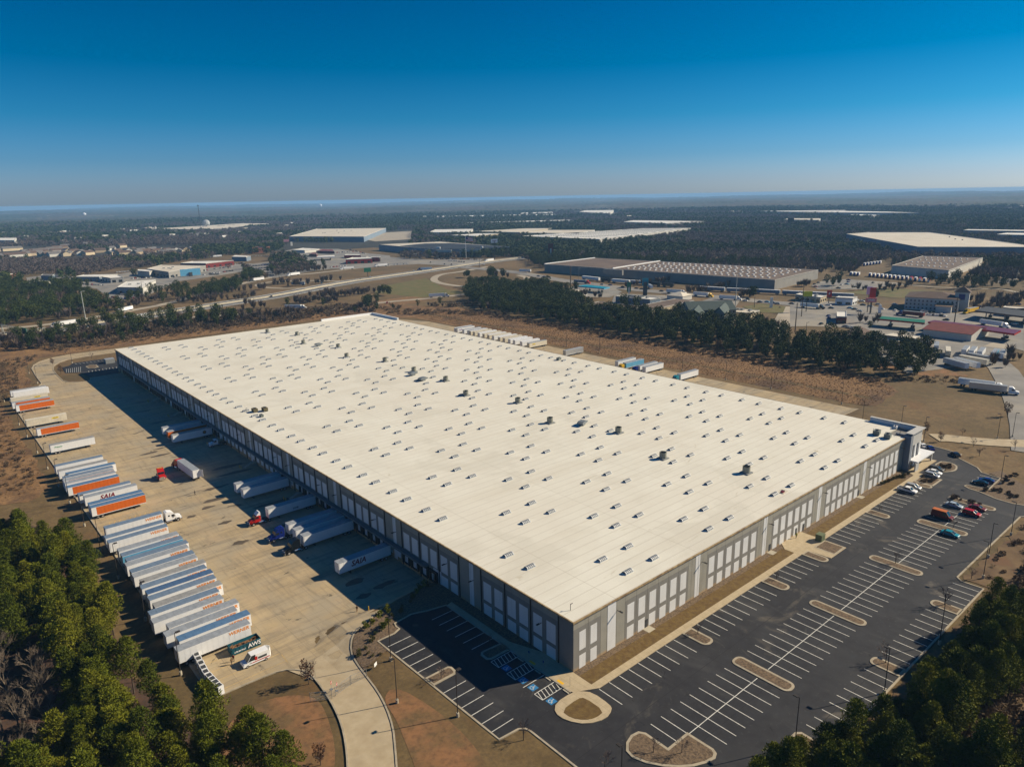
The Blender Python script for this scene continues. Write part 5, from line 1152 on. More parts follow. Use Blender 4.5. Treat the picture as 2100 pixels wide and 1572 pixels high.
bld('far_shed', 'thin white roof just behind the long blue walled shed', 'warehouse', [(1690, 176), (1720, 168), (1900, 164), (1900, 171)], 12, wall_blue, white_roof, z2, .4, keep=60)
bld('far_shed', 'narrow pale roof in front of the long blue walled shed', 'warehouse', [(1270, 236), (1400, 228), (1990, 212), (2080, 220)], 10, wall_pale, white_roof, z2, .4, keep=30)
bld('far_shed', 'small white roof on a rise near the middle of the horizon', 'warehouse', [(565, 164), (600, 154), (775, 152), (740, 172)], 14, wall_pale, white_roof, z3, .4, keep=70)
bld('far_shed', 'longest white roof on the right horizon, upper one', 'warehouse', [(165, 185), (810, 178), (830, 183), (480, 190)], 14, wall_blue, white_roof, z4, .3, keep=90)
bld('far_shed', 'longest white roof on the right horizon, lower one', 'warehouse', [(480, 194), (830, 185), (1120, 190), (1365, 198)], 14, wall_blue, white_roof, z4, .3, keep=70)
bld('far_shed', 'small cream roof among trees above the billboard', 'warehouse', [(375, 245), (420, 237), (640, 237), (620, 250)], 10, wall_pale, cream_roof, z4, .5, keep=40)
bld('far_shed', 'white strip of roof under the long horizon roofs', 'warehouse', [(820, 212), (900, 208), (1070, 213), (1000, 218)], 10, wall_pale, white_roof, z4, .4, keep=60)
bld('far_shed', 'white roof strip left of the pale far treetops', 'warehouse', [(835, 225), (900, 215), (1330, 221), (1100, 233)], 10, wall_pale, white_roof, z3, .4, keep=40)
bld('far_shed', 'low white roof at the right border, upper one', 'warehouse', [(1665, 322), (1700, 315), (2200, 322), (2200, 330)], 10, wall_blue, white_roof, z4, .4, keep=30)
bld('far_shed', 'low white roof at the right border, lower one', 'warehouse', [(1900, 352), (1980, 340), (2300, 345), (2300, 360)], 10, wall_blue, white_roof, z4, .4, keep=20)
bld('cream_roofed_warehouse', 'huge cream roofed warehouse on the right with a blue shaded wall', 'warehouse', [(1340, 443), (825, 350), (990, 338), (1420, 338), (2150, 433), (2150, 445)], 13, wall_blue, cream_roof, z4, 1.0, units=3, win=(5, 1, 3.5, 3), keep=22)
bld('brown_roofed_shed', 'brown roofed shed with white dots below the huge cream roof', 'warehouse', [(1560, 612), (1150, 577), (1375, 507), (1805, 520)], 9, wall_pale, brown_roof, z4, .8, dots=(8, 4, .1, .9, 1.3, white), keep=10)
# left dealerships and shops
bld('shop_block', 'low white roofed showroom with a flat porch, left group', 'shop', [(1600, 690), (1215, 688), (1350, 657), (1900, 645)], 6, wall_blue, white_roof, ZL, .6, win=(8, .6, 3, 4), keep=14)
bld('shop_block', 'white showroom with an arched glass front', 'shop', [(1990, 700), (1780, 712), (1640, 690), (1900, 660)], 6, wall_pale, white_roof, ZL, .8, win=(8, .6, 3.6, 4), keep=14)
bld('shop_block', 'nearest white roofed showroom with a blue shaded front and lit end', 'shop', [(410, 868), (0, 858), (150, 770), (620, 735)], 7, wall_pale, white_roof, ZM, .8, win=(8, .8, 3, 3), units=2, keep=14)
bld('shop_block', 'small grey box building beside a dark cypress', 'shop', [(520, 605), (325, 590), (345, 568), (620, 575)], 7, wall_pale, white_roof, ZM, .6, keep=14)
bld('shop_block', 'wide cream roofed store behind the blue sign wall', 'shop', [(830, 612), (480, 560), (720, 497), (1430, 510)], 8, wall_grey, cream_roof, ZM, .6, win=(6, .6, 3.2, 4), units=4, keep=14)
bld('shop_block', 'long store with a bright red entrance front', 'shop', [(1430, 475), (1020, 470), (1230, 440), (1880, 425)], 7, dkred, white_roof, ZM, .9, win=(6, .6, 3.2, 4), keep=12)
bld('shop_block', 'low white building half hidden behind left pines', 'shop', [(655, 782), (530, 770), (640, 745), (820, 752)], 6, wall_pale, white_roof, ZL, .5, keep=12)
bld('shop_block', 'grey roofed building left of the dark cypress group', 'shop', [(840, 672), (655, 668), (690, 645), (880, 645)], 7, wall_blue, shingle_g, ZL, .5, keep=12)
bld('shop_block', 'low orange brown building at the left border', 'shop', [(150, 660), (-60, 655), (-60, 632), (280, 632)], 6, wall_brick, cream_roof, ZL, .5, keep=12)
bld('white_office', 'white three storey block at the far left border', 'office', [(230, 100), (-90, 100), (-60, 62), (265, 60)], 12, wall_pale, white_roof, ZL, .5, win=(6, 4, 7, 4), keep=16)
bld('brick_office', 'red brick office block above the dealership cars', 'office', [(395, 312), (235, 320), (330, 298), (480, 298)], 10, wall_brick, dark_roof, ZC, .6, win=(14, 4.5, 6.5, 2), keep=12)
bld('shop_block', 'blue walled white roofed workshop with trucks beside it', 'shop', [(165, 440), (-30, 435), (30, 415), (225, 425)], 7, wall_blue, white_roof, ZC, .5, keep=12)
bld('shop_block', 'white roofed diner left of the red roofed shop', 'shop', [(950, 350), (790, 345), (930, 318), (1150, 328)], 5, wall_pale, white_roof, ZC, .5, keep=10)
bld('shop_block', 'shop with a long dull red roof in the middle', 'shop', [(1350, 360), (1105, 355), (1180, 335), (1330, 340)], 5, dkred, red_roof, ZC, .3, keep=10)
bld('shop_block', 'low red roofed shop right of the pines in the middle', 'shop', [(1110, 400), (1010, 395), (1050, 380), (1120, 385)], 5, dkred, red_roof, ZC, .3, keep=8)
bld('fuel_canopy', 'white fuel station canopy in the middle distance', 'canopy', [(1355, 432), (1105, 440), (1130, 425), (1350, 415)], 6, white, white_roof, ZC, canopy=True, keep=8)
bld('shop_block', 'white shop with a red lower front behind the fuel canopy', 'shop', [(1705, 415), (1480, 415), (1520, 402), (1690, 402)], 5, red, white_roof, ZC, .5, keep=8)
bld('shop_block', 'bright red garage with dark bay doors', 'garage', [(1860, 460), (1500, 475), (1600, 445), (1850, 442)], 7, red, white_roof, ZC, .9, win=(6, .3, 4, 5), keep=10)
bld('shop_block', 'black fronted white shop beside the red garage', 'shop', [(1960, 445), (1765, 445), (1800, 432), (1970, 435)], 7, blackpaint, white_roof, ZC, .9, keep=10)
# right-hand town
bld('fuel_canopy', 'teal edged fuel canopy on the street behind the pines', 'canopy', [(800, 412), (355, 372), (500, 352), (895, 392)], 5.5, ltblue, teal, ZG, canopy=True, keep=6)
bld('shop_block', 'white shop with a green fascia left of the small parked truck', 'shop', [(380, 470), (180, 460), (290, 425), (520, 440)], 5, wall_pale, cream_roof, ZG, .5, keep=6)
bld('office_block', 'blue white roofed building crowded with rooftop units', 'office', [(1560, 602), (990, 547), (1200, 515), (1730, 577)], 6, wall_blue, white_roof, ZG, .7, win=(14, 1, 3.4, 1), units=12, keep=6)
bld('motel', 'long brown roofed motel wing behind the pines, left arm', 'motel', [(1330, 745), (480, 680), (720, 632), (1400, 702)], 6, wall_pale, brown_roof, ZG, .4, keep=5)
bld('motel', 'brown roofed motel wing with a white fascia, right arm', 'motel', [(1590, 770), (1370, 705), (1980, 582), (2290, 615)], 6, wall_beige, brown_roof, ZG, .4, win=(16, .8, 2.6, 2), keep=5)
bld('shop_block', 'cream flat roofed restaurant right of the green gabled inn', 'restaurant', [(1400, 722), (1035, 690), (1060, 618), (1560, 672)], 5, wall_beige, cream_roof, ZD, .6, units=3, keep=5)
bld('shop_block', 'cream fast food building under the yellow sign', 'restaurant', [(550, 440), (100, 385), (190, 360), (660, 405)], 5, wall_beige, white_roof, ZE, .8, win=(12, .8, 3, 3), units=3, keep=5)
bld('shop_block', 'white and red fast food building with rounded roof ornaments', 'restaurant', [(1130, 455), (820, 440), (880, 415), (1215, 425)], 6, white, white_roof, ZE, .8, win=(10, .6, 2.5, 4), keep=5)
bld('shop_block', 'dark red and white small restaurant beside the blue cars', 'restaurant', [(1020, 790), (840, 785), (835, 690), (1020, 690)], 5, dkred, white_roof, ZE, .9, win=(10, .8, 2.5, 2), keep=5)
bld('fuel_canopy', 'long fuel canopy with a green roof and red edge', 'canopy', [(1920-1860, 0), (0, 0), (0, 0), (0, 0)] if False else [(2420, 890), (1600, 815), (1650, 770), (2425, 835)], 6, red, green, ZE, canopy=True, keep=4)
bld('fuel_canopy', 'long dark red fuel canopy behind the red roofed store', 'canopy', [(1930, 1085), (375, 870), (490, 840), (2050, 1020)], 6, red, dkred, ZF, canopy=True, keep=4)
bld('truck_stop_canopy', 'big dark truck fuelling canopy at the right border', 'canopy', [(2300, 800), (1220, 665), (1420, 595), (2300, 690)], 7, shingle_b, dark_roof, ZF, canopy=True, keep=4)
bld('shop_block', 'cream roofed shop with red fascia at the right border', 'shop', [(1960, 640), (1720, 615), (1760, 590), (2300, 620)], 6, dkred, cream_roof, ZF, .5, keep=4)
bld('shop_block', 'pale yellow metal workshop above the parked box trailers', 'workshop', [(170, 1180), (-420, 1110), (-240, 1075), (235, 1130)], 6, wall_beige, cream_roof, ZF, .3, keep=4)
bld('shop_block', 'low grey shed left of the brown gabled barn', 'shed', [(910, 1170), (690, 1160), (720, 1115), (990, 1130)], 4, wall_grey, shingle_g, ZE, .2, keep=4)
def gable(name, label, cat, a, b, c, h, rh, wall, roof, keep=5, group=None, hip=0.0, over=.5, win=None):
    """gabled house: eave corners a-b along the ridge direction, b-c across it"""
    d = (a[0]+c[0]-b[0], a[1]+c[1]-b[1]); cx = (a[0]+c[0])/2; cy = (a[1]+c[1])/2; FOOT.append((ccw([a, b, c, d]), keep)); gz = hg(cx, cy)
    ux = b[0]-a[0]; uy = b[1]-a[1]; L = math.hypot(ux, uy); W = math.hypot(c[0]-b[0], c[1]-b[1]); rz = math.atan2(uy, ux)
    if (c[0]-b[0])*(-math.sin(rz))+(c[1]-b[1])*math.cos(rz) < 0: pass
    t = thing(name, label, cat, (cx, cy, gz), rz, group)
    m_ = MB(); m_.prof([(-W/2, -.5), (-W/2, h), (0, h+rh-.05), (W/2, h), (W/2, -.5)], -L/2, L/2, 0, 'x'); 
    if not hip: m_.build('wall', wall, t)
    else: MB().box(-L/2, L/2, -W/2, W/2, -.5, h).build('wall', wall, t)
    hh = min(L/2, W/2)*hip; r_ = MB(); o_ = over
    top = [(-L/2-o_+hh+(o_ if hip else 0), 0, h+rh), (L/2+o_-hh-(o_ if hip else 0), 0, h+rh)]
    v = [(-L/2-o_, -W/2-o_, h-.1), (L/2+o_, -W/2-o_, h-.1), (L/2+o_, W/2+o_, h-.1), (-L/2-o_, W/2+o_, h-.1)]+top
    v2 = [(p[0], p[1], p[2]+.25) for p in v]
    F = [(0, 1, 5, 4), (2, 3, 4, 5)]+([(1, 2, 5), (3, 0, 4)] if hip else [])
    r_.add(v2, F); r_.add(v, [f[::-1] for f in F]); r_.add(v+v2, [(0, 6, 7, 1), (1, 7, 8, 2), (2, 8, 9, 3), (3, 9, 6, 0)] if hip else [(0, 1, 7, 6), (2, 3, 9, 8), (1, 5, 11, 7), (5, 2, 8, 11), (3, 4, 10, 9), (4, 0, 6, 10)])
    r_.build('roof', roof, t)
    if win:
        n_, rows_ = win
        for s_ in (-1, 1):
            for j in range(n_):
                for r2 in range(rows_):
                    x = -L/2+L*(j+.5)/n_; z = 1.0+2.9*r2
                    m_ = MB(); m_.box(x-.6, x+.6, min(s_*(W/2+.02), s_*(W/2+.08)), max(s_*(W/2+.02), s_*(W/2+.08)), z, z+1.4); m_.build('window', glass, t)
            for r2 in range(rows_): 
                for yy in (-W/4, W/4):
                    m_ = MB(); m_.box(min(s_*(L/2+.02), s_*(L/2+.08)), max(s_*(L/2+.02), s_*(L/2+.08)), yy-.6, yy+.6, 1+2.9*r2, 2.4+2.9*r2); m_.build('window', glass, t)
    return t
gable('red_roofed_store', 'long white store with a dull red gable roof at the fuel stop', 'store', ZF(360, 1130), ZF(1235, 1240), ZF(1375, 1105), 4.6, 3.0, wall_pale, red_roof, 4)
gable('brown_gabled_barn', 'tan barn with a dark brown gable roof and skylight strips', 'barn', ZE(955, 1265), ZE(1010, 1150), ZE(1490, 1200), 4.5, 3.5, wall_beige, shingle_b, 4)
th = gable('hotel', 'three storey hotel with brown hip roof and corner tower', 'hotel', ZF(-60, 640), ZF(900, 700), ZF(960, 600), 10, 3.5, wall_pale, shingle_b, 5, hip=.8, win=(13, 3))
pa = ZF(960, 660); b = MB(); b.box(-5, 5, -5, 5, -.5, 15); 
tt = thing('hotel_tower', 'square hotel corner tower with pyramid roof and blue sign', 'tower', (pa[0], pa[1], 0), th.rotation_euler.z); b.build('wall', wall_pale, tt)
m_ = MB(); m_.add([(-6, -6, 15), (6, -6, 15), (6, 6, 15), (-6, 6, 15), (0, 0, 19.5)], [(0, 1, 4), (1, 2, 4), (2, 3, 4), (3, 0, 4), (3, 2, 1, 0)]); m_.build('roof', shingle_b, tt)
for s_ in ((-5.1, 0), (0, -5.1)): m_ = MB(); m_.box(s_[0]-(.08 if s_[0] else 2.2), s_[0]+(.08 if s_[0] else 2.2), s_[1]-(.08 if s_[1] else 2.2), s_[1]+(.08 if s_[1] else 2.2), 9, 13.5); m_.build('sign_panel', blue, tt)
gable('hotel_porch', 'small gabled hotel porch with tan roof', 'porch', ZF(520, 700), ZF(800, 720), ZF(830, 660), 5, 2, wall_pale, mat('tan_shingle', (.25, .16, .1), .9, var=.2, scale=.3), 3)
gi = gable('gabled_inn', 'grey three storey inn with dark green roof and dormers behind the pines', 'hotel', ZD(180, 880, 0), ZD(1010, 860, 0), ZD(1030, 760, 0), 9, 5, mat('inn_siding', (.33, .32, .27), .8, var=.12, scale=.4), green_roof, 4, win=(10, 3))
gable('gabled_inn', 'cross gable wing of the green roofed inn facing the pines', 'hotel', ZD(735, 930, 0), ZD(840, 830, 0), ZD(1000, 850, 0), 9, 4.5, MATS['inn_siding'], green_roof, 4, win=(3, 3))
gable('gabled_inn', 'left cross gable of the green roofed inn', 'hotel', ZD(250, 930, 0), ZD(330, 840, 0), ZD(560, 860, 0), 8, 4, MATS['inn_siding'], green_roof, 4, win=(3, 2))
gable('garden_pavilion', 'small green roofed pavilion in front of the inn', 'pavilion', ZD(850, 960, 0), ZD(1050, 975, 0), ZD(1080, 905, 0), 4, 3, MATS['inn_siding'], green_roof, 3, hip=.9)
gable('white_pavilion', 'pale hip roofed pavilion beside the motel', 'pavilion', ZG(1890, 600, 0), ZG(2150, 625, 0), ZG(2200, 585, 0), 4, 3, wall_pale, cream_roof, 3, hip=.9)
# houses at upper left
hs = [(x, y) for y, n_, x0, x1, sl in ((265, 8, 5, 220, -.02), (300, 7, 520, 1050, -.09), (372, 9, 60, 790, -.06), (345, 4, 800, 1050, 0), (285, 6, 850, 1420, .05), (340, 6, 1100, 1960, -.1)) for k in range(n_) for x, y in [(x0+(x1-x0)*k/max(1, n_-1), y+sl*(x1-x0)*k/max(1, n_-1)*.5)]]
hs += [(1760+x, y) for x, y in ((0, 330), (130, 300), (250, 280))]
cols_ = [mat('house_cream', (.55, .45, .30), .8, var=.1, scale=.3), mat('house_tan', (.42, .33, .22), .8, var=.1, scale=.3), wall_pale]
hm = [(1980+x, y) for x, y in ((20, 320), (160, 290), (260, 275), (380, 290), (470, 300), (560, 270), (640, 300), (700, 275), (800, 290), (860, 300), (930, 275), (1010, 300), (1090, 270), (1180, 265), (120, 330), (340, 320), (520, 330), (760, 320), (900, 330))]
hn = 0
for i, (x, y) in enumerate(hs+hm):
    p = ZL(x-0 if i < len(hs) else x-1887+1887-92, y+8)
    a = rnd.choice([.1, .5, 1.2, 1.7])+rnd.uniform(-.1, .1); L = rnd.uniform(16, 24); W = rnd.uniform(11, 14)
    if x < 1050: L *= 1.9; a = .35+rnd.uniform(-.05, .05)
    ux, uy = math.cos(a), math.sin(a); A = (p[0]-ux*L/2+uy*W/2, p[1]-uy*L/2-ux*W/2); B = (p[0]+ux*L/2+uy*W/2, p[1]+uy*L/2-ux*W/2); C = (p[0]+ux*L/2-uy*W/2, p[1]+uy*L/2+ux*W/2)
    hn += 1; row = 'terraced' if x < 1050 else 'detached'
    gable('house', '%s house with %s walls in the upper left housing area' % (row, ('cream', 'tan', 'pale grey')[i % 3]), 'house', A, B, C, 5.5, 3.5, cols_[i % 3], (shingle_g, shingle_b)[i % 2], 9, 'houses of the upper left housing area, %s %s' % (row, ('cream', 'tan', 'pale grey')[i % 3]))
for k in range(70):
    fx_, fy_ = (rnd.uniform(0, 640), rnd.uniform(444, 497)) if k < 56 else (rnd.uniform(1330, 1520), rnd.uniform(424, 440))
    p = P(fx_, fy_); kk = rnd.uniform(8, 15)*math.dist(p, (CX, CY))/3200; gable('distant_house', 'tiny pale roof far off among the woods', 'house', (p[0]-kk, p[1]-kk*.6), (p[0]+kk, p[1]-kk*.6), (p[0]+kk, p[1]+kk*.6), 7, 4, wall_pale if k % 3 else wall_beige, (cream_roof, shingle_g, white_roof)[k % 3], 22, 'tiny roofs scattered in the far woods')
# scattered far roofs
for i, (x, y, s_) in enumerate(((20, 462, 1), (40, 466, 1), (60, 472, .8), (12, 470, 1), (198, 458, .7), (380, 456, .8), (440, 452, .8), (300, 462, .9), (520, 450, .8), (225, 490, 1), (250, 487, 1), (1370, 432, 1), (1395, 436, 1), (1450, 430, .8), (2070, 432, 1.4), (2090, 428, 1.6), (808, 451, 1), (1290, 448, 1.2), (470, 455, .7), (560, 452, .8), (180, 505, 1), (130, 500, 1))):
    p = P(x, y); k = 10*s_*math.dist(p, (CX, CY))/2500
    a = (p[0]-k, p[1]-k*.6); b_ = (p[0]+k, p[1]-k*.6); c = (p[0]+k, p[1]+k*.6)
    gable('distant_house', 'tiny pale roof far off among the woods', 'house', a, b_, c, 6*s_, 4*s_, wall_pale, cream_roof if i % 2 else shingle_g, 30, 'tiny roofs scattered in the far woods')
# ------------------------------------------------------------------ roads and lots
def R(f, pts): return [f(x, y) for x, y in pts]
hwc = smooth(R(z1, [(-150, 950), (0, 924), (190, 903), (500, 862), (930, 797), (1400, 725), (1700, 680)])+R(z2, [(600, 600), (900, 558), (1200, 515), (1500, 470), (1700, 447), (1900, 420)]), 1)
mb = MB(); L_, R__ = strip(hwc, 17); band(mb, L_, 15.5, .05, 0); tag(mb.build('highway', road_m), kind='structure')
mb = MB(); band(mb, R__, 15.5, .05, 0); tag(mb.build('highway', road_m), kind='structure')
mb = MB(); band(mb, hwc, 4.6, .06, 0); band(mb, hwc, 1.0, .06, 0, 1.2); tag(mb.build('median_barrier', concrete_l), 'pale concrete barrier along the middle of the highway', 'barrier')
mb = MB()
for S in strip(hwc, 30.5): band(mb, S, 1.8, .09, 0)
for S in strip(hwc, 4.2): band(mb, S, .5, .09, 0)
for w_ in (11.5, 19, 26.5):
    for S in strip(hwc, w_):
        L2 = [(S[i][0]+(S[i+1][0]-S[i][0])*u, S[i][1]+(S[i+1][1]-S[i][1])*u) for i in range(len(S)-1) for u in np.arange(0, 1, 9/max(9, math.dist(S[i], S[i+1])))]
        for a, b_ in list(zip(L2, L2[1:]))[::2]:
            if math.dist(a, b_) < 14: band(mb, [a, ((a[0]+b_[0])/2, (a[1]+b_[1])/2)], .35, .10, 0)
tag(mb.build('lane_marking', paint_line), kind='structure')
LN = [0]
def road(pts, wd, m=road_m, sm=1, name='road', z=.07): LN[0] += 1; mb = MB(); band(mb, smooth(pts, sm), wd, z+.004*LN[0], 0); return tag(mb.build(name, m), kind='structure')
ramp_m = mat('ramp_concrete', (0.40, 0.345, 0.26), 0.85, var=.2, scale=.05)
road(R(z1, [(-200, 900), (0, 880), (200, 868), (480, 830), (800, 770), (1000, 735), (1200, 680), (1500, 600), (1700, 560)])+R(z2, [(300, 552), (450, 540), (800, 497), (1000, 470)]), 10, ramp_m, name='frontage_road')
road(R(z1, [(900, 835), (1100, 815), (1400, 800), (1750, 778), (2100, 760)])+R(z2, [(700, 738), (900, 715), (1200, 690), (1500, 650), (1700, 615), (1760, 570), (1690, 552)]), 9, ramp_m, name='ramp')
road(R(z2, [(1500, 500), (1330, 533), (1200, 548), (1160, 578), (1200, 602), (1330, 622), (1550, 634), (1650, 625)]), 9, ramp_m, 2, name='loop_ramp')
road(R(z1, [(2100, 590), (1900, 585), (1700, 590), (1590, 605), (1580, 622), (1700, 635), (1900, 632), (2050, 618)]), 7, ramp_m, 2, name='loop_ramp')
road(R(z3, [(-200, 500), (100, 525), (250, 545), (450, 585), (700, 615), (900, 640), (1200, 668), (1500, 695), (1800, 725), (2100, 745)])+R(z4, [(600, 880), (900, 905), (1200, 925), (1500, 950), (2100, 1035)]), 20, lotgrey_m, name='main_street')
road(R(z3, [(1860, 745), (1830, 800), (1770, 920), (1750, 960)]), 12, ramp_m, name='side_street')
road(R(z4, [(2500, 960), (2100, 750), (1500, 735), (1200, 708), (900, 700)]), 5, ramp_m, name='farm_lane')
road(R(z4, [(1960, 700), (2030, 640), (2080, 600), (2120, 560)]), 14, lotgrey_m, name='side_street')
road([P(1990, 712), P(2050, 745), P(2085, 800), P(2110, 860), P(2120, 930)], 14, lotgrey_m, name='side_street')
road([(211, 5), (214, 2), (218, -8), (225, -18), (240, -34), (275, -52)], 9, drive_m, name='exit_drive', z=.07); road([(208, 8), (203, 22), (200, 60), (196, 100)], 9, drive_m, name='exit_drive', z=.06)
cw = MB()
a = P(2077, 779); b_ = P(2098, 826)
for k in range(9):
    u = k/8; p = (a[0]+(b_[0]-a[0])*u, a[1]+(b_[1]-a[1])*u); line(p[0], p[1], p[0]+3.5, p[1]+.5, .4, .07, cw)
tag(cw.build('crosswalk', paint_line), kind='structure')
def lotp(f, pts, m=lotgrey_m, name='lot', off=None):
    LN[0] += 1; return sheet(name, R(f, pts), (.012 if off is None else off)+.0045*LN[0], m, 12)
lotp(ZL, [(420, 700), (900, 640), (1300, 700), (1950, 640), (2400, 560), (2044, 760), (2044, 1040), (1790, 1040), (1560, 880), (1150, 830), (1050, 760), (800, 900), (520, 900)])
lotp(ZM, [(0, 700), (500, 700), (1000, 640), (1500, 520), (2044, 480), (2300, 470), (2300, 560), (1700, 660), (1000, 760), (480, 990), (0, 1080)])
lotp(ZC, [(0, 560), (160, 540), (500, 500), (520, 400), (800, 330), (1400, 330), (1700, 380), (2100, 420), (2100, 560), (1700, 590), (1300, 600), (1000, 640), (560, 720), (300, 700)])
lotp(ZB, [(0, 390), (300, 400), (900, 440), (1500, 430), (1640, 420), (1500, 500), (1100, 520), (700, 500), (0, 540)])
lotp(ZC, [(1750, 200), (2050, 110), (2400, 90), (2400, 200), (1900, 230)], ramp_m)
lotp(ZG, [(180, 420), (350, 350), (900, 380), (1100, 470), (900, 560), (560, 560), (350, 530)])
lotp(ZG, [(900, 700), (980, 500), (1800, 530), (2200, 620), (1700, 800), (1300, 760)])
lotp(ZD, [(470, 520), (700, 440), (1200, 500), (1100, 640), (500, 600)])
lotp(ZE, [(0, 580), (150, 480), (600, 500), (1300, 560), (2100, 700), (2100, 1250), (1500, 1230), (1100, 980), (300, 950), (0, 960)])
lotp(ZE, [(380, 220), (600, 130), (1000, 110), (1900, 170), (2100, 210), (2100, 190), (1300, 290), (500, 290)])
lotp(ZF, [(0, 700), (900, 720), (1300, 620), (2100, 640), (2100, 1400), (1900, 1340), (1800, 1560), (0, 1800), (-600, 1420), (-600, 700)])
lotp(ZF, [(1370, 1310), (1560, 1240), (1950, 1320), (1850, 1370)], ramp_m, 'worn_slab', .045)
sheet('gravel_yard', R(ZF, [(-500, 1500), (0, 1500), (900, 1700), (1100, 1850), (300, 1850), (-700, 1650)]), .025, clay_m, 10)
sheet('green_verge', R(z4, [(80, 870), (220, 850), (390, 870), (370, 915), (180, 915)]), .12, mat('green_grass', (.10, .105, .03), .95, col2=(.15, .115, .045), scale=.1), 10)
sheet('green_verge', R(z4, [(800, 770), (1100, 735), (1500, 760), (1700, 800), (1200, 810)]), .1, MATS['green_grass'], 10)
sheet('green_verge', R(z2, [(850, 620), (1120, 570), (1250, 640), (1400, 660), (1100, 690), (800, 660)]), .0, MATS['green_grass'], 10)
# rough field between the rear court and the pine strip, rough meadow at far left
sheet('dry_field', [(240, 40), (239, 250), (236, 420), (200, 470), (130, 478), (250, 500), (290, 440), (290, 60), (272, 42)], -.04, field_m, 8, jitter=1.2)
sheet('dry_field', [(-45, 380), (-42, 440), (-28, 470), (60, 470), (230, 475), (330, 500), (300, 530), (150, 520), (0, 545), (-90, 560), (-140, 420), (-64, 345), (-62, 372)], -.02, field_m, 8, jitter=1.5)
sheet('dry_field', [(-62.5, 345), (-64, 200), (-72, 190), (-100, 200), (-130, 420)], -.03, field_m, 8, jitter=1.2)
sheet('rear_court', [(178.6, 44.5), (233.4, 44.5), (233.4, 395), (215, 440), (186, 450), (178.6, 450)], .0, yard_m, 6)
sheet('forest_floor', [(-68, 150), (-69, 60), (-66, 40), (-60, 20), (-59, 6), (-65, -12), (-130, -30), (-150, 190), (-78, 178)], .02, floor_m, 5, jitter=.8)
brushg_m = mat('brush_soil', (0.17, 0.11, 0.055), 0.98, col2=(0.09, 0.055, 0.03), scale=0.2, bump=.6, extra=lambda t, co, l: nlayer(t, co, l, .1, .55, .7, (.20, .10, .05), .6))
sheet('brush_ground', [(100, -41), (100, -47.5), (19, -47), (-5, -80), (60, -110), (190, -80), (158, -48), (150, -42)], -.02, brushg_m, 6, jitter=.8)
# ------------------------------------------------------------------ towers, masts, signs
def water_tower(px, py, h, r_, label, m=white):
    p = P(px, py); g_ = hg(*p); t = thing('water_tower', label, 'water tower', (p[0], p[1], g_))
    b = MB(); n = 14
    prof_ = [(0, -.9), (.6, -.75), (.95, -.35), (1, 0), (.92, .38), (.6, .68), (.2, .8), (0, .82)]
    rings = [[(r_*q*math.cos(2*math.pi*i/n), r_*q*math.sin(2*math.pi*i/n), h+r_*zz) for i in range(n)] for q, zz in prof_]
    b.add([v for rg in rings for v in rg], [(k*n+i, k*n+(i+1) % n, (k+1)*n+(i+1) % n, (k+1)*n+i) for k in range(len(prof_)-1) for i in range(n)]); b.build('tank', m, t)
    for i in range(6):
        a = i*math.pi/3; m_ = MB(); m_.cyl((r_*1.0*math.cos(a), r_*1.0*math.sin(a), -2), (r_*.85*math.cos(a), r_*.85*math.sin(a), h-r_*.3), r_*.07, r_*.06, 5); m_.build('leg', m, t)
    m_ = MB(); m_.cyl((0, 0, -2), (0, 0, h-r_*.8), r_*.13, r_*.13, 8); m_.build('riser', m, t); return t
def hfrom(px, pyb, pyt):
    """height of something that stands at px, pyb and reaches up to pyt"""
    p = P(px, pyb); d = math.dist(p, (CX, CY)); return (pyb-pyt)/FPX*math.hypot(d, CZ)*1.02
water_tower(174, 446, 26, 14, 'white water tower on the horizon at upper left'); water_tower(424, 470, 24, 14, 'large grey water tower beside the lattice mast', flat('tank_grey', (.33, .34, .34), .6)); water_tower(657, 424, 40, 24, 'tiny white water tower right on the horizon')
def mast(px, pyb, pyt, label, r_=2.0):
    p = P(px, pyb); h = hfrom(px, pyb, pyt); t = thing('lattice_mast', label, 'mast', (p[0], p[1], hg(*p)))
    b = MB()
    for i in range(3):
        a = i*2.094; c = a+2.094
        b.cyl((r_*math.cos(a), r_*math.sin(a), 0), (r_*.5*math.cos(a), r_*.5*math.sin(a), h), .35, .3, 4)
        for k in range(12): q = k/12; q2 = (k+1)/12; rr = r_*(1-q*.5); r2 = r_*(1-q2*.5); b.cyl((rr*math.cos(a), rr*math.sin(a), h*q), (r2*math.cos(c), r2*math.sin(c), h*q2), .2, .2, 3)
    b.build('lattice', darkgrey, t); m_ = MB(); m_.box(-2.5, 2.5, -2.5, 2.5, h-6, h-3); m_.build('antenna', darkgrey, t)
mast(412, 470, 427, 'tall dark lattice mast beside the grey water tower')
def pylon_sign(f, x, yb, yt, w_, hh, m, label, txt=None, tm=None, post=darkgrey, pw=.5, rz=None):
    p = f(x, yb); h = hfrom(*px_of(f, x, yb), px_of(f, x, yt)[1]); dx, dy = CX-p[0], CY-p[1]
    t = thing('pylon_sign', label, 'sign', (p[0], p[1], hg(*p)), (math.atan2(dy, dx)+math.pi/2 if rz is None else rz)+.25)
    b = MB(); b.box(-pw/2, pw/2, -pw/2, pw/2, 0, h-hh*.5); b.build('post', post, t)
    b = MB(); b.box(-w_/2, w_/2, -.4, .4, h-hh, h); b.build('sign_panel', m, t)
    if txt: o = obj('lettering', text_mesh(txt, hh*.5, tm or white, .02, True), t, (0, -.43, h-hh/2)); o.rotation_euler = (math.pi/2, 0, 0)
    return t
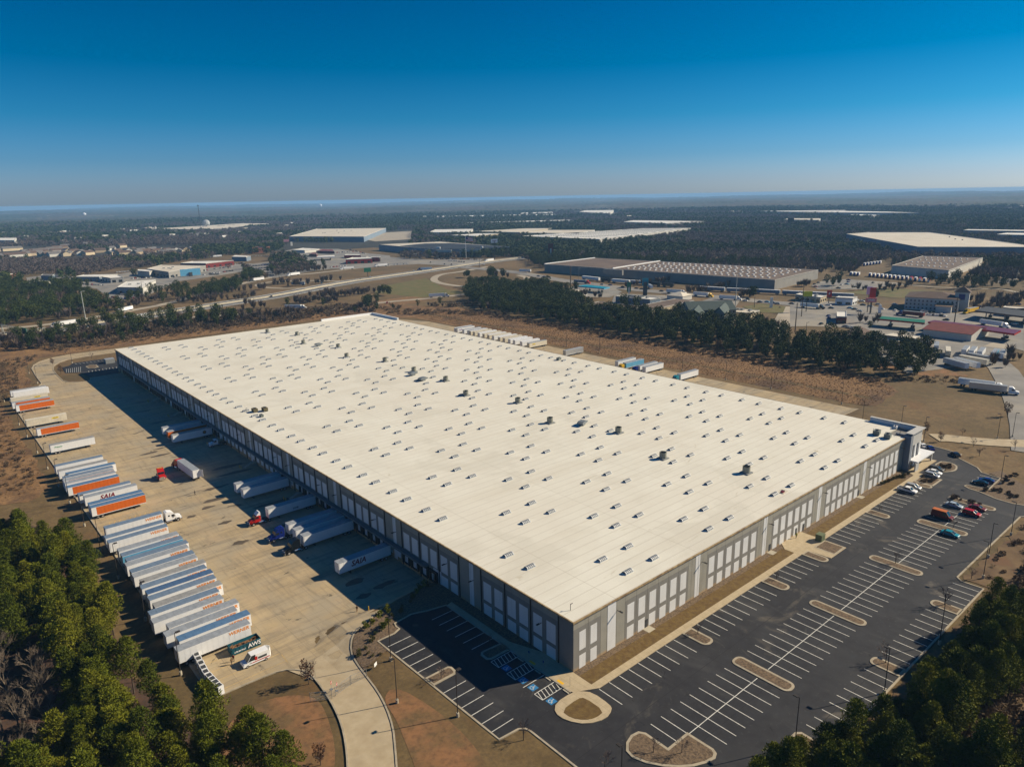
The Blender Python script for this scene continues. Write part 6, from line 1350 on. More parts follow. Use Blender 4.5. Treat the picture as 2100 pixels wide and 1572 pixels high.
INV = {id(z1): (0, 380, 3), id(z2): (500, 380, 3), id(z3): (1000, 380, 3), id(z4): (1500, 380, 3.5), id(ZG): (1140, 540, 8.077), id(ZE): (1620, 560, 8.75), id(ZB): (760, 470, 7), id(ZC): (480, 460, 6.5625), id(ZF): (1860, 560, 8.75), id(ZD): (1380, 560, 8.75), id(ZM): (240, 480, 7.8615), id(ZL): (0, 480, 7.8615)}
def px_of(f, x, y): a, b_, s_ = INV[id(f)]; return (a+x/s_, b_+y/s_)
pylon_sign(z3, 388, 475, 363, 8, 15, dkred, 'tall red topped pylon sign at the wood edge', post=wall_pale, pw=2.2)
pylon_sign(ZB, 1780, 430, 155, 11, 6, white, 'purple and white panel sign on a tall post beside the dealership', 'Ocott', flat('plum', (.15, .02, .1), .5), pw=.9)
pylon_sign(z4, 420, 330, 248, 15, 9, black, 'dark billboard seen from behind above the woods', pw=1.2)
pylon_sign(ZG, 1475, 530, 258, 6, 7.5, teal, 'teal sign on a broad dark pylon', post=darkgrey, pw=3.5)
pylon_sign(ZG, 1208, 500, 322, 4, 9.5, green, 'green and white sign on twin posts', post=white, pw=1.2)
pylon_sign(ZE, 288, 690, 362, 7.5, 4.2, flat('lime_sign', (.55, .55, .03), .5), 'bright yellow sign on a tall thin pole', pw=.5)
pylon_sign(ZE, 690, 560, 335, 4, 6, red, 'red square sign beside the fast food lot', 'F', white)
pylon_sign(ZE, 1385, 700, 300, 4, 6.5, flat('lilac_sign', (.55, .5, .65), .5), 'pale lilac sign, left of the tall pair')
pylon_sign(ZE, 1448, 720, 318, 4.5, 9, red, 'red and yellow sign, right of the tall pair')
pylon_sign(ZE, 1430, 735, 480, 8, 3.5, flat('pink_sign', (.6, .2, .2), .5), 'slanted pinkish sign under the tall pair', 'DINER', white)
pylon_sign(ZE, 1605, 720, 590, 2.2, 7, white, 'narrow white price sign by the street')
pylon_sign(ZD, 1760, 620, 450, 2.4, 10, white, 'narrow white price sign on the green verge')
pylon_sign(ZC, 780, 330, 245, 4, 8, wall_pale, 'small orange white sign behind the dealership cars')
pylon_sign(ZC, 710, 300, 210, 12, 5.5, flat('mauve_board', (.3, .14, .18), .6), 'wide mauve billboard at the wood edge')
pylon_sign(ZC, 1800, 700, 590, 9, 5.5, green, 'green highway sign panel beside the road', pw=.6)
pylon_sign(ZM, 1190, 680, 575, 26, 9, ltblue, 'broad pale blue sign wall in front of the wide store', pw=4)
pylon_sign(ZC, 120, 215, 175, 10, 4.5, white, 'small white tank shaped sign among the upper left trees', pw=1)
pylon_sign(ZB, 643, 410, 350, 6, 4.5, white, 'white and red roadside sign before the dealership wall', 'VA', red)
# flag pole
p = ZB(1372, 420); h = 36; t = thing('flag_pole', 'tall flag pole with a striped flag before the dealership', 'flag pole', (p[0], p[1], 0), math.atan2(CY-p[1], CX-p[0])+math.pi/2)
b = MB(); b.cyl((0, 0, 0), (0, 0, h), .35, .2, 8); b.build('pole', white, t)
b = MB()
for k in range(7):
    for j in range(6): b.add([(j*2.0, .5*math.sin(j), h-.5-k*1.0-.35*j), (j*2+2, .5*math.sin(j+1), h-.85-k*1.0-.35*j), (j*2+2, .5*math.sin(j+1), h-1.85-k*1.0-.35*j), (j*2, .5*math.sin(j), h-1.5-k*1.0-.35*j)], [(0, 3, 2, 1)], 1 if (j < 2 and k < 4) else (0 if k % 2 else 2))
b.build('flag', [white, blue, red], t)
def pole(f, x, yb, yt, label, m=grey, r_=.22, arms=0, base=None):
    p = f(x, yb); a, s_ = px_of(f, x, yb), px_of(f, x, yt); h = hfrom(a[0], a[1], s_[1]); t = thing('utility_pole' if arms else 'street_lamp', label, 'pole' if arms else 'street lamp', (p[0], p[1], hg(*p)), rnd.uniform(0, .6))
    b = MB(); b.cyl((0, 0, 0), (0, 0, h), r_*1.3, r_*.8, 6); b.build('pole', m, t)
    b = MB()
    if arms:
        for k in range(arms): b.box(-2, 2, -.1, .1, h-1-1.6*k, h-.75-1.6*k)
        b.build('crossarm', m, t)
    else: b.box(-.2, 2.6, -.12, .12, h-.1, h+.1); b.box(2.0, 3.2, -.25, .25, h-.15, h+.05); b.build('lamp_head', m, t)
for f, x, yb, yt, lab, m, r_, arms in ((ZL, 1385, 1398, 1000, 'pale curved street lamp beside the highway trucks', lightpole, .35, 0), (ZG, 243, 420, 60, 'thick wooden utility pole with crossarms at the street', bark, .45, 2), (ZG, 378, 350, 90, 'thin grey street pole right of the utility pole', grey, .2, 0), (ZD, 1118, 610, 80, 'tall pale pole rising before the brown roofed warehouse', lightpole, .3, 0), (ZD, 1458, 620, 440, 'dark pole on the green verge', darkgrey, .2, 0), (ZF, 850, 880, 500, 'dark utility pole at the hotel street corner', bark, .35, 1), (ZE, 90, 1060, 580, 'left of two leaning wooden poles on the verge', bark, .3, 1), (ZE, 205, 780, 300, 'right of two wooden poles on the verge', bark, .25, 1), (ZM, 412, 950, 795, 'dark pole at the end of the blue fronted showroom', darkgrey, .3, 0),
                                        (ZB, 1565, 545, 400, 'thin pole beside the highway loop', darkgrey, .25, 0), (z3, 237, 540, 460, 'thin pole near the highway exit', grey, .25, 0), (z3, 1125, 360, 305, 'thin far pole rising out of the bare woods', grey, .4, 0), (ZE, 460, 540, 370, 'light pole in front of the fast food building', lightpole, .2, 0), (ZE, 740, 440, 255, 'light pole behind the red square sign', lightpole, .2, 0), (ZE, 290, 1040, 900, 'short pole on the dry verge', darkgrey, .15, 0)): pole(f, x, yb, yt, lab, m, r_, arms)
# sign gantry over the highway at the far left
pa = P(8, 690); pb = P(58, 700); t = thing('sign_gantry', 'steel lattice sign gantry over the highway at the left border', 'gantry', (pa[0], pa[1], 0), math.atan2(pb[1]-pa[1], pb[0]-pa[0])); L = math.dist(pa, pb)
for x in (0, L): m_ = MB(); m_.cyl((x, -1, 0), (x, 0, 9), .25, .25, 5); m_.cyl((x, 1, 0), (x, 0, 9), .25, .25, 5); m_.build('leg', lightpole, t)
m_ = MB()
for yy in (-.7, .7):
    for zz in (8, 9.4): m_.cyl((-3, yy, zz), (L+3, yy, zz), .14, .14, 4)
for k in range(16): x = -3+(L+6)*k/16; m_.cyl((x, -.7, 8), (x+1.5, -.7, 9.4), .09, .09, 3); m_.cyl((x, .7, 9.4), (x+1.5, .7, 8), .09, .09, 3)
m_.build('truss', lightpole, t); m_ = MB(); m_.box(L-4, L+3, -1.3, -.9, 5.6, 10.4); m_.build('sign_panel', green, t)
# ------------------------------------------------------------------ far vehicles
def semi_mesh(side, cabm, tank=False):
    b = MB(); b.box(0, 15.5, -1.3, 1.3, 1.15, 4.05, 0, 1)
    for x in (1.5, 2.8): b.cyl((x, -1.25, .5), (x, 1.25, .5), .5, .5, 8, 3)
    me1 = b.mesh('trailer_body', [side, alu if side is not cream else cream, side, rubber])
    c = MB(); c.prof([(16.2, .7), (16.2, 3.7), (17.6, 3.8), (18.6, 2.9), (19.0, 2.0), (20.4, 1.7), (20.6, .6)], -1.2, 1.2, 0); c.box(13.5, 20, -.5, .5, .6, 1.0, 1)
    for x in (14.2, 15.5, 19.5): c.cyl((x, -1.2, .5), (x, 1.2, .5), .5, .5, 8, 1)
    me2 = c.mesh('cab', [cabm, rubber]); g_ = MB(); g_.add([(18.62, -1.05, 2.86), (18.62, 1.05, 2.86), (19.0, 1.05, 2.05), (19.0, -1.05, 2.05)], [(0, 3, 2, 1)]); g_.box(17.3, 18.4, -1.22, 1.22, 2.1, 2.8); return me1, me2, g_.mesh('windscreen', glass)
SM = {}
def semi(f, a, b_, side, cabm, label, cab=True, z=None):
    """a is the tail and b_ the nose in the photograph"""
    p = f(*a); q = f(*b_); rz = math.atan2(q[1]-p[1], q[0]-p[0]); k = (side.name, cabm.name)
    if k not in SM: SM[k] = semi_mesh(side, cabm)
    t = thing('semi_truck' if cab else 'parked_trailer', label, 'truck' if cab else 'trailer', (p[0], p[1], hg(*p)+.05), rz)
    obj('trailer_body', SM[k][0], t)
    if cab: obj('cab', SM[k][1], t); obj('windscreen', SM[k][2], t)
semi(ZL, (1238, 1445), (740, 1520), white, white, 'white semi truck on the highway left of the tall lamp'); semi(ZM, (245, 1220), (-60, 1290), white, white, 'white semi truck on the frontage road above the highway pines'); semi(ZM, (500, 1350), (150, 1390), white, white, 'white semi half hidden by pines on the near lanes')
semi(ZC, (400, 750), (190, 775), white, darkgrey, 'white semi on the frontage road beside the round pine'); semi(ZC, (880, 680), (680, 705), white, white, 'white semi passing behind the bare trees'); semi(ZC, (955, 820), (725, 825), flat('grey_blue_side', (.3, .36, .42), .5), white, 'lone grey blue trailer parked inside the left loop', False)
semi(ZC, (1610, 600), (1400, 615), white, white, 'white semi at the frontage road by the red garage'); semi(ZC, (2060, 560), (1870, 575), white, white, 'white semi beyond the red garage lot'); semi(ZB, (880, 585), (655, 595), white, blue, 'white semi with a blue cab on the far highway lanes'); semi(ZC, (690, 1140), (1040, 1140), white, white, 'silver white semi on the near ramp behind a pine')
semi(ZB, (1760, 455), (1680, 465), white, white, 'white box truck far up the highway'); semi(ZB, (2300, 620), (1990, 615), white, white, 'white trailer at the street junction right of the loop', False); semi(z2, (1140, 692), (1290, 684), white, white, 'white semi half hidden by shrubs on the ramp')
semi(ZG, (305, 325), (640, 345), wall_blue, red, 'blue grey semi with a red cab on the main street'); semi(ZG, (1835, 490), (2150, 510), white, white, 'white semi on the main street, first right of the teal sign'); semi(ZD, (375, 405), (775, 440), white, yellow, 'white semi with a bright yellow cab on the main street'); semi(ZD, (830, 470), (1220, 490), white, white, 'white semi following the yellow cab')
semi(ZE, (190, 610), (670, 655), white, blackpaint, 'white semi with a black cab turning at the yellow sign'); semi(ZE, (2400, 800), (1890, 745), dkred, blue, 'maroon semi with a blue cab near the hotel'); semi(ZF, (1310, 920), (2000, 1020), white, white, 'long white semi behind the red canopy'); semi(ZF, (1250, 690), (1010, 740), yellow, yellow, 'bright yellow truck leaving the truck stop')
semi(ZG, (1540, 400), (1650, 470), white, white, 'small white box truck on the main street', False)
for a, b_, m, c, lab in (((1385, 714), (1965, 0), white, 0, ''),): pass
s5 = zf(1700, 640, 5.24)
semi(s5, (1385, 785), (1960, 860), white, white, 'white semi pulling out at the exit drive, outer one'); semi(s5, (1500, 830), (1975, 885), flat('steel_tank', (.55, .56, .57), .3, metal=.6), white, 'silver flat semi beside the white one at the exit')
for i, (a, b_, m, lab) in enumerate((((1240, 560), (1525, 640), white, 'white trailer in the lower truck park row, left'), ((1350, 555), (1715, 650), white, 'white trailer in the lower truck park row, right'), ((1400, 530), (1800, 605), cream, 'cream trailer in the truck park'), ((1480, 505), (1825, 570), alu, 'grey trailer behind the cream one'), ((1440, 475), (1510, 390), white, 'first white trailer of the short truck park rank'), ((1520, 485), (1590, 400), white, 'yellow ended white trailer of the truck park rank'), ((1610, 495), (1680, 410), white, 'third white trailer of the truck park rank'), ((1755, 510), (1820, 430), ltblue, 'light blue white trailer near the bare tree'), ((1840, 520), (1890, 440), white, 'white trailer half hidden by the bare tree'),
                                     ((1275, 490), (1265, 365), cream, 'cream box trailer standing alone in the yard'), ((155, 400), (500, 425), white, 'white trailer with a red line beside the barn'), ((560, 350), (590, 280), white, 'first white box trailer by the yellow workshop'), ((610, 360), (640, 285), cream, 'second box trailer by the yellow workshop'), ((700, 400), (725, 300), white, 'third box trailer by the yellow workshop'), ((755, 405), (780, 305), cream, 'fourth box trailer by the yellow workshop'), ((950, 400), (1020, 325), white, 'white and grey trailer right of the workshop'), ((1040, 400), (1095, 330), dkred, 'maroon trailer right of the workshop'), ((1145, 430), (1160, 330), white, 'white trailer right of the maroon one'))): semi(s5, a, b_, m, white, lab, False)
# goods wagons behind the street
wag = {}
def wagon(a, b_, m, label, h=4.3, f=z3):
    p = f(*a); q = f(*b_); L = math.dist(p, q); t = thing('goods_wagon', label, 'railway wagon', (p[0], p[1], 0), math.atan2(q[1]-p[1], q[0]-p[0]))
    b = MB(); b.box(0, L-1.2, -1.5, 1.5, 1.1, h); b.build('body', m, t); b = MB(); b.box(-.01, L-1.19, -1.52, 1.52, h-.25, h+.02); b.build('roof_edge', white if m is not black else black, t)
    for x in (2.5, L-3.7):
        c = MB(); c.box(x-1.3, x+1.3, -1.1, 1.1, .5, 1.1); 
        for d in (-.9, .9): c.cyl((x+d, -1.1, .45), (x+d, 1.1, .45), .45, .45, 8)
        c.build('bogie', black, t)
for a, b_, m, lab in (((585, 578), (692, 590), white, 'white goods wagon, farthest of the train'), ((697, 592), (765, 596), black, 'black flat wagon between white ones', ), ((768, 597), (878, 606), white, 'white goods wagon with red and orange lettering'), ((880, 606), (992, 612), ltblue, 'white and blue goods wagon'), ((1000, 615), (1070, 622), black, 'first low black wagon'), ((1075, 622), (1150, 628), black, 'second low black wagon'), ((1305, 645), (1465, 655), wall_blue, 'goods wagon behind bare trees, left'), ((1470, 656), (1640, 664), wall_blue, 'long pale goods wagon behind bare trees'), ((1648, 664), (1805, 672), wall_blue, 'pale goods wagon left of the cream wall end'), ((1813, 672), (1985, 682), wall_blue, 'pale goods wagon in front of the warehouse end'), ((1997, 682), (2260, 695), wall_blue, 'last pale goods wagon of the train')): wagon(a, b_, m, lab)
rb = MB(); band(rb, [z3(400, 570), z3(1000, 616), z3(1500, 660), z3(2300, 698)], 4, .03); tag(rb.build('rail_bed', mulch_m), kind='structure')
# small cars: one mesh per colour, one thing each
def tiny_car_mesh(m):
    b = MB(); b.prof([(-2.3, .3), (-2.3, .85), (-1.3, .98), (2.2, .75), (2.3, .3)], -.9, .9, 0); b.prof([(-1.7, .95), (-1.1, 1.42), (.4, 1.42), (1.2, .9)], -.8, .8, 1); b.box(-1.1, .4, -.72, .72, 1.42, 1.47, 0)
    for x in (-1.45, 1.45):
        for s_ in (-1, 1): b.cyl((x, s_*.65, .33), (x, s_*.92, .33), .33, .33, 8, 2)
    return b.mesh('car', [m, glass, rubber])
cm = {k: tiny_car_mesh(m) for k, m in (('white', white), ('silver', silver), ('black', blackpaint), ('red', red), ('blue', blue), ('grey', darkgrey), ('light blue', ltblue))}
def tcar(p, rz, c, where): tag(obj('parked_car', cm[c], None, (p[0], p[1], hg(*p)+.06), rz), '%s car %s' % (c, where), 'car', '%s cars %s' % (c, where))
def cars(f, a, b_, n, where, rz=1.57, jit=.3, skip=.12, pal=('white', 'silver', 'black', 'white', 'grey', 'red', 'blue', 'silver')):
    p = f(*a); q = f(*b_)
    for k in range(n):
        if rnd.random() < skip: continue
        u = k/max(1, n-1); tcar((p[0]+(q[0]-p[0])*u+rnd.uniform(-jit, jit), p[1]+(q[1]-p[1])*u+rnd.uniform(-jit, jit)), rz+rnd.uniform(-.06, .06), rnd.choice(pal), where)
bw = 'in the crowded lot by the left showrooms'
cars(ZL, (1820, 960), (2044, 975), 9, bw, 1.2); cars(ZL, (1810, 1020), (2044, 1050), 9, bw, 1.2); cars(ZM, (0, 975), (240, 985), 8, bw, 1.2); cars(ZM, (0, 1040), (270, 1035), 10, bw, 1.2); cars(ZL, (1280, 800), (1660, 830), 12, bw, 1.2); cars(ZM, (0, 620), (230, 600), 9, bw, 1.2, pal=('white',)); cars(ZL, (1080, 750), (1250, 755), 5, bw, 1.2)
bw = 'in the lot behind the blue sign wall'
cars(ZM, (640, 700), (1050, 640), 14, bw, 1.9); cars(ZM, (250, 720), (640, 700), 12, bw, 1.9); cars(ZM, (1400, 660), (1620, 655), 9, bw, 1.9); cars(ZM, (1500, 640), (1900, 590), 10, bw, 1.9); cars(ZM, (1400, 590), (1880, 520), 12, bw, 1.9)
bw = 'in the grey lot left of the middle pines'
for y in (565, 600, 625, 660, 690): cars(ZC, (230+y*.1-30, y), (520, y-20+(y-560)*.15), 8, bw, 2.1, pal=('black', 'grey', 'blue', 'silver', 'black', 'grey'))
bw = 'around the shops in the middle distance'
cars(ZC, (10, 420), (440, 430), 13, bw, 1.2, pal=('white', 'white', 'silver')); cars(ZC, (1350, 385), (1600, 370), 8, bw); cars(ZC, (1560, 345), (1760, 395), 8, bw); cars(ZC, (760, 380), (1000, 375), 7, bw); cars(ZC, (20, 540), (130, 520), 6, bw); cars(ZC, (1300, 580), (1500, 560), 6, bw, pal=('white', 'red'))
bw = 'in front of the flat dealership'
cars(ZB, (920, 430), (1520, 440), 22, bw, 1.2); cars(ZB, (1130, 455), (1340, 475), 7, bw, 1.2); cars(ZB, (250, 515), (520, 500), 7, bw, 1.0, pal=('white', 'silver'))
bw = 'driving on the highway'
for f, x, y, c in ((z1, 80, 905, 'white'), (z1, 30, 915, 'black'), (ZC, 505, 975, 'black'), (ZC, 1180, 795, 'light blue'), (ZC, 1630, 750, 'white'), (ZC, 1700, 745, 'black'), (ZC, 1830, 712, 'white'), (ZB, 620, 600, 'white'), (ZB, 810, 580, 'red'), (ZB, 865, 565, 'red'), (ZB, 1060, 505, 'black'), (ZB, 1160, 510, 'black'), (ZB, 860, 480, 'black'), (ZB, 1630, 512, 'white'), (ZC, 1925, 1075, 'white'), (ZC, 2060, 1060, 'red'), (z3, 312, 560, 'black'), (z3, 348, 565, 'blue'), (z3, 376, 567, 'blue')): tcar(f(x, y), 1.05 if f is not z3 else 4.6, c, bw)
bw = 'on the main street'
for x, y, c in ((765, 355, 'silver'), (900, 365, 'blue'), (1110, 395, 'grey'), (1335, 420, 'black'), (1420, 430, 'black'), (1750, 465, 'black')): tcar(ZG(x, y), -1.5, c, bw)
for x, y, c in ((1300, 500, 'white'), (1340, 478, 'black'), (1560, 525, 'black'), (1690, 525, 'light blue'), (1790, 540, 'black'), (1880, 555, 'silver')): tcar(ZD(x, y), -1.5, c, bw)
for x, y, c in ((30, 555, 'black'), (740, 635, 'black'), (690, 580, 'white'), (1075, 635, 'light blue'), (1160, 655, 'black'), (1250, 690, 'silver'), (1310, 580, 'black'), (1440, 600, 'silver'), (260, 510, 'white'), (370, 520, 'white'), (210, 500, 'red')): tcar(ZE(x, y), -1.5, c, bw)
bw = 'in the right hand town lots'
for x, y, c in ((690, 775, 'blue'), (700, 815, 'blue'), (560, 920, 'black'), (790, 915, 'blue'), (970, 905, 'black'), (440, 205, 'black'), (510, 180, 'black'), (460, 250, 'red'), (620, 140, 'black'), (1020, 205, 'light blue'), (1045, 165, 'blue'), (1050, 130, 'blue'), (930, 215, 'white'), (870, 275, 'black'), (1170, 255, 'black'), (1360, 265, 'grey'), (1490, 180, 'grey'), (1625, 300, 'black'), (1710, 265, 'grey'), (190, 1180, 'white'), (165, 1220, 'white'), (1290, 510, 'white'), (1580, 570, 'silver'), (1640, 650, 'white'), (1890, 680, 'white'), (1210, 490, 'white'), (1880, 570, 'light blue'), (1000, 965, 'silver'), (1060, 980, 'silver'), (1120, 990, 'silver'), (1180, 1005, 'silver'), (1230, 1020, 'silver')): tcar(ZE(x, y), rnd.choice([-1.5, 0, .1, -1.4]), c, bw)
cars(ZF, (270, 695), (600, 740), 9, bw, 0, pal=('white', 'silver', 'black')); cars(ZF, (390, 755), (680, 780), 8, bw, 0, pal=('white', 'black')); cars(ZF, (700, 845), (800, 850), 1, bw, 1.5, skip=0, pal=('black',)); cars(ZF, (1940, 920), (1980, 930), 1, bw, -1.5, skip=0, pal=('white',)); cars(ZF, (1290, 610), (2000, 570), 3, bw, 1, pal=('blue', 'white'))
# parked truck ranks beyond the brown roofed warehouse
bw = 'ranked in the truck depot behind the fields'
def box_truck(p, rz, c, m, where):
    b = 'box_'+c
    if b not in SM: q = MB(); q.box(0, 8, -1.2, 1.2, 1, 3.8, 0); q.prof([(8.3, .6), (8.3, 3.3), (9.4, 3.2), (10.2, 2), (11, 1.7), (11, .6)], -1.1, 1.1, 1); q.box(0, 10.5, -1, 1, .3, .7, 2); SM[b] = q.mesh('truck', [m, white if c != 'white' else blue, rubber])
    tag(obj('box_truck', SM[b], None, (p[0], p[1], hg(*p)+.05), rz), '%s truck %s' % (c, where), 'truck', '%s trucks %s' % (c, where))
pa, pb = z4(1000, 650), z4(1420, 690)
for k in range(15): u = k/14; box_truck((pa[0]+(pb[0]-pa[0])*u, pa[1]+(pb[1]-pa[1])*u), 3.4, ('white', 'red')[k > 9 and k % 2 == 0], (white, red)[k > 9 and k % 2 == 0], bw)
pa, pb = z4(865, 642), z4(915, 645)
for k in range(3): u = k/2; box_truck((pa[0]+(pb[0]-pa[0])*u, pa[1]+(pb[1]-pa[1])*u), 3.4, 'white', white, bw)
pa, pb = z4(960, 575), z4(1070, 560)
for k in range(6): u = k/5; box_truck((pa[0]+(pb[0]-pa[0])*u, pa[1]+(pb[1]-pa[1])*u), 3.4, 'white', white, bw)
pa, pb = z1(1300, 445), z1(1365, 440)
for k in range(4): u = k/3; box_truck((pa[0]+(pb[0]-pa[0])*u, pa[1]+(pb[1]-pa[1])*u), 3.0, 'white', white, 'standing by the workshop in the middle distance')
# ------------------------------------------------------------------ vegetation
def needle_mat(name, c1, c2, c3):
    m = bpy.data.materials.new(name); m.use_nodes = True; t = m.node_tree; b = t.nodes['Principled BSDF']
    b.inputs['Roughness'].default_value = .75; b.inputs['Specular IOR Level'].default_value = .15
    oi = N(t, 'ShaderNodeObjectInfo'); gp = N(t, 'ShaderNodeNewGeometry'); nz = N(t, 'ShaderNodeTexNoise'); nz.inputs['Scale'].default_value = .35; nz.inputs['Detail'].default_value = 2
    t.links.new(gp.outputs['Position'], nz.inputs['Vector'])
    a = N(t, 'ShaderNodeMath', operation='ADD'); t.links.new(oi.outputs['Random'], a.inputs[0]); t.links.new(nz.outputs['Fac'], a.inputs[1])
    h = N(t, 'ShaderNodeMath', operation='MULTIPLY'); h.inputs[1].default_value = .5; t.links.new(a.outputs[0], h.inputs[0])
    r_ = N(t, 'ShaderNodeValToRGB'); e = r_.color_ramp.elements; e[0].position = .2; e[0].color = (*c1, 1); e[1].position = .8; e[1].color = (*c3, 1); q = e.new(.5); q.color = (*c2, 1)
    t.links.new(h.outputs[0], r_.inputs[0]); t.links.new(r_.outputs[0], b.inputs['Base Color']); return m
pine_m = needle_mat('pine_needles', (.055, .074, .005), (.105, .120, .006), (.17, .165, .010))
pine_far = needle_mat('far_pine_needles', (.028, .044, .010), (.046, .064, .012), (.075, .085, .018))
bush_m = needle_mat('shrub_leaves', (.045, .055, .015), (.08, .075, .02), (.10, .07, .03))
brush_m = needle_mat('dry_brush', (.09, .062, .044), (.15, .105, .065), (.21, .15, .085))
rs = np.random.RandomState(5)
def tuft_cloud(n, centre, rad, size, flatten=.75, up=.5, narrow=.45):
    """n leaf-sized triangles filling a rough blob"""
    d = rs.normal(size=(n, 3)); d /= np.linalg.norm(d, axis=1)[:, None]
    r_ = rs.uniform(.45, 1.0, size=(n, 1))**.6
    c = d*r_*np.array([rad, rad, rad*flatten])+np.array(centre)
    ax = d+rs.normal(size=(n, 3))*.55+np.array([0, 0, up]); ax /= np.linalg.norm(ax, axis=1)[:, None]
    sd = np.cross(ax, rs.normal(size=(n, 3))); sd /= np.linalg.norm(sd, axis=1)[:, None]+1e-6
    s_ = size*rs.uniform(.6, 1.3, size=(n, 1))
    v = np.stack([c-sd*s_*narrow, c+sd*s_*narrow, c+ax*s_], axis=1)
    return v.reshape(-1, 3)
def tri_mesh(name, V, m):
    V = np.asarray(V, dtype=np.float32); n = len(V)//3; me = bpy.data.meshes.new(name)
    me.vertices.add(len(V)); me.vertices.foreach_set('co', V.ravel()); me.loops.add(n*3); me.loops.foreach_set('vertex_index', np.arange(n*3, dtype=np.int32))
    me.polygons.add(n); me.polygons.foreach_set('loop_start', np.arange(n, dtype=np.int32)*3); me.polygons.foreach_set('loop_total', np.full(n, 3, dtype=np.int32))
    me.materials.append(m); me.update(calc_edges=True); return me
def pine_crown(h, r_, clumps, per, size, low=.35):
    V = []
    for k in range(clumps):
        u = (k+.5)/clumps; z = h*(low+(1-low)*u**.85); env = r_*(math.sin(math.pi*min(1, .18+.82*(1-u)**.75))**.8 if u < .9 else .45)
        a = k*2.39996+rs.uniform(-.5, .5); q = env*rs.uniform(.25, .95)
        V.append(tuft_cloud(per, (q*math.cos(a), q*math.sin(a), z), r_*rs.uniform(.28, .42), size))
    return np.concatenate(V)
def fine_crown(h, r_, seed):
    V = []; n = 60
    for k in range(n):
        u = (k+.5)/n; z = h*(.34+.64*u**.9); env = r_*min(1, 1.2*(1-u)**.85+.06)*(.5+.5*min(1, u*3.5)); a = k*2.39996+rs.uniform(-.5, .5); q = env*rs.uniform(.3, 1.0)
        V.append(tuft_cloud(100, (q*math.cos(a), q*math.sin(a), z+rs.uniform(-.5, .5)), r_*rs.uniform(.20, .33), .40, .7, .7, .26))
    return np.concatenate(V)
PN = [tri_mesh('crown', fine_crown(h, r_, i), pine_m) for i, (h, r_) in enumerate(((15, 3.9), (13.5, 3.5), (16.5, 4.1), (12, 3.7)))]
PT = []
for h in (15, 13.5, 16.5, 12):
    b = MB(); b.cyl((0, 0, -.3), (.15, .1, h*.9), .2, .06, 7)
    for k in range(9): a = k*2.4; z = h*(.35+.06*k); b.cyl((0, 0, z), (1.9*math.cos(a), 1.9*math.sin(a), z+.5), .06, .03, 4)
    PT.append(b.mesh('trunk', bark))
def bare_branches(h, levels, n0, r0, spread=.55, seed=0, upr=.55):
    q = random.Random(seed); b = MB()
    def grow(p, d, L, r_, lv):
        e = (p[0]+d[0]*L, p[1]+d[1]*L, p[2]+d[2]*L); b.cyl(p, e, r_, r_*.55, 5 if lv == levels else 3, 0, False)
        if lv == 0: return
        for k in range(n0 if lv > 1 else n0+1):
            v = Vector((d[0]+q.uniform(-1, 1)*spread, d[1]+q.uniform(-1, 1)*spread, d[2]+q.uniform(-.2, .6)*upr)).normalized()
            f_ = q.uniform(.35, 1.0); s_ = (p[0]+(e[0]-p[0])*f_, p[1]+(e[1]-p[1])*f_, p[2]+(e[2]-p[2])*f_)
            grow(s_, v, L*q.uniform(.5, .72), max(.022, r_*.5), lv-1)
    grow((0, 0, -.2), Vector((q.uniform(-.05, .05), q.uniform(-.05, .05), 1)).normalized(), h*.45, r0, levels); return b
BT = []
for k in range(3):
    b = bare_branches(13, 4, 4, .16, .75, k+3); BT.append(b.mesh('branches', twig_p))
SAP = [bare_branches(6.0, 3, 5, .09, .8, 20+k).mesh('branches', twig) for k in range(2)]
def trunk_only(h, r0): return MB().cyl((0, 0, -.2), (0, 0, h), r0, r0*.6, 6).mesh('trunk', bark)
t_sap = trunk_only(2.6, .1); t_bare = trunk_only(5.8, .2)
def inpoly(x, y, poly):
    c = False; n = len(poly); j = n-1
    for i in range(n):
        if (poly[i][1] > y) != (poly[j][1] > y) and x < (poly[j][0]-poly[i][0])*(y-poly[i][1])/(poly[j][1]-poly[i][1])+poly[i][0]: c = not c
        j = i
    return c
def proj(x, y, z):
    d = Vector((x-CX, y-CY, z-CZ)); w_ = d.dot(_f); return (1050+FPX*d.dot(R_)/w_, 786-FPX*d.dot(U_)/w_) if w_ > 1 else (-9999, 0)
def fill(poly, step, jit=.42):
    x0 = min(p[0] for p in poly); x1 = max(p[0] for p in poly); y0 = min(p[1] for p in poly); y1 = max(p[1] for p in poly); out = []; y = y0; r_ = 0
    while y < y1:
        x = x0+(step/2 if r_ % 2 else 0)
        while x < x1:
            a, b = x+rnd.uniform(-jit, jit)*step, y+rnd.uniform(-jit, jit)*step
            if inpoly(a, b, poly): out.append((a, b))
            x += step
        y += step*.87; r_ += 1
    return out
def seen(x, y, z=8, mx=90, my=140):
    u, v = proj(x, y, z); return -mx < u < 2100+mx and v < 1572+my
pines = []; bares = []; far_pine = []; far_bare = []; brush = []
left_poly = [P(*q, 8) for q in ((-60, 1060), (20, 1062), (120, 1080), (180, 1130), (215, 1200), (240, 1270), (285, 1330), (330, 1395), (375, 1445), (440, 1475), (560, 1505), (610, 1570), (640, 1800), (-500, 1800), (-500, 1060))]
bare_poly = [P(-60, 1330, 6), P(40, 1300, 6), P(110, 1330, 6), P(145, 1400, 6), P(140, 1480, 6), P(90, 1540, 6), P(-60, 1560, 6)]
gap = [P(560/2.655+0, 980+1900/2.655/2, 3)]
gap_line = [P(213, 1235, 1), P(220, 1275, 1), P(232, 1320, 1), P(262, 1370, 1), P(275, 1420, 1), P(285, 1480, 1), P(300, 1540, 1)]
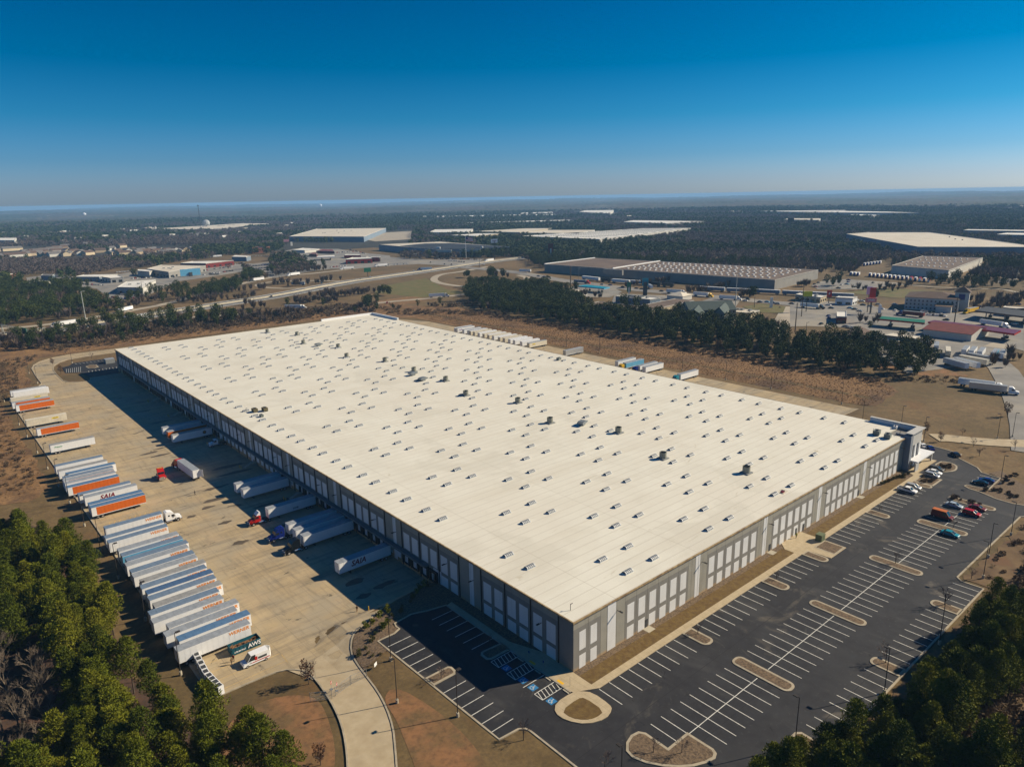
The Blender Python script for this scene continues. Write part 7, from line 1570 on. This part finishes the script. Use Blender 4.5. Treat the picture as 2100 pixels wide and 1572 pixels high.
for x, y in fill(left_poly, 4.3):
    if not seen(x, y, 10): continue
    if inpoly(x, y, bare_poly): (bares if rnd.random() < .5 else brush).append((x, y, rnd.uniform(.75, 1.1))); continue
    if any(math.hypot(x-g_[0], y-g_[1]) < 2.6 for g_ in gap_line): continue
    pines.append((x, y, rnd.uniform(.68, 1.0)))
right_poly = [P(*q, 6.5) for q in ((2110, 1225), (2050, 1215), (2000, 1260), (1975, 1340), (1880, 1410), (1800, 1475), (1690, 1530), (1590, 1545), (1545, 1600), (1520, 1900), (2400, 1900), (2130, 1560), (1960, 1540), (1960, 1480), (2060, 1420), (2130, 1330))]
for x, y in fill(right_poly, 3.5):
    if seen(x, y, 10): pines.append((x, y, rnd.uniform(.62, .92)))
strip_poly = [(292, 402), (292, 340), (291, 230), (289, 100), (286, 80), (292, 62), (304, 60), (310, 70), (312, 100), (315, 180), (324, 260), (342, 330), (366, 370), (400, 470), (440, 540), (400, 560), (330, 470)]
mid = []
for x, y in fill(strip_poly, 6.6):
    if y < 120 and x > 305 and rnd.random() < .4: continue
    (mid if rnd.random() < .86 else far_bare).append((x, y, rnd.uniform(.45, .74)))
for x, y in fill([(288, 60), (300, 40), (312, 22), (322, 26), (306, 62)], 4): brush.append((x, y, rnd.uniform(.6, 1.0)))
cand = [(x, y, s_) for x, y, s_ in mid]
cand.sort(key=lambda p: (p[0]-CX)**2+(p[1]-CY)**2)
allp = sorted(pines, key=lambda p: (p[0]-CX)**2+(p[1]-CY)**2)
NEARP = allp[:300]; rest = allp[300:]; room = 300-len(NEARP)
NEARP2 = cand[:max(0, room)]; near_rest = rest; far_pine += cand[max(0, room):]
def pine(x, y, s_, label, group, k=None):
    k = rnd.randrange(4) if k is None else k; t = thing('pine_tree', label, 'tree', (x, y, hg(x, y)-.1), rnd.uniform(0, 6.28), group); t.scale = (s_, s_, s_)
    obj('trunk', PT[k], t); obj('crown', PN[k], t)
for x, y, s_ in NEARP:
    if x < -40: pine(x, y, s_, 'dark green pine in the dense stand left of the truck court', 'pines of the stand left of the truck court')
    else: pine(x, y, s_, 'dark green pine in the stand along the lower edge of the car park', 'pines along the car park edge')
for x, y, s_ in NEARP2: pine(x, y, s_, 'pine in the dark belt between the dry field and the town', 'pines of the belt behind the dry field')
def bare(x, y, s_, label, group=None, sap=False, k=None):
    t = thing('bare_tree', label, 'tree', (x, y, hg(x, y)-.05), rnd.uniform(0, 6.28), group); t.scale = (s_, s_, s_)
    obj('trunk', t_sap if sap else t_bare, t); obj('branches', (SAP if sap else BT)[(rnd.randrange(2) if sap else rnd.randrange(3)) if k is None else k], t)
for x, y, s_ in bares: bare(x, y, s_, 'pale leafless tree in the bare patch of the left woods', 'leafless trees of the left woods')
for px, py, s_, lab in ((905, 1392, .8, 'leafless young tree on the mulch island of the small car park'), (1074, 1517, .9, 'leafless young tree at the grass corner of the small car park'), (1240, 1585, 1.0, 'leafless tree cut by the bottom edge left of the lamp'), (1340, 1543, .7, 'left leafless sapling on the heart shaped island'), (1398, 1544, .8, 'right leafless sapling on the heart shaped island'), (1431, 1300, .7, 'leafless sapling at the walkway end of the first mulch island'), (1592, 1188, .6, 'leafless sapling at the walkway end of the second mulch island'),
                         (1836, 1156, .8, 'leafless sapling on the island in the middle of the car park'), (1816, 1359, 1.0, 'leafless sapling on the lower mulch island by the pines'), (1937, 1240, 1.2, 'leafless tree at the mulch island beside the pine shadow'), (1803, 1049, .6, 'leafless sapling by the third mulch island'), (1955, 1083, .7, 'leafless sapling by the teal car'), (1992, 1186, .8, 'leafless sapling on the verge by the short lamp'), (2008, 935, .9, 'leafless sapling on the verge below the exit drive'), (1996, 915, .9, 'leafless sapling at the exit drive kerb'), (2081, 922, .9, 'leafless sapling at the right end of the exit drive'), (1973, 893, .7, 'tiny leafless sapling on the lawn beyond the drive'),
                         (1005, 1318, .5, 'leafless sapling on the shaded turf island'), (1880, 915, .5, 'leafless sapling near the office parking')):
    p = P(px, py); bare(p[0], p[1], s_, lab, None, True)
# trees that keep brown leaves
def leafy_mesh(n, per, h, r_, m, size=.3): return tri_mesh('crown', np.concatenate([tuft_cloud(per, (rs.uniform(-r_, r_)*.7*(1-abs(i/n-.4)), rs.uniform(-r_, r_)*.7*(1-abs(i/n-.4)), h*(.3+.65*i/n)), r_*.45, size) for i in range(n)]), m)
brl = leafy_mesh(9, 45, 5.2, 1.5, twig_r, .28)
def brown(px, py, s_, lab, p=None):
    p = p or P(px, py); t = thing('young_oak', lab, 'tree', (p[0], p[1], hg(*p)), rnd.uniform(0, 6)); t.scale = (s_,)*3; obj('trunk', t_sap, t); obj('branches', SAP[0], t); obj('crown', brl, t)
brown(633, 1401, 1.1, 'young oak with brown leaves on the grass by the gate'); brown(658, 1568, .9, 'young oak with sparse brown leaves low on the clay bank'); brown(1898, 888, .95, 'dark brown leaved young oak beside the exit drive lamp'); brown(1929, 905, .8, 'small brown leaved oak at the edge of the exit drive'); brown(2066, 853, 1.25, 'round brown leaved oak on the lawn at the right'); brown(108, 748, .9, 'brown leaved oak on the inner verge of the far drive, upper one'); brown(125, 766, 1.1, 'brown leaved oak on the inner verge of the far drive, lower one')
for px, py, lab in ((136, 727, 'sapling between the far drive and its inner verge'), (188, 735, 'sapling behind the far small car park'), (55, 742, 'leafless sapling on the outer verge of the far drive')): p = P(px, py); bare(p[0], p[1], .9, lab, None, True)
# shrubs
shr = [leafy_mesh(5, 60, 1.6, 1.1, bush_m, .3), leafy_mesh(4, 50, 1.2, .9, bush_m, .28)]; shd = leafy_mesh(4, 60, 1.0, .9, brush_m, .28); shg = leafy_mesh(7, 60, 3.0, 1.2, pine_m, .3)
def shrub(x, y, s_, label, group, me, z=0): tag(obj('shrub', me, None, (x, y, hg(x, y)+z), rnd.uniform(0, 6), s_), label, 'shrub', group)
for i in range(20):
    u = i/19; a = (-29.3, 37.5); b = (-15.5, 46.2) ; x = -29.6+u*27; y = (36.5+ (u*14.0 if u < .25 else 3.5+(u-.25)*14)); shrub(x+rnd.uniform(-.8, .8), y+rnd.uniform(-.8, .6), rnd.uniform(.45, .8), 'green shrub in the hedge on the mulch bank above the drive', 'hedge shrubs on the mulch bank', rnd.choice(shr+[shg]))
for x, y, s_ in ((-24.5, 43.0, .75), (-20.2, 44.6, .85), (-17.2, 45.2, .8), (-22.6, 43.5, .7)): shrub(x, y, s_, 'taller yellow green shrub at the top of the mulch bank hedge', 'tall hedge shrubs', shg)
for x, y in ((-28.4, 33.5), (-26.8, 32.6), (-28.6, 35.0)): shrub(x, y, .5, 'tiny green shrub on the bare mulch bank', 'tiny mulch bank shrubs', shr[1])
for i in range(12): shrub(147+1.3*i, -1.3-.15*i, .7, 'low dark shrub in the bed at the foot of the wall near the office', 'low shrubs at the wall foot', shr[i % 2], .1)
for i in range(7): shrub(157.5+rnd.uniform(0, 6), rnd.uniform(-4.6, -2.4), .55, 'low dark shrub in the bed at the foot of the wall near the office', 'low shrubs at the wall foot', shr[1], .1)
for cx_, cy_, n, w_, h_, lab in ((161.5, -10.2, 9, 5, 4, 'brown shrub on the mulch island by the silver suv'), (178, -9.8, 8, 8, 3, 'brown shrub on the island before the entrance'), (152, -25, 9, 2.4, 11, 'brown shrub on the island beside the maroon car'), (167.5, -30, 14, 6, 9, 'brown shrub on the bank below the dark cars'), (183, -29, 10, 12, 4, 'brown shrub at the outer end of the mulch bank')):
    for i in range(n): shrub(cx_+rnd.uniform(-.5, .5)*w_, cy_+rnd.uniform(-.5, .5)*h_, rnd.uniform(.6, 1.1), lab, lab.replace('shrub', 'shrubs'), shd, .12 if cx_ < 180 and cy_ > -27 else 0)
# ---- merged or scattered growth, past counting
def lowtree(h, r_, clumps, per, size, m, low=.3): return tri_mesh('crown', pine_crown(h, r_, clumps, per, size, low), m)
def bare_low(h, r_, n, m, narrow=.06):
    a = rs.uniform(0, 6.28, n); q = rs.uniform(.1, 1, n)**.6*r_*.5; z = rs.uniform(.18, .6, n)*h
    p = np.stack([q*np.cos(a)*.5, q*np.sin(a)*.5, z], 1); d = np.stack([np.cos(a)*r_*.7, np.sin(a)*r_*.7, h*.45*rs.uniform(.5, 1.1, n)], 1)*rs.uniform(.5, 1.1, (n, 1))
    s_ = np.cross(d, rs.normal(size=(n, 3))); s_ /= np.linalg.norm(s_, axis=1)[:, None]+1e-6
    V = np.stack([p-s_*h*narrow*.35, p+s_*h*narrow*.35, p+d], 1).reshape(-1, 3)
    tr = np.array([[-.02*h, 0, -.02*h], [.02*h, 0, -.02*h], [0, 0, h*.6], [0, -.02*h, -.02*h], [0, .02*h, -.02*h], [0, 0, h*.6]]); return tri_mesh('branches', np.concatenate([V, tr]), m)
hid = bpy.data.collections.new('scatter_sources')
def src(me): o = bpy.data.objects.new(me.name, me); hid.objects.link(o); return o
def scatter(name, pts, meshes):
    """instances of the given meshes on points (x, y, z, scale)"""
    if not pts: return
    n = len(pts); me = bpy.data.meshes.new(name); me.vertices.add(n); A = np.array(pts, dtype=np.float32); me.vertices.foreach_set('co', A[:, :3].ravel().copy())
    at = me.attributes.new('sz', 'FLOAT', 'POINT'); at.data.foreach_set('value', A[:, 3].copy()); at = me.attributes.new('rot', 'FLOAT', 'POINT'); at.data.foreach_set('value', rs.uniform(0, 6.28, n).astype(np.float32))
    at = me.attributes.new('pick', 'INT', 'POINT'); at.data.foreach_set('value', rs.randint(0, len(meshes), n).astype(np.int32))
    c = bpy.data.collections.new(name+'_kinds')
    for i, m in enumerate(meshes): o = bpy.data.objects.new('kind_%d' % i, m); c.objects.link(o)
    o = obj(name, me); g_ = bpy.data.node_groups.new(name, 'GeometryNodeTree'); g_.interface.new_socket('Geometry', in_out='INPUT', socket_type='NodeSocketGeometry'); g_.interface.new_socket('Geometry', in_out='OUTPUT', socket_type='NodeSocketGeometry')
    gi_ = g_.nodes.new('NodeGroupInput'); go = g_.nodes.new('NodeGroupOutput'); ip = g_.nodes.new('GeometryNodeInstanceOnPoints'); ci = g_.nodes.new('GeometryNodeCollectionInfo')
    ci.inputs['Collection'].default_value = c; ci.inputs['Separate Children'].default_value = True; ci.inputs['Reset Children'].default_value = True; ip.inputs['Pick Instance'].default_value = True
    def na(nm, ty_): q = g_.nodes.new('GeometryNodeInputNamedAttribute'); q.data_type = ty_; q.inputs['Name'].default_value = nm; return q.outputs['Attribute']
    cx_ = g_.nodes.new('ShaderNodeCombineXYZ'); g_.links.new(na('rot', 'FLOAT'), cx_.inputs['Z']); L = g_.links.new
    L(gi_.outputs[0], ip.inputs['Points']); L(ci.outputs[0], ip.inputs['Instance']); L(na('pick', 'INT'), ip.inputs['Instance Index']); L(cx_.outputs[0], ip.inputs['Rotation']); L(na('sz', 'FLOAT'), ip.inputs['Scale']); L(ip.outputs[0], go.inputs[0])
    md = o.modifiers.new('scatter', 'NODES'); md.node_group = g_; return tag(o, kind='stuff')
mp = [lowtree(h, r_, 20, 40, .85, pine_far) for h, r_ in ((15, 4.2), (13, 3.8), (17, 4.4), (14, 4.6))]
mb_ = [bare_low(12, 4.2, 150, twig), bare_low(13, 4.8, 170, twig), bare_low(11, 4.0, 150, brush_m)]
fp = [lowtree(15, 6.5, 8, 16, 2.6, pine_far, .15), lowtree(13, 6.0, 8, 16, 2.6, pine_far, .15)]
fb = [lowtree(12, 6.5, 9, 18, 1.7, twig, .2), bare_low(13, 6.5, 90, twig, .09)]
brl_ = [leafy_mesh(5, 45, 1.3, 1.9, brush_m, .4), leafy_mesh(4, 45, 1.0, 1.8, brush_m, .4), bare_low(2.6, 2.4, 70, brush_m)]
W = lambda f, l: [f(x, y) for x, y in l]
clear = [[(-63, 196), (-63, 360), (-170, 430), (-170, 196)], [P(1930, 690), P(2100, 680), P(2300, 760), P(2300, 930), P(1930, 930), P(1900, 800)], W(ZM, [(0, 1080), (560, 1180), (1100, 1030), (1500, 920), (2044, 800), (2044, 500), (1380, 680), (1100, 700), (520, 940)]), W(ZL, [(1560, 860), (1300, 900), (1700, 1120), (2050, 1200), (2050, 1040), (1760, 1060)]),  # open ground in the photograph
 W(z1, [(-200, 960), (0, 880), (200, 850), (480, 815), (800, 760), (940, 745), (1150, 720), (1300, 705), (1500, 640), (1560, 600), (1700, 565), (2100, 530), (2100, 780), (1400, 810), (1100, 830), (700, 870), (0, 960)]),
 W(z2, [(0, 600), (300, 545), (500, 520), (800, 480), (1200, 450), (1720, 440), (1700, 480), (1850, 580), (1620, 635), (1500, 650), (1480, 700), (1100, 730), (600, 770), (0, 800)]),
 W(ZL, [(380, 900), (560, 840), (700, 900), (1100, 830), (1500, 880), (1760, 1080), (2100, 1080), (2300, 640), (2044, 540), (1300, 680), (1200, 690), (1000, 740), (860, 640), (600, 640), (350, 700)]),
 W(ZM, [(0, 1080), (300, 1070), (520, 960), (1100, 720), (1380, 690), (1800, 650), (1760, 560), (2060, 540), (2060, 330), (1750, 340), (1500, 400), (1050, 440), (600, 530), (300, 560), (0, 620)]),
 W(ZC, [(0, 420), (220, 400), (500, 400), (620, 340), (760, 240), (1300, 250), (1550, 200), (1760, 200), (2100, 90), (2400, 80), (2400, 250), (2100, 620), (1100, 640), (1050, 560), (840, 420), (500, 420), (500, 560), (560, 720), (280, 700), (220, 600), (0, 560)]),
 W(ZB, [(0, 260), (120, 420), (900, 440), (1600, 440), (1700, 440), (1650, 470), (500, 600), (-200, 700)]),
 W(z3, [(0, 450), (210, 440), (290, 500), (500, 520), (2100, 640), (2200, 760), (2000, 980), (1860, 990), (1800, 900), (1500, 850), (1180, 820), (1000, 780), (600, 740), (470, 700), (400, 640), (150, 620), (0, 640)]),
 W(z4, [(0, 700), (0, 660), (640, 640), (700, 600), (860, 640), (950, 570), (1150, 540), (1150, 610), (1560, 640), (2100, 700), (2300, 760), (2300, 1450), (1900, 1400), (1850, 1280), (1500, 1250), (1200, 1180), (700, 1150), (420, 1130), (300, 1040), (0, 900)]),
 W(ZL, [(-100, 420), (-100, 240), (250, 220), (800, 200), (1100, 230), (1500, 300), (2100, 250), (2100, 420), (1500, 420), (1050, 440), (300, 440)]),
 W(ZM, [(-60, 420), (0, 220), (500, 190), (1230, 190), (1230, 350), (700, 350), (200, 380)]),
 [(-64, 350), (-140, 420), (-90, 500), (0, 500), (150, 500), (320, 480), (300, 40), (260, -40), (420, 90), (200, -120), (-60, -120), (-63, 60)]]
boxes = [(min(p[0] for p in c), max(p[0] for p in c), min(p[1] for p in c), max(p[1] for p in c), c) for c in clear]
for pts, k in FOOT:
    q = inset(pts, -k); boxes.append((min(p[0] for p in q), max(p[0] for p in q), min(p[1] for p in q), max(p[1] for p in q), q))
def open_at(x, y): return any(a < x < b and c < y < d and inpoly(x, y, poly) for a, b, c, d, poly in boxes)
def pineish(x, y):
    v = math.sin(x*.0081+1)*math.sin(y*.0067+2)+.6*math.sin(x*.019+y*.013)+.5*math.sin(x*.0031-y*.0023+1.5)+.35*math.sin(x*.05)*math.sin(y*.045+1); return v+rnd.uniform(-.55, .55) > .05
step = 8.5; r_ = 330.0; tp = []; tb = []; fp_ = []; fb_ = []
a0 = YAW-.70; a1 = YAW+.70
while r_ < 4600:
    step = 8.0 if r_ < 1100 else 11.5 if r_ < 2000 else 17 if r_ < 3200 else 24
    n = int((a1-a0)*r_/step)
    for k in range(n):
        a = a0+(a1-a0)*(k+rnd.random())/n; rr = r_+rnd.uniform(-.5, .5)*step; x = CX+rr*math.cos(a); y = CY+rr*math.sin(a)
        if open_at(x, y): continue
        z = hg(x, y)-.3; pn = pineish(x, y)
        if r_ < 1100: (tp if pn else tb).append((x, y, z, rnd.uniform(.55, .95)))
        else: s_ = step/11.5*rnd.uniform(.85, 1.15)*(.8 if r_ < 2000 else .68); (fp_ if pn else fb_).append((x, y, z, s_*(1.0 if r_ < 3200 else .9)))
    r_ += step*.9
# groups of trees inside the open ground
def blob(f, x, y, n, rx, ry, kind, s0=.45, s1=.85):
    p = f(x, y)
    for k in range(n):
        a = rnd.uniform(0, 6.28); q = rnd.random()**.5; c = (p[0]+rx*q*math.cos(a), p[1]+ry*q*math.sin(a)); {'p': tp, 'b': tb, 's': brush}[kind].append((c[0], c[1], hg(*c)-.2, rnd.uniform(s0, s1)) if kind != 's' else (c[0], c[1], rnd.uniform(s0, s1)))
for f, x, y, n, rx, ry, k in ((ZM, 850, 960, 14, 22, 14, 'p'), (ZM, 1250, 1000, 26, 34, 16, 'b'), (ZM, 1700, 1060, 26, 34, 14, 'b'), (ZM, 350, 1080, 9, 12, 8, 'p'), (ZM, 560, 1080, 12, 12, 8, 'b'), (ZC, 100, 760, 5, 12, 10, 'p'), (ZC, 650, 640, 16, 22, 26, 'p'), (ZC, 950, 600, 20, 30, 26, 'p'), (ZC, 1100, 620, 14, 22, 14, 'b'), (ZC, 650, 800, 16, 26, 8, 'b'), (ZC, 1300, 760, 7, 14, 8, 'b'), (ZC, 950, 820, 10, 24, 6, 'b'), (ZC, 100, 900, 16, 30, 8, 'b'),
                              (ZB, 1800, 690, 12, 14, 14, 'p'), (ZB, 1380, 690, 5, 6, 6, 'p'), (ZB, 1900, 690, 6, 10, 10, 'b'), (ZB, 1950, 380, 60, 70, 36, 'p'), (ZM, 290, 690, 2, 3, 3, 'p'), (ZE, 800, 230, 6, 16, 8, 'p'), (ZE, 1250, 290, 4, 10, 8, 'b'), (ZE, 1550, 470, 3, 3, 3, 'p'), (ZE, 1400, 880, 4, 10, 8, 'b'), (ZE, 1440, 1020, 1, 1, 1, 'p'), (ZE, 250, 230, 10, 14, 5, 'b'), (ZE, 1900, 280, 14, 34, 10, 'b'), (ZF, 700, 200, 16, 50, 14, 'p'), (ZF, 1300, 230, 22, 60, 14, 'p'), (ZF, 1830, 270, 7, 10, 8, 'p'), (ZF, 1700, 560, 40, 60, 10, 'b'), (ZF, 1250, 540, 12, 16, 8, 'b'), (ZD, 1450, 430, 3, 3, 3, 'p'), (ZD, 1300, 420, 14, 16, 8, 'b'), (ZD, 700, 300, 26, 46, 6, 'b'), (ZD, 1640, 1000, 12, 8, 12, 'b'), (ZG, 120, 480, 12, 14, 14, 'p'), (ZG, 680, 570, 3, 5, 5, 'b'), (ZG, 1700, 330, 22, 60, 6, 'b'), (ZG, 300, 560, 10, 18, 6, 'b'), (ZF, 1900, 1560, 5, 6, 5, 'b'), (ZF, 1700, 1640, 5, 8, 5, 'b'), (ZD, 1900, 620, 1, 1, 1, 's'), (ZC, 300, 1130, 6, 14, 4, 'b'), (ZC, 170, 1080, 3, 4, 4, 'b'), (ZC, 730, 1120, 1, 1, 1, 'p'), (ZC, 1000, 1050, 18, 18, 8, 'b'), (ZC, 1300, 1050, 10, 8, 6, 'b'), (ZC, 1200, 1110, 1, 1, 1, 'p'), (ZC, 1600, 950, 34, 40, 7, 'b'), (ZC, 2030, 960, 6, 6, 6, 'p'), (ZC, 1800, 1100, 7, 10, 6, 'p'), (ZC, 1200, 960, 12, 20, 5, 'b')): blob(f, x, y, n, rx, ry, k)
# belt of trees between the warehouse and the highway
belt = smooth([z1(-50, 985), z1(200, 960), z1(420, 960), z1(620, 940), z1(780, 930), z1(950, 880), z1(1150, 860), z1(1500, 850), z1(1900, 820)]+[z2(300, 800), z2(700, 780), z2(1100, 745), z2(1480, 740)], 0)
for i in range(len(belt)-1):
    a, b = belt[i], belt[i+1]; L = math.dist(a, b)
    for k in range(int(L/2.4)):
        u = rnd.random(); w_ = rnd.gauss(0, 9 if i < 5 else 6); x = a[0]+(b[0]-a[0])*u+w_*.45; y = a[1]+(b[1]-a[1])*u+w_*.9; q = rnd.random(); pv = (.38, .45, .55, .45, .18, .07, .03, .02, .06, .1, .08, .06)[min(i, 11)]
        if q < pv*.8: tp.append((x, y, hg(x, y)-.2, rnd.uniform(.3, .62)))
        elif q < .42: tb.append((x, y, hg(x, y)-.2, rnd.uniform(.25, .5)))
        else: brush.append((x, y, rnd.uniform(1, 2.2)))
for f, x, y, s_ in ((z1, 1055, 830, .95), (z1, 645, 860, 1.05), (z1, 745, 850, 1.0), (z1, 905, 900, .9), (z1, 1230, 810, .7), (z1, 255, 900, .6), (z1, 190, 950, .6), (z1, 585, 890, .8)): p = f(x, y); tp.append((*p, -.2, s_))
for x, y in fill([(-40, 520), (-20, 490), (120, 492), (240, 500), (262, 520), (200, 530), (60, 545), (-30, 560)], 3.4):
    if rnd.random() < .7: brush.append((x, y, rnd.uniform(.8, 1.8)))
    elif rnd.random() < .4: tb.append((x, y, -.2, rnd.uniform(.2, .4)))
# brush along the edges of the field and the woods
for x, y in fill([(276, 50), (291, 60), (291, 400), (240, 470), (230, 455), (276, 380)], 4.6): brush.append((x, y, rnd.uniform(.6, 1.5)))
for x, y in fill([(-64, 344), (-100, 400), (-80, 470), (-28, 478), (-46, 430), (-50, 385)], 4.2): brush.append((x, y, rnd.uniform(.5, 1.2)))
for x, y in fill([(-64, 205), (-66, 340), (-120, 400), (-110, 200)], 4.0): brush.append((x, y, rnd.uniform(.4, .9)))
for x, y in fill([(-28, 478), (240, 480), (250, 500), (0, 520)], 5.5): brush.append((x, y, rnd.uniform(.5, 1.2)))
for x, y in fill([(30, -58), (110, -50), (150, -47), (156, -50), (110, -75), (20, -90)], 2.6): brush.append((x, y, rnd.uniform(.5, 1.4)))
for x, y in fill([(30, -55), (110, -52), (120, -60), (110, -75), (20, -90)], 7): tb.append((x, y, -.2, rnd.uniform(.3, .6)))
for x, y in fill([(105, -43.5), (150, -43), (152, -47), (104, -48)], 5.5): brush.append((x, y, rnd.uniform(.4, .9)))
scatter('pine_stand', [(x, y, hg(x, y)-.1, s_) for x, y, s_ in near_rest], PN); scatter('pine_woodland', tp+[(x, y, hg(x, y)-.2, s_) for x, y, s_ in far_pine], mp); scatter('bare_woodland', tb+[(x, y, hg(x, y)-.2, s_) for x, y, s_ in far_bare], mb_)
scatter('distant_pine_woodland', fp_, fp); scatter('distant_bare_woodland', fb_, fb); scatter('brush', [(x, y, hg(x, y)-.1, s_) for x, y, s_ in brush], brl_)
# tufts of dry grass
gt = [tri_mesh('grass_tuft', tuft_cloud(14, (0, 0, .1), .55, .8, .3, 1.4, .14), m) for m in (mat('straw', (.32, .19, .08), .95, var=.4, scale=.2), mat('dark_straw', (.20, .115, .055), .95, var=.4, scale=.2))]
gp_ = []
for poly, st_ in (([(241, 42), (238, 250), (238, 400), (262, 440), (289, 400), (289, 60), (272, 44)], 1.7), ([(-63, 345), (-64, 204), (-74, 196), (-100, 215), (-110, 380), (-45, 470), (-43, 385), (-58, 362)], 2.0), ([(-20, 468), (180, 468), (230, 470), (240, 490), (0, 500)], 3.0)):
    for x, y in fill(poly, st_): gp_.append((x, y, hg(x, y)-.1, rnd.uniform(.25, .7)))
scatter('dry_grass_tufts', gp_, gt)
# the endless woods beyond: one rough canopy sheet
na, nr = 620, 210; A = np.linspace(YAW-.78, YAW+.78, na); Rr = 4300*(17000/4300)**np.linspace(0, 1, nr)
AA, RR = np.meshgrid(A, Rr); X = CX+RR*np.cos(AA); Y = CY+RR*np.sin(AA)
Z = np.array([hg(float(x), float(y)) for x, y in zip(X[:, ::10].ravel(), Y[:, ::10].ravel())]).reshape(nr, -1)
Zf = np.stack([np.interp(np.arange(na), np.arange(0, na, 10), Z[i]) for i in range(nr)])
Zf += rs.uniform(5, 15, Zf.shape)*(1+RR/14000)+7*np.sin(X*.004)*np.sin(Y*.0047)
Zf[0] -= 14
V = np.stack([X, Y, Zf], -1).reshape(-1, 3); idx = np.arange(na*nr).reshape(nr, na)
F = np.stack([idx[:-1, :-1], idx[:-1, 1:], idx[1:, 1:], idx[1:, :-1]], -1).reshape(-1, 4)
me = bpy.data.meshes.new('horizon_woods'); me.vertices.add(len(V)); me.vertices.foreach_set('co', V.astype(np.float32).ravel()); me.loops.add(F.size); me.loops.foreach_set('vertex_index', F.astype(np.int32).ravel()); me.polygons.add(len(F)); me.polygons.foreach_set('loop_start', np.arange(len(F), dtype=np.int32)*4); me.polygons.foreach_set('loop_total', np.full(len(F), 4, dtype=np.int32))
me.materials.append(mat('horizon_canopy', (.030, .042, .018), .95, col2=(.075, .058, .045), scale=.0022, detail=8, fac=(.42, .58), extra=lambda t, co, l: nlayer(t, co, l, .0009, .60, .64, (.14, .12, .08), .6))); me.update(calc_edges=True); tag(obj('horizon_woods', me), kind='stuff')
# ------------------------------------------------------------------ haze
hz = MB(); hz.box(-9000, 19500, -9000, 21000, -70, 99)
hm_ = bpy.data.materials.new('haze'); hm_.use_nodes = True; t = hm_.node_tree; t.nodes.clear(); o_ = N(t, 'ShaderNodeOutputMaterial'); v_ = N(t, 'ShaderNodeVolumePrincipled')
v_.inputs['Color'].default_value = (.32, .62, 1.0, 1); v_.inputs['Density'].default_value = 0.00008; v_.inputs['Anisotropy'].default_value = .0; t.links.new(v_.outputs[0], o_.inputs['Volume'])
tag(hz.build('haze', hm_), kind='stuff')
